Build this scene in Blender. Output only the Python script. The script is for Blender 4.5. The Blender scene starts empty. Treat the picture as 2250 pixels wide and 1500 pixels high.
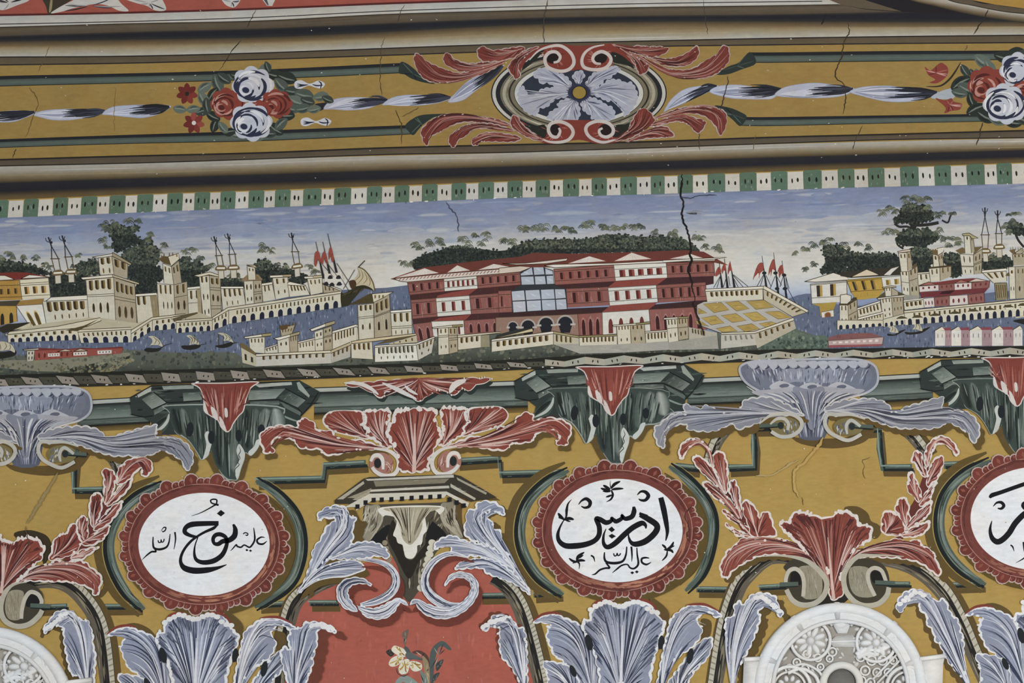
import bpy, math, random
import numpy as np
from mathutils import Vector
from mathutils.geometry import delaunay_2d_cdt
random.seed(7)
R = random.random
def U(a, b): return a + (b - a) * R()
scene = bpy.context.scene
# ------------------------------------------------------------------ camera
DIST, TILT, ROLL, FPX, ZC = 9.0, math.radians(20), math.radians(1.75), 4500.0, 5.0
camP = np.array([0.0, -DIST * math.cos(TILT), ZC - DIST * math.sin(TILT)])
_f = np.array([0.0, math.cos(TILT), math.sin(TILT)]); _r0 = np.array([1.0, 0, 0]); _u0 = np.cross(_r0, _f)
_r = math.cos(ROLL) * _r0 - math.sin(ROLL) * _u0; _u = math.sin(ROLL) * _r0 + math.cos(ROLL) * _u0
cam = bpy.data.cameras.new('camera'); camo = bpy.data.objects.new('camera', cam)
scene.collection.objects.link(camo); scene.camera = camo
cam.sensor_width = 36.0; cam.lens = FPX * 36.0 / 2250.0; cam.clip_end = 100
from mathutils import Matrix
camo.matrix_world = Matrix(((_r[0], _u[0], -_f[0], camP[0]), (_r[1], _u[1], -_f[1], camP[1]), (_r[2], _u[2], -_f[2], camP[2]), (0, 0, 0, 1)))
# ------------------------------------------------------------------ light
world = bpy.data.worlds.new('hall_daylight'); scene.world = world; world.use_nodes = True
bg = world.node_tree.nodes['Background']; bg.inputs[0].default_value = (0.93, 0.97, 1.0, 1); bg.inputs[1].default_value = 0.32
def area_light(name, loc, target, sx, sy, power, col):
    l = bpy.data.lights.new(name, 'AREA'); l.shape = 'RECTANGLE'; l.size = sx; l.size_y = sy; l.energy = power; l.color = col
    o = bpy.data.objects.new(name, l); scene.collection.objects.link(o); o.location = loc
    o.rotation_euler = (Vector(target) - Vector(loc)).to_track_quat('-Z', 'Y').to_euler(); return o
area_light('window_daylight', (4.5, -8.5, 2.6), (0.3, 0, 4.6), 3.0, 3.6, 575, (1.0, 0.98, 0.95))
area_light('window_daylight_far', (-4.5, -8.5, 3.2), (0, 0, 5.0), 3.0, 3.6, 255, (0.93, 0.97, 1.0))
vs = scene.view_settings; vs.view_transform = 'Standard'; vs.look = 'None'; vs.gamma = 1.0; vs.use_curve_mapping = False; vs.exposure = 0.0
# ------------------------------------------------------------------ planes of the room
def ray(px, py): return _f * FPX + _r * (px - 1125.0) + _u * (750.0 - py)
def hit(px, py, O, n):
    d = ray(px, py); return camP + d * (np.dot(O - camP, n) / np.dot(d, n))
NW = np.array([0.0, -1.0, 0.0]); OW = np.zeros(3)
_p1 = hit(0, 439, OW, NW); _p2 = hit(2250, 357, OW, NW)
_hu = (_p2 - _p1) / np.linalg.norm(_p2 - _p1); _hp = np.cross(_hu, NW); _hp = _hp if _hp[2] > 0 else -_hp
COVE = math.radians(35); _cv = math.cos(COVE) * _hp + math.sin(COVE) * NW
NC = math.cos(COVE) * NW - math.sin(COVE) * _hp; OC = _p1
PL = {'w': (OW, NW), 'c': (OC, NC)}
ZONE = 'w'
def to3d(pts, h, zone):
    O, n = PL[zone]
    P = np.asarray(pts, float).reshape(-1, 2)
    d = _f[None] * FPX + _r[None] * (P[:, :1] - 1125.0) + _u[None] * (750.0 - P[:, 1:])
    t = np.dot(O - camP, n) / (d @ n)
    return camP[None] + d * t[:, None] + n[None] * h
# ------------------------------------------------------------------ colour
SAT = .83   # the old pigments are a little greyer than they read
def C(h):
    if not isinstance(h, str): return tuple(h)
    v = [int(h[i:i + 2], 16) / 255 for i in (0, 2, 4)]; g = .3 * v[0] + .59 * v[1] + .11 * v[2]; v = [g + (x - g) * SAT for x in v]
    return tuple(x / 12.92 if x <= .04045 else ((x + .055) / 1.055) ** 2.4 for x in v)
def mix(a, b, t):
    a, b = C(a), C(b); return tuple(x + (y - x) * t for x, y in zip(a, b))
def jit(c, s=.12):
    k = 1 + U(-s, s); return tuple(min(1, x * k) for x in C(c))
# ------------------------------------------------------------------ coordinates read off the photograph, in frames of several scales
FRAMES = dict(P=(0, 0, 1), U1=(0, 0, 3.947), U2=(560, 0, 3.947), U3=(1120, 0, 3.947), U4=(1680, 0, 3.947))
for k, x, y in (('A1', 0, 420), ('A2', 0, 620), ('A3', 380, 420), ('A4', 380, 620), ('A5', 740, 420), ('A6', 740, 580), ('B1', 1100, 420), ('B2', 1100, 580),
                ('B3', 1460, 400), ('B4', 1460, 580), ('B5', 1850, 390), ('B6', 1850, 560)): FRAMES[k] = (x, y, 5.5555)
for k, x, y in (('L1', 0, 800), ('L2', 430, 790), ('L3', 860, 780), ('L4', 1290, 760), ('L5', 1800, 750), ('M1', 0, 1000), ('M2', 0, 1200), ('M3', 300, 1020), ('M4', 430, 1200),
                ('M6', 800, 1200), ('N1', 1130, 1000), ('N2', 1150, 1200), ('N3', 1480, 900), ('N4', 1530, 1100), ('N5', 1560, 1200), ('N6', 1800, 950), ('N7', 1800, 1200)): FRAMES[k] = (x, y, 5.0)
FRAMES['M5'] = (670, 1010, 4.5)
_fr = FRAMES['P']; _sh = (0, 0); _mir = None
def FR(k, sh=(0, 0), mir=None):
    global _fr, _sh, _mir
    _fr = FRAMES[k]; _sh = sh; _mir = mir
def S(s):
    if isinstance(s, str):
        a = np.array([float(v) for v in s.split()]).reshape(-1, 2)
        a = np.array([_fr[0], _fr[1]]) + a / _fr[2]
        if _mir is not None:
            x = a[:, 0].copy(); a[:, 0] = 2 * _mir[0] - x; a[:, 1] += (x - _mir[0]) * _mir[1]
        return a + np.array(_sh)
    return np.asarray(s, float).reshape(-1, 2)
def K(v): return v / _fr[2]
def crom(a, k=4, closed=False):
    a = np.asarray(a, float); n = len(a)
    if n < 3 and not closed:
        return np.array([a[0] + (a[-1] - a[0]) * t for t in np.linspace(0, 1, k + 1)])
    out = []
    for i in range(n if closed else n - 1):
        if closed: p0, p1, p2, p3 = a[i - 1], a[i], a[(i + 1) % n], a[(i + 2) % n]
        else: p0, p1, p2, p3 = a[max(i - 1, 0)], a[i], a[i + 1], a[min(i + 2, n - 1)]
        for j in range(k):
            t = j / k; t2 = t * t; t3 = t2 * t
            out.append(.5 * ((2 * p1) + (-p0 + p2) * t + (2 * p0 - 5 * p1 + 4 * p2 - p3) * t2 + (-p0 + 3 * p1 - 3 * p2 + p3) * t3))
    if not closed: out.append(a[-1])
    return np.array(out)
def area2(a): return float(np.sum(a[:, 0] * np.roll(a[:, 1], -1) - a[:, 1] * np.roll(a[:, 0], -1))) / 2
def normals(a):
    d = np.roll(a, -1, 0) - np.roll(a, 1, 0); L = np.linalg.norm(d, axis=1, keepdims=True); L[L < 1e-6] = 1; d = d / L
    n = np.stack([d[:, 1], -d[:, 0]], 1)
    return n if area2(a) > 0 else -n
def inset(a, d): return a - normals(a) * d
def arclen(a, closed=False):
    b = np.vstack([a, a[:1]]) if closed else a
    s = np.concatenate([[0], np.cumsum(np.linalg.norm(np.diff(b, axis=0), axis=1))]); return b, s
def resample(a, n, closed=False):
    b, s = arclen(a, closed); t = np.linspace(0, s[-1], n, endpoint=not closed)
    return np.stack([np.interp(t, s, b[:, 0]), np.interp(t, s, b[:, 1])], 1)
def scallop(a, L=14, amp=3):
    b, s = arclen(a, True); n = max(6, int(s[-1] / L)) ; m = n * 6
    r = resample(a, m, True); nn = normals(r)
    ph = np.arange(m) / 6.0
    return r + nn * (amp * (np.abs(np.sin(np.pi * ph)) - .5))[:, None]
def ellpts(cx, cy, rx, ry, rot=0, n=40):
    t = np.linspace(0, 2 * math.pi, n, endpoint=False); c, s = math.cos(rot), math.sin(rot)
    x, y = rx * np.cos(t), ry * np.sin(t); return np.stack([cx + x * c - y * s, cy + x * s + y * c], 1)
def inside(p, a):
    x, y = p; r = False; n = len(a)
    for i in range(n):
        x1, y1 = a[i]; x2, y2 = a[i - 1]
        if (y1 > y) != (y2 > y) and x < (x2 - x1) * (y - y1) / (y2 - y1) + x1: r = not r
    return r
# ------------------------------------------------------------------ layered paint: a height field keeps every new coat above the last one
CELL = 6.0; GX, GY = 480, 360; HG = np.zeros((GX, GY)); DH = 0.000006
BURST = None
def cells(P):
    x0, y0 = P.min(0); x1, y1 = P.max(0)
    return [int(min(max((v + 300) // CELL, 0), m - 1)) for v, m in ((x0, GX), (x1, GX), (y0, GY), (y1, GY))]
def burst(P=None, span=.0001):
    """between burst(area) and burst() many small strokes share one thin coat, each at its own random depth in it"""
    global BURST
    if P is None: BURST = None; return
    i0, i1, j0, j1 = cells(np.asarray(P, float).reshape(-1, 2)); b = HG[i0:i1 + 1, j0:j1 + 1].max() + DH
    HG[i0:i1 + 1, j0:j1 + 1] = b + span + DH; BURST = [b, span, 0]
def coat(P, pad=None):
    """height for a new coat over polygon P (pad None) or over a stroke along P (pad = half width in px)"""
    if BURST:
        BURST[2] += 1; k = BURST[2] * 6.1e-7; return BURST[0] + (k % BURST[1])
    Q = np.vstack([P, P[:1]]) if pad is None else P
    d = np.linalg.norm(np.diff(Q, axis=0), axis=1); n = np.maximum(1, np.ceil(d / (CELL * .8)).astype(int))
    X = np.concatenate([q0[0] + (q1[0] - q0[0]) * np.arange(m) / m for q0, q1, m in zip(Q[:-1], Q[1:], n)] + [Q[-1:, 0]]); Y = np.concatenate([q0[1] + (q1[1] - q0[1]) * np.arange(m) / m for q0, q1, m in zip(Q[:-1], Q[1:], n)] + [Q[-1:, 1]])
    if pad is None: pad_ = .5
    else: pad_ = pad
    if pad is None:
        I = np.clip(((X + 300) // CELL).astype(int), 0, GX - 1); J = np.clip(((Y + 300) // CELL).astype(int), 0, GY - 1); i0, i1 = I.min(), I.max(); w = i1 - i0 + 1
        lo = np.full(w, GY); hi = np.full(w, -1); np.minimum.at(lo, I - i0, J); np.maximum.at(hi, I - i0, J)
        M = np.zeros((w, GY), bool); jj = np.arange(GY)[None]; M = (jj >= lo[:, None]) & (jj <= hi[:, None]); V = HG[i0:i1 + 1]; h = V[M].max() + DH; V[M] = h; return h
    r = int(math.ceil(pad_ / CELL)); o = np.arange(-r, r + 1)
    I = np.clip((((X + 300) // CELL).astype(int)[:, None, None] + o[None, :, None]), 0, GX - 1); J = np.clip((((Y + 300) // CELL).astype(int)[:, None, None] + o[None, None, :]), 0, GY - 1)
    k = np.unique((I * GY + J).ravel()); f = HG.reshape(-1); h = f[k].max() + DH; f[k] = h
    return h
THINGS = []
class Thing:
    def __init__(s, name, label=None, cat=None, group=None, kind=None):
        s.name, s.label, s.cat, s.group, s.kind = name, label, cat, group, kind; s.parts = []; THINGS.append(s)
    def part(s, name, label=None, parent=None, mat='paint', kind=None):
        p = Part(name, label, parent, mat, kind); s.parts.append(p); p.th = s; return p
class Part:
    def __init__(s, name, label, parent, mat, kind):
        s.name, s.label, s.parent, s.mat, s.kind = name, label, parent, mat, kind
        s.v, s.f, s.c, s.n = [], [], [], 0; s.zone = ZONE; s.smooth = False
    def raw(s, V, F, Cs):
        s.v.append(np.asarray(V, float)); s.f += [tuple(i + s.n for i in f) for f in F]; s.c.append(np.asarray(Cs, float).reshape(-1, 3)); s.n += len(V)
    def poly(s, pts, col, skirt=True, h=None):
        P = S(pts); n = len(P)
        if n < 3: return
        if area2(P) > 0: P = P[::-1]
        h = coat(P) if h is None else h
        c = np.array([C(col)] * n)
        if n > 10:   # clean triangulation, also where a painted outline crosses itself
            res = delaunay_2d_cdt([Vector((float(x), float(y))) for x, y in P], [], [list(range(n))], 1, 1e-4); T = np.array([(v[0], v[1]) for v in res[0]])
            F = []
            for f in res[2]:
                f = tuple(f); q = T[list(f)]; F.append(f if area2(q) < 0 else f[::-1])
            if F:
                s.raw(to3d(T, h, s.zone), F, np.array([C(col)] * len(T)))
                if skirt: s.raw(np.vstack([to3d(P, h, s.zone), to3d(P, max(h - .0002, 0), s.zone)]), [(i, i + n, (i + 1) % n + n, (i + 1) % n) for i in range(n)], np.vstack([c, c]))
                return P
        if skirt:
            V = np.vstack([to3d(P, h, s.zone), to3d(P, max(h - .0002, 0), s.zone)])
            F = [tuple(range(n))] + [(i, i + n, (i + 1) % n + n, (i + 1) % n) for i in range(n)]
            s.raw(V, F, np.vstack([c, c]))
        else: s.raw(to3d(P, h, s.zone), [tuple(range(n))], c)
        return P
    def blob(s, pts, col, k=4, sc=None, skirt=True):
        a = crom(S(pts), k, True)
        if sc: a = scallop(a, *sc)
        s.poly(a, col, skirt); return a
    def ell(s, cx, cy, rx, ry=None, rot=0, col='000000', n=20, skirt=False):
        return s.poly(ellpts(cx, cy, rx, ry or rx, rot, n), col, skirt)
    def rib(s, path, w, col, prof='lens', soft=None, k=5, cols=None):
        """brush stroke; w full width in px; prof lens/flat/in/out or list; soft = colour of the feathered edge; cols = colours along"""
        a = crom(S(path), k); n = len(a); t = np.linspace(0, 1, n)
        d = np.gradient(a, axis=0); L = np.linalg.norm(d, axis=1, keepdims=True); L[L < 1e-6] = 1; nn = np.stack([-d[:, 1], d[:, 0]], 1) / L
        if prof == 'lens': pw = np.sin(np.pi * np.clip(t * .94 + .03, 0, 1)) ** .7
        elif prof == 'flat': pw = np.ones(n)
        elif prof == 'in': pw = np.clip(t * 1.0 + .08, 0, 1) ** .7
        elif prof == 'out': pw = np.clip(1.08 - t, 0, 1) ** .7
        else: pw = np.interp(t, np.linspace(0, 1, len(prof)), prof)
        hw = (pw * w / 2)[:, None]; _m = float(hw.max()); h = coat(a, _m)
        if cols: cc = np.array([C(x) for x in cols]); ct = np.linspace(0, 1, len(cc)); cl = np.stack([np.interp(t, ct, cc[:, i]) for i in range(3)], 1)
        else: cl = np.tile(np.array(C(col)), (n, 1))
        if soft is None:
            V = to3d(np.vstack([a + nn * hw, a - nn * hw]), h, s.zone)
            s.raw(V, [(i, i + 1, n + i + 1, n + i) for i in range(n - 1)], np.vstack([cl, cl]))
        else:
            e = np.tile(np.array(C(soft)), (n, 1)); cl = cl.copy(); cl[0] = e[0]; cl[-1] = e[-1]
            V = to3d(np.vstack([a + nn * hw, a, a - nn * hw]), h, s.zone)
            s.raw(V, [(i, i + 1, n + i + 1, n + i) for i in range(n - 1)] + [(n + i, n + i + 1, 2 * n + i + 1, 2 * n + i) for i in range(n - 1)], np.vstack([e, cl, e]))
        return a
    def loft(s, rows, cols, n=60, k=6, sk=0):
        """coloured bands between successive polylines (rows); cols one colour per row"""
        rr = [resample(crom(S(r), k), n) for r in rows]; m = len(rr)
        h = coat(np.vstack([rr[0], rr[-1][::-1]])); V = to3d(np.vstack(rr), h, s.zone)
        F = [(j * n + i, j * n + i + 1, (j + 1) * n + i + 1, (j + 1) * n + i) for j in range(m - 1) for i in range(n - 1)]
        s.raw(V, F, np.vstack([np.tile(np.array(C(c)), (n, 1)) for c in cols]))
    def streaks(s, outline, spine, n, light, mid, dark, w=2.4, soft=None, r=(.6, .97), pl=.36, pd=.36, smin=.12):
        sp = resample(crom(spine, 5), 40); o = resample(outline, n * 3, True); order = list(range(0, n * 3, 3)); random.shuffle(order)
        for i in order:
            T = o[i]; dd = np.linalg.norm(sp - T, axis=1); m = int(dd.argmin())
            if m < 6: continue
            m = min(39, m + 2)
            u0 = U(.0, .35) if R() < .6 else U(.2, .6); e = U(*r)
            u = np.linspace(u0, 1, 7); idx = u * m
            base = np.stack([np.interp(idx, np.arange(40), sp[:, 0]), np.interp(idx, np.arange(40), sp[:, 1])], 1)
            P = base + (T - sp[m])[None] * (e * u ** 1.4)[:, None]
            q = R(); c = (light if R() < .55 else mix(light, mid, .6)) if q < pl else dark if q < pl + pd else mid
            s.rib(P, w * U(.6, 1.4), jit(c, .1), 'lens', soft=soft, k=2)
def shadow(th, outline, dx, dy, col, sc=None):
    p = th.part('painted_shadow'); a = crom(S(outline), 4, True) + np.array([dx, dy])
    if sc: a = scallop(a, *sc)
    p.poly(a, col, False)
PALS = dict(
    red=dict(fill='853e33', light='c9a9a0', mid='9c584b', dark='4c2526', edge='d0c6c0'),
    redtop=dict(fill='74322a', light='a67d74', mid='87433a', dark='47211f', edge='a8948e'),
    blue=dict(fill='858a9c', light='bfc1ca', mid='9b9fae', dark='3f4558', edge='cccdd2'),
    bluelow=dict(fill='868ca2', light='cbccd3', mid='9da2b4', dark='363c52', edge='d3d3d6'),
    bluegrey=dict(fill='80828e', light='b3b2b6', mid='9294a0', dark='404250', edge='bdbbba'))
def vinset(a, d):
    """inset by a hand-painted, uneven amount"""
    n = len(a); m = max(6, n // 5); v = np.array([U(.35, 1.7) for _ in range(m)]); k = np.interp(np.linspace(0, m, n, endpoint=False), np.arange(m + 1), np.append(v, v[0]))
    return a - normals(a) * (d * k)[:, None]
def leaf(th, outline, spine, pal, name='leaf', n=16, ew=3.0, sc=None, w=2.6, sh=None, vein=True, veinw=3.2, shcol='5f4a24', part=None, tip=0):
    pl = PALS[pal] if isinstance(pal, str) else pal
    a = crom(S(outline), 4, True)
    if sc: a = scallop(a, max(13, sc[0] * .8), sc[1] * (1.5 if sc[0] > 17 else 1))
    if sh: shadow(th, a[::2], sh[0], sh[1], shcol)
    p = part or th.part(name)
    p.poly(a, pl['edge']); b = vinset(a, ew); p.poly(b, pl['fill'], False)
    sp = S(spine); q = resample(crom(sp, 5), 40); bb = resample(b, 120, True)
    burst(a)
    for i in range(int(n * .9)):   # broad tone: dark along the spine, paler towards one side
        T = bb[random.randrange(120)]; m = int(np.linalg.norm(q - T, axis=1).argmin()); m = min(39, max(m, 8)); u = np.linspace(U(.0, .3), 1, 5); idx = u * m
        base = np.stack([np.interp(idx, np.arange(40), q[:, 0]), np.interp(idx, np.arange(40), q[:, 1])], 1); e = U(.15, .7)
        c = mix(pl['fill'], pl['dark'], U(.35, .8)) if R() < .6 else mix(pl['fill'], pl['mid'], U(.4, 1))
        p.rib(base + (T - q[m])[None] * (e * u ** 1.4)[:, None], w * U(1.6, 3.0), c, 'lens', soft=pl['fill'], k=2)
    burst(); burst(a); p.streaks(b, sp, n, pl['light'], pl['mid'], pl['dark'], w * .85, soft=None)
    for i in range(tip):           # dark brushwork falling in from the rim
        T = bb[random.randrange(120)]; m = int(np.linalg.norm(q - T, axis=1).argmin())
        if m < 18: continue
        d = q[max(0, m - 14)] - T; p.rib(np.array([T + d * .06, T + d * U(.2, .5)]), w * U(1, 1.8), mix(pl['dark'], pl['fill'], U(0, .4)), 'out', k=3)
    for i in range(int(n * .5)):   # beads of light along the scalloped edge
        j = random.randrange(len(a)); T = a[j]; m = int(np.linalg.norm(q - T, axis=1).argmin())
        if m < 8: continue
        d = q[m] - T; L = np.linalg.norm(d) + 1e-6; T = T + d / L * ew * .8; p.ell(T[0], T[1], ew * U(.9, 1.5), ew * U(.6, 1.0), math.atan2(d[1], d[0]) + 1.57, pl['edge'], 9)
    burst()
    if vein: p.rib(q[:34:2], veinw, pl['light'], 'out', k=1)
    return p
def ribleaf(th, path, widths, pal, name='scroll', n=14, ew=2.2, sc=None, w=2.2, sh=None, shcol='5f4a24', part=None):
    a = resample(crom(S(path), 6), 26); t = np.linspace(0, 1, 26); wd = np.interp(t, np.linspace(0, 1, len(widths)), [K(x) for x in widths]) / 2
    d = np.gradient(a, axis=0); d /= np.linalg.norm(d, axis=1, keepdims=True); nn = np.stack([-d[:, 1], d[:, 0]], 1)
    pl = PALS[pal] if isinstance(pal, str) else pal
    m = 130; A = resample(a, m); W2 = np.interp(np.linspace(0, 1, m), t, wd) * 2; L = arclen(a)[1][-1]
    if sc: W2 = W2 + 2 * sc[1] * (np.abs(np.sin(np.pi * np.linspace(0, L / sc[0], m))) - .5)
    W2 = np.maximum(W2, .6); mxw = W2.max()
    if sh: th.part('painted_shadow').rib(A + np.array(sh), mxw, shcol, list(W2 / mxw), k=1)
    p = part or th.part(name); p.rib(A, mxw, pl['edge'], list(W2 / mxw), k=1); p.rib(A[3:-3], mxw, pl['fill'], list(np.maximum(W2[3:-3] - 2 * ew, .4) / mxw), k=1)
    burst(A)
    for i in range(n):
        u = U(-.8, .8); i0 = random.randint(0, 12); i1 = random.randint(i0 + 8, 25)
        P = (a + nn * (wd * u)[:, None])[i0:i1 + 1:2]; q = R()
        p.rib(P, w * U(.6, 1.3), jit(pl['light'] if q < .4 else pl['dark'] if q < .8 else pl['mid'], .1), 'lens', k=1)
    burst(); return p
def holes(th, spec, col='23272a', name='hole'):
    v = S(' '.join('%g %g' % (q[0], q[1]) for q in spec))
    for (q, c) in zip(spec, v): th.part(name).ell(c[0], c[1], K(q[2]), K(q[3]), q[4] if len(q) > 4 else 0, col)
# ================================================================== room shell
YEL, YUP = 'aa8942', '94763a'
def slab(name, corners3, n, th, col, mat='paint'):
    t = Thing(name, kind='structure'); p = t.part(name, mat=mat)
    A = np.array(corners3); B = A - np.array(n) * th; m = len(A)
    p.raw(np.vstack([A, B]), [tuple(range(m)), tuple(range(2 * m - 1, m - 1, -1))] + [(i, i + m, (i + 1) % m + m, (i + 1) % m) for i in range(m)], [C(col)] * (2 * m))
    return t
_mid = (_p1 + _p2) / 2; _hl = _mid - _hu * 3.4; _hr = _mid + _hu * 3.4
slab('wall_back', [_hl, np.array([_hl[0], 0, 2.4]), np.array([_hr[0], 0, 2.4]), _hr], NW, .3, YEL)
slab('ceiling', [_hl + _cv * 1.5, _hl, _hr, _hr + _cv * 1.5], NC, .2, YUP)
# ================================================================== painted ceiling cove
ZONE = 'c'
XS = [0, 285, 570, 845, 1130, 1405, 1690, 1965, 2250]
def row(ys, x0=-280, x1=2530):
    ys = [float(v) for v in ys.split()] if isinstance(ys, str) else list(ys)
    a = ys[0] + (ys[0] - ys[1]) / 285 * (-x0); b = ys[-1] + (ys[-1] - ys[-2]) / 285 * (x1 - 2250)
    return np.array([(x0, a)] + list(zip(XS, ys)) + [(x1, b)])
def off(r, d): q = r.copy(); q[:, 1] += d; return q
y_wt = row('35.5 30 21.5 10 1 -7 -13 -19 -25'); y_ln = row('53 47 38 24.6 15 8 4 1 -2'); y_wb = row('60 52 46 31.7 23.5 16.5 12.7 8 3')
y_bb = row('80 71 63.5 52 41 35.5 32.5 27 20'); y_db = row('93 89 84 72 57 50 49 50 50'); y_cb = row('124 122 115 105 95 89 83 79 76')
y_b2 = row('144 140 132 123 113 104 100 97 95'); y_yb = row('350 342 335 324 317 311 301 294 286'); y_b3 = row('366 360 351 341 336 327 317 308 304')
y_mt = np.array([(-280, 451), (0, 439.5), (367, 424), (740, 413), (1100, 398.5), (1500, 384), (1695, 377), (2250, 357), (2530, 347)], float)
t = Thing('ceiling_painting', 'terracotta red painted panel cut off by the top edge at upper left', 'painting'); p = t.part('panel')
p.loft([off(y_wt, -260), off(y_wt, -6), y_wt], ['9c4a3d', '9c4a3d', '8a3a30']); p.loft([off(y_wt, -4.5), y_wt], ['5c2422', '4a2020'])
t = Thing('trim_1', kind='structure'); p = t.part('moulding')
p.loft([y_wt, y_ln, off(y_wb, 0)], ['a5a29c', 'b2aea6', 'aaa69e']); p.loft([off(y_ln, -.9), off(y_ln, 1.1)], ['2c2c30', '2c2c30'])
for q in range(3): p.loft([off(y_ln, 3 + q), off(y_ln, 3.6 + q)], ['b8b4ac', 'b2aea6'])
p.loft([off(y_wb, -1), off(y_wb, 1.2)], ['2b2622', '3a3026'])
p.loft([off(y_wb, 1), off(y_wb, 6), y_bb], ['4f4434', '5d5040', '4c4232'])
p.loft([off(y_bb, -1), off(y_bb, 3), off(y_db, -9), y_db], ['3a3430', '212127', '212229', '33302c'])
p.loft([off(y_db, -2), off(y_db, 8), off(y_cb, -18), off(y_cb, -7), y_cb], ['3d352a', '6e5a3b', '8f7e5d', '9d9684', 'a9a59b'])
p.loft([y_cb, off(y_cb, 2.5), off(y_cb, 3), off(y_b2, -3), off(y_b2, -2.6), y_b2], ['26221f', '26221f', '584b39', '5d503c', '2a2522', '2a2522'])
p.loft([off(y_yb, -1), off(y_yb, 2.5), off(y_yb, 3), off(y_b3, -3), off(y_b3, -2.8), off(y_b3, -.4)], ['28241f', '28241f', '54483a', '594d3e', '2a2522', '2a2522'])
hm = np.stack([y_mt[:, 0], np.interp(y_mt[:, 0], y_b3[:, 0], y_b3[:, 1])], 1)
def bl(f): return np.stack([y_mt[:, 0], hm[:, 1] + (y_mt[:, 1] - hm[:, 1]) * f], 1)
p.loft([bl(0), bl(.13), bl(.3), bl(.44), bl(.5), bl(.74), bl(.8), bl(.9), bl(1.0)], ['a19c93', '9b9384', '7d6d50', '55472f', '28262a', '23232a', '3a3126', '5a4a2f', '66532f'])
for q in range(26):   # streaky brushwork along the painted mouldings
    x = U(-100, 2200); L = U(120, 420); r_, d, c = random.choice([(y_db, 12, '7b6747'), (y_cb, -12, 'a0937a'), (y_cb, -5, 'b3afa6'), (y_b3, 8, 'aaa59c'), (y_b3, 20, '867659'), (y_wb, 9, '54483a')])
    xx = np.linspace(x, x + L, 6); yy = np.interp(xx, r_[:, 0], r_[:, 1]) + d + U(-2, 2)
    p.rib(np.stack([xx, yy], 1), U(1.5, 3.5), jit(c, .08), 'lens', k=2)
# corner of the neighbouring ceiling panel
t = Thing('trim_2', kind='structure'); p = t.part('moulding'); FR('U4')
p.poly('480 -200 520 0 650 40 860 80 1150 103 1900 130 2250 180 2600 190 2600 -200', '221f23')
p.poly('480 -200 520 0 660 42 860 75 1190 100 900 10 700 -60 640 -200', '5a4d3c')
p.poly('470 -200 500 18 560 22 660 40 540 -10 500 -60 490 -200', 'a9a59c')
p.loft(['820 -220 1200 -20 1500 60 1800 130 2250 200 2600 240', '920 -220 1250 -20 1530 45 1850 110 2250 170 2600 205', '1080 -220 1400 -20 1650 40 1950 95 2250 140 2600 170', '1200 -220 1560 -10 1800 50 2050 100 2250 122 2600 150'], ['2d2823', '6b5a40', '94897a', 'a8a398'])
p.loft(['1200 -220 1560 -10 1800 50 2050 98 2250 122 2600 150', '1270 -220 1610 -10 1830 42 2060 88 2250 108 2600 136', '1400 -220 1790 0 2000 42 2250 75 2600 95'], ['28241f', '5a4d3c', '54483a'])
p.poly('1400 -220 1795 0 2000 40 2250 73 2600 94 2600 -220', 'a27a32')
# scraps of scrollwork on the red panel
t = Thing('painted_scroll', 'black and white leaf scroll tips on the red panel at the top edge', 'painted ornament'); FR('U1')
p = t.part('stem'); p.blob('370 -60 400 60 425 132 480 100 560 40 640 -20 640 -80', '3a3328'); p.rib('450 -40 440 60 430 110', 6, '8a7c58', 'lens')
for o in ('440 115 520 60 620 10 720 -30 980 -20 1060 40 1115 95 1030 92 940 50 820 35 640 70 540 100', '1060 -30 1160 20 1270 50 1350 92 1440 85 1410 0 1380 -40', '1920 -40 1945 30 2000 62 2040 60 2080 10 2080 -40', '-60 40 0 85 60 80 150 45 250 5 230 -40 -60 -40'):
    q = t.part('leaf'); a = q.blob(o, 'b5b2ad'); c = a.mean(0)
    for i in range(6):
        v = a[random.randrange(len(a))]; q.rib(np.array([c + (v - c) * .1, c + (v - c) * .5 + 1, c + (v - c) * .92]), 2.6, random.choice(['26262c', '3a3a44', '8b8a8c']), 'lens')
FR('U2'); t.part('leaf').poly('40 -40 75 10 105 50 150 52 175 0 185 -40', 'b5b2ad'); t.parts[-1].poly('70 -10 110 46 120 46 100 -20', '4a4a50', False)
# ------------------------------------------------------------------ green frame bars of the yellow band
def bar(label, top, bot, tail=None):
    t = Thing('frame_bar', label, 'painted frame', 'green frame bars on the ceiling band'); p = t.part('bar')
    a, b = S(top), S(bot)
    g = lambda f: a + (b - a) * f
    p.loft([g(0), g(.3), g(.36), g(.62), g(.9), g(.93), g(1)], ['202126', '24262a', '454f48', '535f58', '4a554e', '23261f', '2a2a22'], n=40)
    if tail is not None:
        q = t.part('tail'); s = q.blob(tail, '2a332f'); c = s.mean(0)
        for i in range(5):
            v = s[random.randrange(len(s))]; q.rib(np.array([c, (c + v) / 2, v * .9 + c * .1]), 2.2, random.choice(['4a5a50', '1c1e22', '3a463e']), 'lens')
FR('P')
bar('green frame bar along the top of the yellow band left of the oval', np.array([(-280, 177), (0, 167), (285, 161), (570, 153), (889, 138)]), np.array([(-280, 200), (0, 190), (285, 183), (570, 175), (878, 161)]),
    np.array([(880, 137), (893, 139), (912, 153), (930, 172), (956, 184), (930, 181), (905, 173), (888, 163), (876, 160)]))
bar('green frame bar along the bottom of the yellow band left of the oval', np.array([(-280, 318), (0, 306), (285, 296), (570, 287), (892, 275)]), np.array([(-280, 337), (0, 325), (285, 316), (570, 310), (907, 295)]),
    np.array([(890, 276), (905, 262), (930, 252), (990, 250), (955, 257), (932, 272), (920, 284), (908, 297), (897, 288)]))
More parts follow.
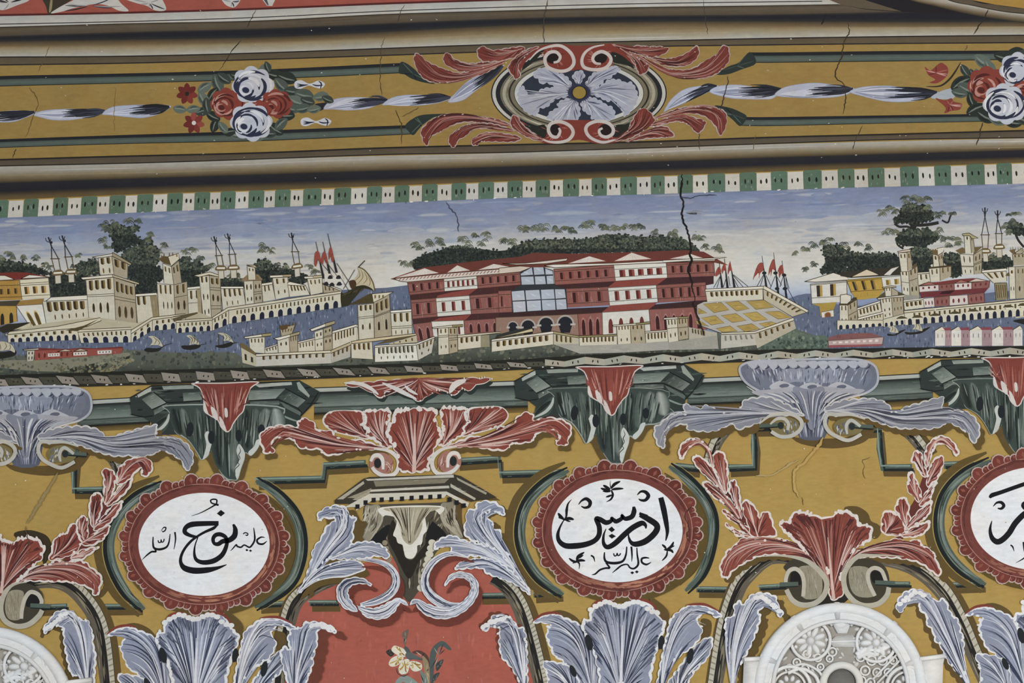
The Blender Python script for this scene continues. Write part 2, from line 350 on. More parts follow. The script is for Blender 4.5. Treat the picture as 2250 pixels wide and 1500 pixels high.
bar('green frame bar along the top of the yellow band right of the oval', np.array([(1646, 115), (1700, 115), (1965, 112), (2200, 111), (2530, 108)]), np.array([(1660, 138), (1700, 138), (1965, 135), (2200, 132), (2530, 129)]),
    np.array([(1574, 163), (1600, 146), (1624, 137), (1648, 114), (1661, 139), (1628, 153), (1600, 163)]))
bar('green frame bar along the bottom of the yellow band right of the oval', np.array([(1640, 257), (1700, 257), (1965, 253), (2250, 249), (2530, 246)]), np.array([(1626, 276), (1700, 277), (1965, 271), (2250, 266), (2530, 262)]),
    np.array([(1570, 232), (1601, 236), (1627, 246), (1641, 257), (1627, 277), (1611, 264), (1594, 250)]))
# ------------------------------------------------------------------ twisted ribbons
def twist(t, o, spine):
    p = t.part('ribbon_turn'); a = p.blob(o, '9095ab'); sp = S(spine)
    p.poly(inset(a, 1.2), 'a5a9bb', False)
    b = resample(a, 90, True)
    for k, (n, r, cs, w) in enumerate(((14, (.8, .97), ['b9bccb', '8388a0'], 3.0), (44, (.5, .95), ['202128', '26272f', '2b2d38', '3a3d4c'], 4.2))):
        for i in range(n):
            T = b[random.randrange(90)]; d0 = np.linalg.norm(b - sp[0], axis=1)
            s0, s1 = sp[0], sp[-1]
            if k == 1:   # dark strokes start at the dark end
                f = U(.25, .62); ax = s0 + (s1 - s0) * f; off_ = (T - (s0 + (s1 - s0) * np.clip(np.dot(T - s0, s1 - s0) / np.dot(s1 - s0, s1 - s0), 0, 1))) * U(.2, .85)
                p.rib(np.array([s0 + (s1 - s0) * .02, s0 + (s1 - s0) * f * .5 + off_ * .8, ax + off_]), w * U(.6, 1.3), random.choice(cs), 'out', k=3)
            else:
                off_ = (T - (s0 + (s1 - s0) * np.clip(np.dot(T - s0, s1 - s0) / np.dot(s1 - s0, s1 - s0), 0, 1))) * U(.1, .8)
                p.rib(np.array([s1 + (s0 - s1) * .05, s1 + (s0 - s1) * .35 + off_, s1 + (s0 - s1) * .75 + off_ * .7]), w, random.choice(cs), 'lens', k=3)
t = Thing('twisted_ribbon', 'blue-grey twisted ribbon running in from the left edge to the rose bouquet', 'ribbon', 'twisted ribbons'); FR('U1')
twist(t, '-520 1030 -380 990 -200 985 20 965 150 957 320 968 220 1022 90 1060 -150 1055 -400 1050', '315 970 -500 1030')
twist(t, '285 992 390 955 600 943 760 950 925 957 800 1010 600 1042 450 1040 340 1015', '920 960 290 992')
twist(t, '885 988 975 925 1180 908 1350 910 1485 918 1400 980 1250 1022 1100 1015 960 1000', '1480 925 890 988')
t = Thing('twisted_ribbon', 'blue-grey twisted ribbon between the rose bouquet and the oval rosette', 'ribbon', 'twisted ribbons'); FR('U2')
p = t.part('ribbon_end'); p.blob('520 905 600 890 650 885 600 945 540 960', '26272f')
twist(t, '595 945 645 880 750 847 920 843 1165 863 1060 912 960 945 800 957 680 948', '1160 866 600 945')
twist(t, '1105 910 1180 850 1300 823 1500 824 1715 840 1600 890 1400 917 1200 908', '1710 842 1110 910')
twist(t, '1675 887 1730 815 1850 700 1980 635 2165 560 2060 670 1900 800 1800 872', '2160 565 1680 885')
t = Thing('twisted_ribbon', 'blue-grey twisted ribbon running from the oval rosette to the right bouquet', 'ribbon', 'twisted ribbons'); FR('U3')
twist(t, '1335 965 1400 860 1500 780 1620 748 1810 740 1700 810 1560 862 1440 905 1370 955', '1805 742 1340 962')
twist(t, '1735 800 1800 748 1960 733 2110 752 2250 785 2370 770 2290 850 2200 862 2050 860 1900 850', '2365 772 1740 798')
FR('U4')
twist(t, '85 822 180 752 400 718 560 728 785 768 680 830 500 850 300 847 180 842', '780 770 90 820')
twist(t, '735 796 850 752 1100 743 1300 788 1515 798 1400 852 1250 882 1050 880 850 835', '1510 800 740 796')
p = t.part('ribbon_end'); p.blob('1440 845 1540 785 1660 765 1640 850 1540 860', '9aa3ad')
# ------------------------------------------------------------------ rose bouquets
def rose(t, cx, cy, r, white):
    p = t.part('white_rose' if white else 'red_rose'); b, l, d = ('b0b2bd', 'c9c8cc', '2b2f45') if white else ('84382d', 'b07c70', '54231f')
    a = scallop(ellpts(cx, cy, r * 1.12, r, .3, 40), r * .75, r * .16); p.poly(a, b)
    for k in range(4):
        rr = r * (.95 - .2 * k)
        for j in range((8 if white else 5) if k < 3 else 4):
            a0 = U(0, 6.28); sp = U(1.0, 1.8); th = np.linspace(a0, a0 + sp, 5); ex = .8 + .1 * k
            P = np.stack([cx - r * .12 * k + rr * 1.05 * np.cos(th), cy + r * .07 * k + rr * ex * np.sin(th)], 1)
            p.rib(P, r * U(.1, .2), jit(d if j % 2 == 0 or (white and j % 4 == 1) else l, .1), 'lens', k=3)
    p.ell(cx - r * .4, cy + r * .25, r * .2, r * .16, .3, d); p.rib(np.stack([cx - r * .4 + r * .3 * np.cos(np.linspace(.5, 5, 8)), cy + r * .25 + r * .24 * np.sin(np.linspace(.5, 5, 8))], 1), r * .1, l, 'lens', k=3)
def gleaf(t, x, y, s, ang, c=None):
    p = t.part('leaf'); c = c or random.choice(['2a302b', '373f3a', '48524b', '5a645a']); s *= 1.3; d = np.array([math.cos(ang), math.sin(ang)]); n = np.array([-d[1], d[0]]); o = np.array([x, y])
    a = p.blob(np.array([o - d * s, o - d * s * .3 + n * s * .55, o + d * s * .5 + n * s * .5, o + d * s, o + d * s * .4 - n * s * .55, o - d * s * .4 - n * s * .5]), c)
    p.rib(np.array([o - d * s * .8, o + n * s * .1, o + d * s * .8]), s * .16, mix(c, '8a988a', .5), 'lens', k=2); p.rib(np.array([o - d * s * .6 + n * s * .25, o + n * s * .35, o + d * s * .5 + n * s * .2]), s * .22, mix(c, '15181a', .5), 'lens', k=2)
def daisy(t, x, y, r, cc='2b2420'):
    p = t.part('red_flower')
    for k in range(7):
        a0 = k * .9 + .2; d = np.array([math.cos(a0), math.sin(a0)]); n = np.array([-d[1], d[0]]); o = np.array([x, y])
        p.blob(np.array([o, o + d * r * .6 + n * r * .28, o + d * r, o + d * r * .6 - n * r * .28]), random.choice(['7d2f28', '8e4036', 'a9786a', '6a2622']), skirt=False)
    p.ell(x, y, r * .2, r * .2, 0, cc, 10)
FR('P')
t = Thing('rose_bouquet', 'bouquet of red and white roses with buds, left of the oval rosette', 'bouquet', 'painted rose bouquets')
for x, y, s, a in ((478, 183, 17, 1.2), (492, 172, 14, .6), (450, 192, 14, 2.6), (468, 207, 14, 2.2), (447, 218, 15, 1.0), (520, 166, 12, .2), (548, 158, 13, -.3), (581, 152, 14, -.6), (603, 164, 16, .2), (630, 171, 18, .3), (618, 187, 16, .8), (588, 147, 10, 1.2),
                   (643, 200, 15, .1), (668, 208, 17, .2), (650, 222, 16, .4), (676, 222, 13, .3), (640, 238, 14, .3), (665, 238, 14, -.2), (690, 240, 12, -.2), (625, 252, 18, .1), (605, 283, 16, .6), (618, 272, 14, 2.4), (590, 292, 14, .1), (565, 300, 12, .3), (520, 296, 12, .1), (505, 290, 12, 2.9), (472, 275, 13, 1.9),
                   (468, 255, 14, .5), (445, 245, 13, 2.9), (425, 240, 12, 3.0), (395, 240, 12, 3.3), (455, 232, 14, 1.4), (490, 280, 12, .9), (705, 212, 14, -.2), (720, 218, 11, .4)): gleaf(t, x, y, s, a)
rose(t, 500, 228, 33, False); rose(t, 556, 188, 40, True); rose(t, 608, 228, 30, False); rose(t, 572, 243, 22, False); rose(t, 552, 268, 40, True)
daisy(t, 411, 206, 24); daisy(t, 426, 270, 24, 'c5c0ba')
for (x, y, a) in ((648, 186, 0), (662, 268, -.05)):
    p = t.part('white_bud'); p.blob(np.array([(x, y - 6), (x + 14, y - 10), (x + 32, y - 2), (x + 52, y - 9), (x + 66, y - 2), (x + 58, y + 8), (x + 44, y + 6), (x + 30, y + 2), (x + 12, y + 9), (x, y + 6)]), 'b9bbc4')
    for k in range(4): p.rib(np.array([(x + 4, y - 3 + 3 * k), (x + 16, y + k), (x + 30, y)]), 1.8, '23283a', 'lens')
    p.rib(np.array([(x + 38, y - 1), (x + 48, y + 2), (x + 62, y + 1)]), 3, '23283a', 'lens'); p.rib(np.array([(x + 52, y - 8), (x + 58, y - 2), (x + 56, y + 10)]), 3, '1f2430', 'lens')
t = Thing('rose_bouquet', 'bouquet of red and white roses cut off by the right edge', 'bouquet', 'painted rose bouquets')
for x, y, s, a in ((2120, 155, 12, 1.0), (2136, 162, 9, 1.2), (2147, 160, 8, 1.2), (2112, 183, 20, 2.6), (2125, 195, 18, .4), (2108, 204, 14, .2), (2160, 135, 18, .6), (2175, 148, 15, 1), (2205, 125, 17, .2), (2230, 118, 18, -.3), (2255, 120, 15, .2), (2135, 220, 14, 1.2), (2145, 240, 18, 2.7), (2165, 255, 18, .5), (2195, 262, 18, .1), (2225, 268, 16, .2), (2250, 262, 16, .3), (2150, 205, 12, .6)): gleaf(t, x, y, s, a)
rose(t, 2172, 188, 40, False); rose(t, 2240, 155, 38, True); rose(t, 2252, 205, 26, False); rose(t, 2208, 228, 42, True)
for o in ('1390 580 1440 610 1500 560 1540 545 1590 590 1580 660 1500 720 1430 715 1480 690 1420 650', '1480 850 1560 870 1620 850 1640 880 1710 900 1690 950 1620 960 1560 980 1570 930'):
    FR('U4'); p = t.part('red_flower'); a = p.blob(o, '84382f'); c = a.mean(0)
    for i in range(7):
        v = a[random.randrange(len(a))]; p.rib(np.array([c, (c + v) / 2 + U(-1, 1), v]), 2.2, random.choice(['b98a80', '5a2422', 'a05a4e']), 'lens', k=2)
FR('U4'); t.part('stem').rib('1400 750 1520 745 1600 690 1660 610 1700 540', 4, '2e2a20', 'lens')
# ------------------------------------------------------------------ oval rosette
FR('P')
t = Thing('oval_rosette', 'oval blue-white acanthus rosette framed by red scrolls on the ceiling band', 'rosette')
cx, cy = 1272, 205
p = t.part('oval_frame')
for rx, ry, c in ((193, 97, '1f2124'), (190.5, 95, 'b0ada6'), (183, 89.5, '24262a'), (173, 84, '6a6250'), (168, 81.5, '9c9683'), (161, 78, '7b725c'), (155, 75, '2a2826'), (151, 73, '6f6752'), (143, 69, '2e2c2a'), (141.5, 68, 'b5b4ae'), (132, 60.5, '2a3140')): p.ell(cx, cy, rx, ry, 0, c, 72)
for i in range(40):
    a0 = U(0, 6.28); th = np.linspace(a0, a0 + U(.1, .3), 4); k = U(.81, .87)
    p.rib(np.stack([cx + 191 * k * np.cos(th), cy + 95 * k * np.sin(th)], 1), 2.5, random.choice(['b1ab98', '5a5342', '8a8270']), 'lens', k=2)
FR('U3')
pet = dict(fill='9b9dab', light='b9bac3', mid='8a8ea0', dark='4b5068', edge='a9abb8')
for o, s in (('690 800 800 735 860 690 950 690 1000 715 1060 715 1105 800 1110 850 1080 930 1000 1010 975 960 905 870 850 880 790 850', '680 800 850 790 1060 850'),
             ('655 740 690 670 740 625 840 600 900 570 960 600 900 650 860 690 830 680 800 725 710 780', '660 760 760 680 930 600'),
             ('540 740 490 660 400 625 330 600 260 590 200 650 250 690 270 730 330 720 440 780 510 790', '540 770 400 690 230 640'),
             ('500 795 400 760 280 770 210 830 160 820 110 740 70 800 80 890 150 980 230 1000 260 940 320 930 400 860 500 840', '500 810 300 830 100 850'),
             ('520 850 450 870 410 900 420 930 350 970 330 1030 460 1045 590 1035 610 950 580 880', '570 860 500 940 440 1030'),
             ('620 880 625 930 650 970 700 1000 720 1035 860 1045 915 1000 890 930 840 910 800 880 700 840', '650 870 740 940 850 1030'),
             ('600 725 560 700 545 650 600 610 640 625 650 660 625 700', '605 740 605 620')):
    leaf(t, o, s, pet, name='petal', n=20, ew=.8, sc=(13, 3.0), w=2.0, veinw=1.6)
p = t.part('rosette_eye'); c = S('603 802')[0]
p.ell(c[0], c[1], 25, 19, 0, '2c3046', 30)
for i in range(40):
    a0 = i * .157 + U(-.05, .05); p.rib(np.array([c + [22 * math.cos(a0), 17 * math.sin(a0)], c + [U(28, 36) * math.cos(a0), U(22, 28) * math.sin(a0)]]), 1.6, '3a3f5c', 'out', k=2)
p.ell(c[0], c[1], 17, 15, 0, '1f2024', 24); p.ell(c[0], c[1], 14.5, 13.5, 0, '8d7530', 24)
p = t.part('scroll_ground'); p.blob('60 690 20 600 100 490 260 400 420 380 590 395 760 388 900 378 1060 420 1130 500 1190 580 1120 600 1020 520 900 470 890 560 800 612 700 617 600 602 520 617 420 619 320 590 290 510 290 450 160 510 100 600', '7c3329')
p.blob('20 1030 120 1130 250 1225 400 1245 600 1210 760 1245 960 1225 1080 1150 1220 1010 1120 1060 960 1130 900 1100 860 1060 760 1042 600 1040 440 1040 350 1068 310 1150 240 1150 120 1060', '7c3329')
p.blob('300 430 260 480 200 540 110 610 120 570 200 480 260 440', '262622', skirt=False); p.blob('900 450 1000 500 1080 590 1000 560 900 540 870 480', '262622', skirt=False)
p.blob('120 1080 200 1100 300 1080 320 1160 280 1200 180 1150', '262622', skirt=False); p.blob('910 1090 1020 1080 1040 1110 960 1180 890 1180', '262622', skirt=False)
for pth, eye in (('170 520 250 440 360 400 450 400 530 460 557 540 515 600 430 617 330 580 305 510 340 458 400 450 437 490 420 530 380 542', (372, 500)), ('820 388 720 410 650 460 625 530 650 585 740 605 830 588 877 530 860 478 800 447 740 470 720 512 745 547 790 552', (785, 500)),
                 ('240 1180 330 1225 430 1232 510 1210 550 1150 520 1090 440 1055 360 1070 335 1122 360 1175 410 1187 437 1140 425 1108', (385, 1125)), ('1000 1190 900 1215 800 1232 700 1192 660 1130 680 1080 760 1050 850 1065 895 1110 890 1160 840 1187 790 1172 775 1130 805 1110', (830, 1125))):
    q = t.part('scroll'); e = S('%g %g' % eye)[0]; q.ell(e[0], e[1], 15, 13, 0, '241a1c', 20)
    for i in range(14):
        a0 = U(0, 6.28); q.rib(np.array([e + [17 * math.cos(a0), 15 * math.sin(a0)], e + [30 * math.cos(a0 + .2), 24 * math.sin(a0 + .2)]]), 1.6, random.choice(['9a5548', '54231f', 'b07468']), 'lens', k=2)
    q.rib(pth, 7.5, 'b9aca6', [.3, .8, 1, 1, 1, 1, .9, .6])
for o, s in (('2160 540 2000 560 1800 630 1660 600 1560 560 1480 520 1430 470 1385 465 1380 540 1430 650 1520 712 1700 718 1850 685 2000 635', '2160 545 1800 665 1560 640 1400 490'),
             ('2230 500 2000 530 1850 545 1730 505 1690 460 1640 470 1635 540 1700 590 1800 625 1950 600 2100 550', '2220 505 1950 575 1750 560 1660 480'),
             ('2330 400 2200 412 2060 432 1985 398 1930 425 1930 490 1980 535 2100 535 2250 500 2330 450', '2320 420 2100 480 1960 430'),
             ('2260 1095 2100 1030 1900 1000 1700 982 1560 1020 1470 1085 1435 1140 1450 1210 1480 1262 1512 1250 1515 1195 1600 1150 1700 1095 1850 1060 2050 1080', '2250 1095 1900 1025 1620 1060 1480 1240'),
             ('2260 1135 2050 1065 1850 1075 1740 1130 1675 1200 1700 1272 1745 1270 1765 1220 1840 1175 1900 1120 2060 1120', '2250 1135 1950 1090 1780 1150 1710 1260'),
             ('2300 1180 2050 1140 1930 1172 1875 1220 1890 1262 1935 1260 1970 1230 2250 1235', '2290 1200 2050 1180 1900 1245')):
    FR('U2'); leaf(t, o, s, 'redtop', name='acanthus_leaf', n=22, ew=1.8, sc=(20, 1.1), w=2.4, veinw=2)
for o, s in (('1100 440 1250 550 1400 595 1560 595 1700 520 1800 460 1825 410 1865 388 1905 425 1905 520 1860 585 1780 650 1650 685 1450 662 1300 605 1180 520', '1130 490 1400 635 1700 600 1870 430'),
             ('1180 480 1350 505 1480 480 1570 430 1612 392 1645 420 1635 490 1560 560 1450 582 1300 560', '1200 500 1450 530 1620 420'),
             ('880 380 1020 410 1100 390 1200 400 1290 398 1350 408 1385 425 1340 470 1220 500 1100 470 1000 440', '900 390 1150 440 1370 425'),
             ('950 410 1080 480 1185 540 1208 590 1165 645 1115 645 1085 570 1020 480', '960 420 1100 520 1150 630'),
             ('1240 1030 1400 955 1560 918 1720 928 1860 955 1885 1050 1855 1150 1815 1175 1780 1100 1700 1020 1560 985 1400 1005', '1240 1030 1600 950 1800 1010 1825 1160'),
             ('1200 1095 1380 1010 1530 998 1620 1018 1705 1060 1655 1150 1600 1145 1560 1090 1450 1055 1320 1085', '1210 1090 1480 1025 1640 1130'),
             ('1000 1230 1100 1180 1250 1100 1350 1088 1400 1130 1435 1180 1350 1195 1200 1205', '1020 1225 1250 1140 1420 1175'),
             ('900 1222 1010 1150 1040 1080 1080 1000 1140 935 1200 955 1250 1010 1255 1060 1150 1140 1050 1200', '910 1220 1110 1090 1160 950'),
             ('260 405 140 490 70 580 100 640 60 692 15 650 -20 580 60 480 160 420', '250 410 80 520 40 680'),
             ('300 1215 180 1130 100 1060 75 1010 30 992 5 1040 10 1100 100 1165 200 1212', '290 1210 120 1130 40 1010')):
    FR('U3'); leaf(t, o, s, 'redtop', name='acanthus_leaf', n=22, ew=1.8, sc=(20, 1.1), w=2.4, veinw=2)
# ================================================================== frieze: sky, sea, land
ZONE = 'w'; FR('P')
MB = np.array([(-280, 489), (0, 477.6), (400, 462), (780, 447.5), (1100, 434.5), (1460, 425), (1860, 411.5), (2250, 402.6), (2530, 396)])
RT = np.array([(-280, 845), (0, 831), (300, 822), (450, 817), (880, 806), (1150, 796), (1310, 786), (1740, 774), (1800, 773), (2250, 767), (2530, 763)])
def atx(r, x): return np.interp(x, r[:, 0], r[:, 1])
XF = np.linspace(-280, 2530, 16)
def lev(d): return np.stack([XF, atx(MB, XF) + d], 1)
t = Thing('painted_sky', 'hazy painted sky, blue above fading to cream, behind the city', 'sky', kind='thing'); p = t.part('sky')
p.loft([lev(-4), lev(12), lev(38), lev(62), lev(82), lev(105), lev(140), lev(185), lev(215), lev(245), lev(350)], ['6f7b98', '7783a3', '7e89a8', '9099ae', 'a6a8ae', 'b8b6b2', 'c4c1b9', 'c9c7c0', 'b3bac6', '8290b0', '6a789c'], n=120)
burst(lev(0)); burst(); burst(np.vstack([lev(0), lev(160)]), .00033)
for q in range(520):
    x = U(-150, 2350); d = U(2, 150) ; y = atx(MB, x) + d; L = U(15, 90); sl = -.033
    base = [(0, '7783a3'), (38, '7e89a8'), (62, '9099ae'), (90, 'abacb0'), (125, 'c0beb7')]
    c = mix(*[b[1] for b in (base[max(i for i in range(5) if base[i][0] <= d)], base[min(4, max(i for i in range(5) if base[i][0] <= d) + 1)])], .5)
    c0 = c; c = mix(c, random.choice(['6678a0', '9aa3bb', 'cfccc5', '868aa2', 'b5aca8', '5f6f98']), U(.15, .5)); L *= 1.5
    p.rib(np.array([(x, y), (x + L / 2, y + sl * L / 2 + U(-2, 2)), (x + L, y + sl * L)]), U(5, 14), c, 'lens', soft=c0, k=2)
burst()
def foliage(p, outline, n, cols, r=(2, 5), top=None, k=4):
    a = crom(S(outline), k, True); x0, y0 = a.min(0); x1, y1 = a.max(0); i = 0; burst(a, .00025)
    while i < n:
        c = (U(x0, x1), U(y0, y1))
        if not inside(c, a): continue
        i += 1; v = (c[1] - y0) / (y1 - y0 + 1e-6); rr = U(*r)
        cc = random.choice(cols[0] if (top and v < top and R() < .8) else cols[1])
        p.ell(c[0], c[1], rr * U(.7, 1.5), rr, U(0, 3), jit(cc, .25), 7)
    burst(); return a
DG = (['50584a', '5e6450', '454e44', '3a433b'], ['252b29', '2b322f', '333b35', '202527', '3a4239'])
def sprig(p, x, y, s, c=None, lean=0):
    s *= 1.25
    for k in range(random.randint(5, 7)):
        yy = y + U(-.2, .9) * s; xx = x + U(-.6, .6) * s; w = s * U(.45, .8); cc = c or random.choice(['5a6150', '666b52', '4b5347', '6f7358', '3c453e'])
        p.rib(np.array([(xx - w, yy + w * .75), (xx - w * .6, yy + w * .1), (xx, yy - w * .15), (xx + w * .6, yy + w * .1), (xx + w, yy + w * .75)]), 2.0, jit(cc, .15), 'lens', k=2)
        p.rib(np.array([(xx - w * .7, yy + w * .8), (xx - w * .3, yy + w * .3), (xx + w * .1, yy + w * .25), (xx + w * .6, yy + w * .7)]), 1.6, jit(cc, .2), 'lens', k=2)
def tree(label, masses, sprigs, trunk=None, dens=.075, cat='tree', dark=None):
    t = Thing('painted_tree', label, cat)
    if trunk:
        q = t.part('trunk')
        for pth, w in trunk: q.rib(pth, w, '2b2c2a', 'flat')
    p = t.part('foliage')
    for m in masses:
        a = crom(S(m), 3, True); p.poly(a, dark or '2a302d'); b = np.vstack([a + U(0, 1)])
        burst(np.vstack([a - 6, a + 6]))
        for v in resample(a, int(len(a) * 2.2), True): p.ell(v[0] + U(-3, 3), v[1] + U(-3, 3), U(2, 5), U(2, 4), U(0, 3), jit(random.choice(['30372f', '3a4238', '2a302d', '444c40']), .2), 7)
        burst(); foliage(p, m, int(abs(area2(a)) * dens * 2.2), DG, (1.0, 2.8), .4)
    q = t.part('fronds')
    pts = S(' '.join('%g %g' % (s[0], s[1]) for s in sprigs)) if sprigs else []
    for s, c in zip(sprigs, pts): sprig(q, c[0], c[1], K(s[2]), lean=s[3] if len(s) > 3 else 0)
# sea and land -----------------------------------------------------
def water(label, outline, n, top='7f8fb8', name='painted_water'):
    t = Thing(name, label, 'water', kind='thing'); p = t.part('water'); a = p.poly(crom(S(outline), 3, True), '5c667f'); x0, y0 = a.min(0); x1, y1 = a.max(0); i = 0; burst(a, .00025)
    while i < n:
        c = (U(x0, x1), U(y0, y1)); L = U(6, 20)
        if not (inside(c, a) and inside((c[0], c[1] + L), a)): i += .2; continue
        i += 1; v = (c[1] - y0) / (y1 - y0)
        p.rib(np.array([c, (c[0], c[1] + L)]), U(2.4, 6), jit(random.choice(['8b93aa', '757e98', '4e5870', '2c3444', '666f8a', '9ca3b5', '242a38']), .15), 'lens', soft='5c667f', k=2)
    burst(); return t
FR('P')
water('blue painted water in front of the left harbour walls', '-200 700 100 715 300 690 500 680 620 655 700 640 770 636 850 632 915 630 915 690 800 740 700 760 560 780 400 785 200 780 -200 790', 1500)
water('blue painted water below the right harbour wall', '1690 690 1735 655 1785 645 1812 665 1960 670 2300 640 2300 775 2000 775 1780 775 1700 700', 1000)
t = Thing('painted_ground', 'dark green and grey painted shore along the foot of the city', 'ground', kind='thing'); p = t.part('ground')
gt = np.array([(-280, 775), (0, 782), (150, 776), (270, 768), (400, 775), (520, 775), (560, 800), (760, 788), (900, 765), (935, 742), (1100, 732), (1300, 735), (1690, 735), (1740, 722), (1800, 742), (1830, 770), (2000, 775), (2250, 768), (2530, 768)])
gb = np.stack([gt[:, 0], atx(RT, gt[:, 0]) + 8], 1)
p.loft([gt, gt * .5 + gb * .5, gb], ['5b5f55', '4f554c', '23261f'], n=140, k=3)
ga = np.vstack([gt, gb[::-1]])
foliage(p, ga, 1700, (['646859', '5b6355', '6b6c5a'], ['434a41', '3a403a', '4c5347', '5d5e4c', '525a4b']), (1.5, 4.6), .4, k=1)
for pts, c in (('0 960 500 945 900 910 1500 860 1600 880 1400 960 1000 1060 600 1090 0 1040', '7d7a66'), ('850 1060 1200 980 1600 900 1560 940 1200 1060 1000 1110', '2c2f26'), ('1230 1090 1400 990 1590 930 1620 960 1450 1040 1300 1110', '857a48')):
    FR('A2'); p.blob(pts, c, skirt=False); foliage(p, pts, 90, (['7d7962', '6b6f5c'], ['605f4c', '7b7558', '525446']), (1.5, 4), .5)
FR('B4'); p.blob('1150 1030 1300 930 1500 850 1620 800 1760 870 1980 880 1980 1040 1500 1040', '56665a'); foliage(p, '1150 1030 1300 930 1500 850 1620 800 1760 870 1980 880 1980 1040 1500 1040', 130, (['6d7a68', '5b6b5c'], ['4a594e', '65735f', '3c4a42']), (1.5, 4), .5)
# ================================================================== trees behind the city
FR('A1')
tree('low palm grove at the left edge behind the yellow house', ['-40 860 60 850 150 870 300 880 450 930 600 990 640 1020 300 1010 -40 1010'], [(20, 790, 40), (110, 730, 45), (180, 800, 40), (290, 790, 40), (440, 790, 42), (540, 880, 36), (610, 910, 36)])
tree('dark tree thicket beneath the left pair of masts', ['600 1060 760 1020 940 1040 940 900 1060 860 1180 850 1220 1000 1060 1040 1070 1270 800 1280 620 1290'], [(960, 760, 40), (900, 900, 30)])
tree('tall dark umbrella tree left, beside the highest turret', ['1340 430 1420 400 1560 450 1680 420 1680 470 1620 520 1740 600 1830 560 1840 620 1650 640 1520 700 1440 740 1380 680 1400 600 1360 560'], [(1270, 370, 48), (1400, 360, 45), (1560, 330, 55), (1690, 335, 40), (1300, 450, 45), (1260, 570, 50), (1310, 640, 42), (1830, 490, 45), (1790, 560, 45)])
tree('bushy round tree between the highest turret and the crowned tower', ['1500 800 1560 720 1680 670 1850 660 1920 720 1930 850 1880 920 1960 950 1980 1060 1900 1120 1920 1230 1660 1240 1690 1120 1560 1060 1560 930 1620 880 1520 840'], [(2010, 640, 42), (1950, 720, 42), (1600, 720, 40), (1860, 680, 40)])
FR('A3')
tree('palm clump right of the left crowned tower', ['90 840 180 810 230 880 300 820 350 900 440 940 330 1000 330 1160 170 1170 100 1050'], [(150, 710, 45), (240, 700, 45), (340, 790, 42), (460, 890, 42), (190, 800, 40)])
tree('small bush row below the middle pair of masts', ['590 1090 680 1060 820 1070 860 1160 600 1160'], [(690, 1000, 32), (790, 1010, 32)])
tree('palms between the hip-roofed tower and the single mast', ['1010 900 1060 850 1180 850 1200 920 1350 940 1480 1000 1600 1020 1620 1110 1430 1120 1440 1030 1190 1030 1200 1100 1090 1110 1000 1010'], [(1110, 640, 55), (1200, 700, 45), (1090, 690, 40), (1280, 870, 38), (1380, 890, 38), (1660, 900, 42), (1740, 960, 42)])
FR('P')
tree('long dark hedge of trees above the red palace roof', ['905 580 930 560 960 552 1000 540 1060 548 1110 550 1160 530 1220 526 1290 525 1340 515 1400 520 1470 520 1510 530 1540 556 1500 560 1400 553 1300 556 1180 560 1080 575 1000 590 920 592'],
     [(912, 534, 8), (925, 540, 8), (885, 572, 8), (900, 575, 9), (945, 528, 9), (965, 522, 9), (972, 530, 8), (1015, 520, 9), (1030, 530, 9), (1045, 512, 8), (1068, 510, 9), (1060, 528, 9), (1110, 522, 9), (1125, 527, 9), (1150, 498, 9), (1160, 498, 9), (1178, 494, 10), (1195, 494, 10), (1225, 498, 9), (1242, 496, 9), (1258, 502, 8), (1284, 490, 9), (1300, 487, 9), (1322, 495, 8), (1332, 493, 8), (1352, 496, 9), (1368, 494, 9), (1392, 496, 8), (1408, 492, 8), (1440, 506, 8), (1478, 506, 9), (1482, 512, 9), (1525, 514, 9), (1540, 518, 8), (1552, 538, 9), (1575, 538, 9), (1583, 545, 8)])
FR('B3')
tree('grey-green palm grove left of the right umbrella tree', ['1930 820 2000 780 2120 770 2222 830 2400 880 2700 870 2880 930 2890 1060 2500 1100 2300 1110 2060 1110 1900 1100 1980 960'], [(1600, 830, 48), (1720, 790, 48), (1820, 740, 48), (1930, 700, 48), (2020, 690, 52), (1830, 970, 45), (1720, 1040, 40), (2210, 740, 50), (2380, 710, 50), (2480, 770, 45)])
FR('B5')
tree('tall dark umbrella tree right, with a bare branch reaching right', ['740 360 860 330 980 350 1060 400 1100 450 1080 520 980 530 860 560 740 540 650 540 640 500 720 460', '720 680 800 640 930 650 1040 640 1150 700 1160 760 1080 800 940 830 780 830 690 800 680 740', '830 880 1000 860 1100 900 1110 1000 1060 1100 1060 1160 920 1150 900 1060 850 1000'],
     [(560, 350, 55), (480, 410, 60), (640, 380, 50), (770, 240, 55), (880, 230, 55), (1040, 200, 55), (960, 250, 50), (1040, 330, 50), (1130, 430, 50), (1220, 420, 40), (1340, 430, 45), (560, 620, 55), (640, 640, 50), (1180, 620, 50), (1120, 650, 45)],
     [('850 840 860 700 870 600 900 560', 14), ('900 580 980 580 1080 570 1180 550', 7), ('1220 520 1290 550 1320 480 1340 440', 4), ('640 560 700 600 800 600 860 640', 5), ('660 740 680 820 750 870', 4)])
tree('palm clump between the two right crowned towers', ['1240 960 1320 930 1420 950 1450 1050 1450 1180 1330 1190 1330 1080 1250 1020'], [(1240, 720, 48), (1320, 700, 48), (1400, 740, 45), (1300, 800, 45), (1420, 790, 40)])
tree('bush between the right masts and the edge', ['1710 1020 1800 980 1880 960 1990 960 2070 1020 2070 1080 1860 1110 1710 1110'], [(1840, 930, 40)])
tree('leaning palm at the right edge beside the last mast', ['2030 600 2090 540 2222 600 2300 640 2222 700 2040 640'], [(2060, 430, 50), (2140, 430, 50), (2080, 510, 45), (2000, 560, 45), (2030, 640, 40)], [('2110 660 2150 760 2222 850', 5)])
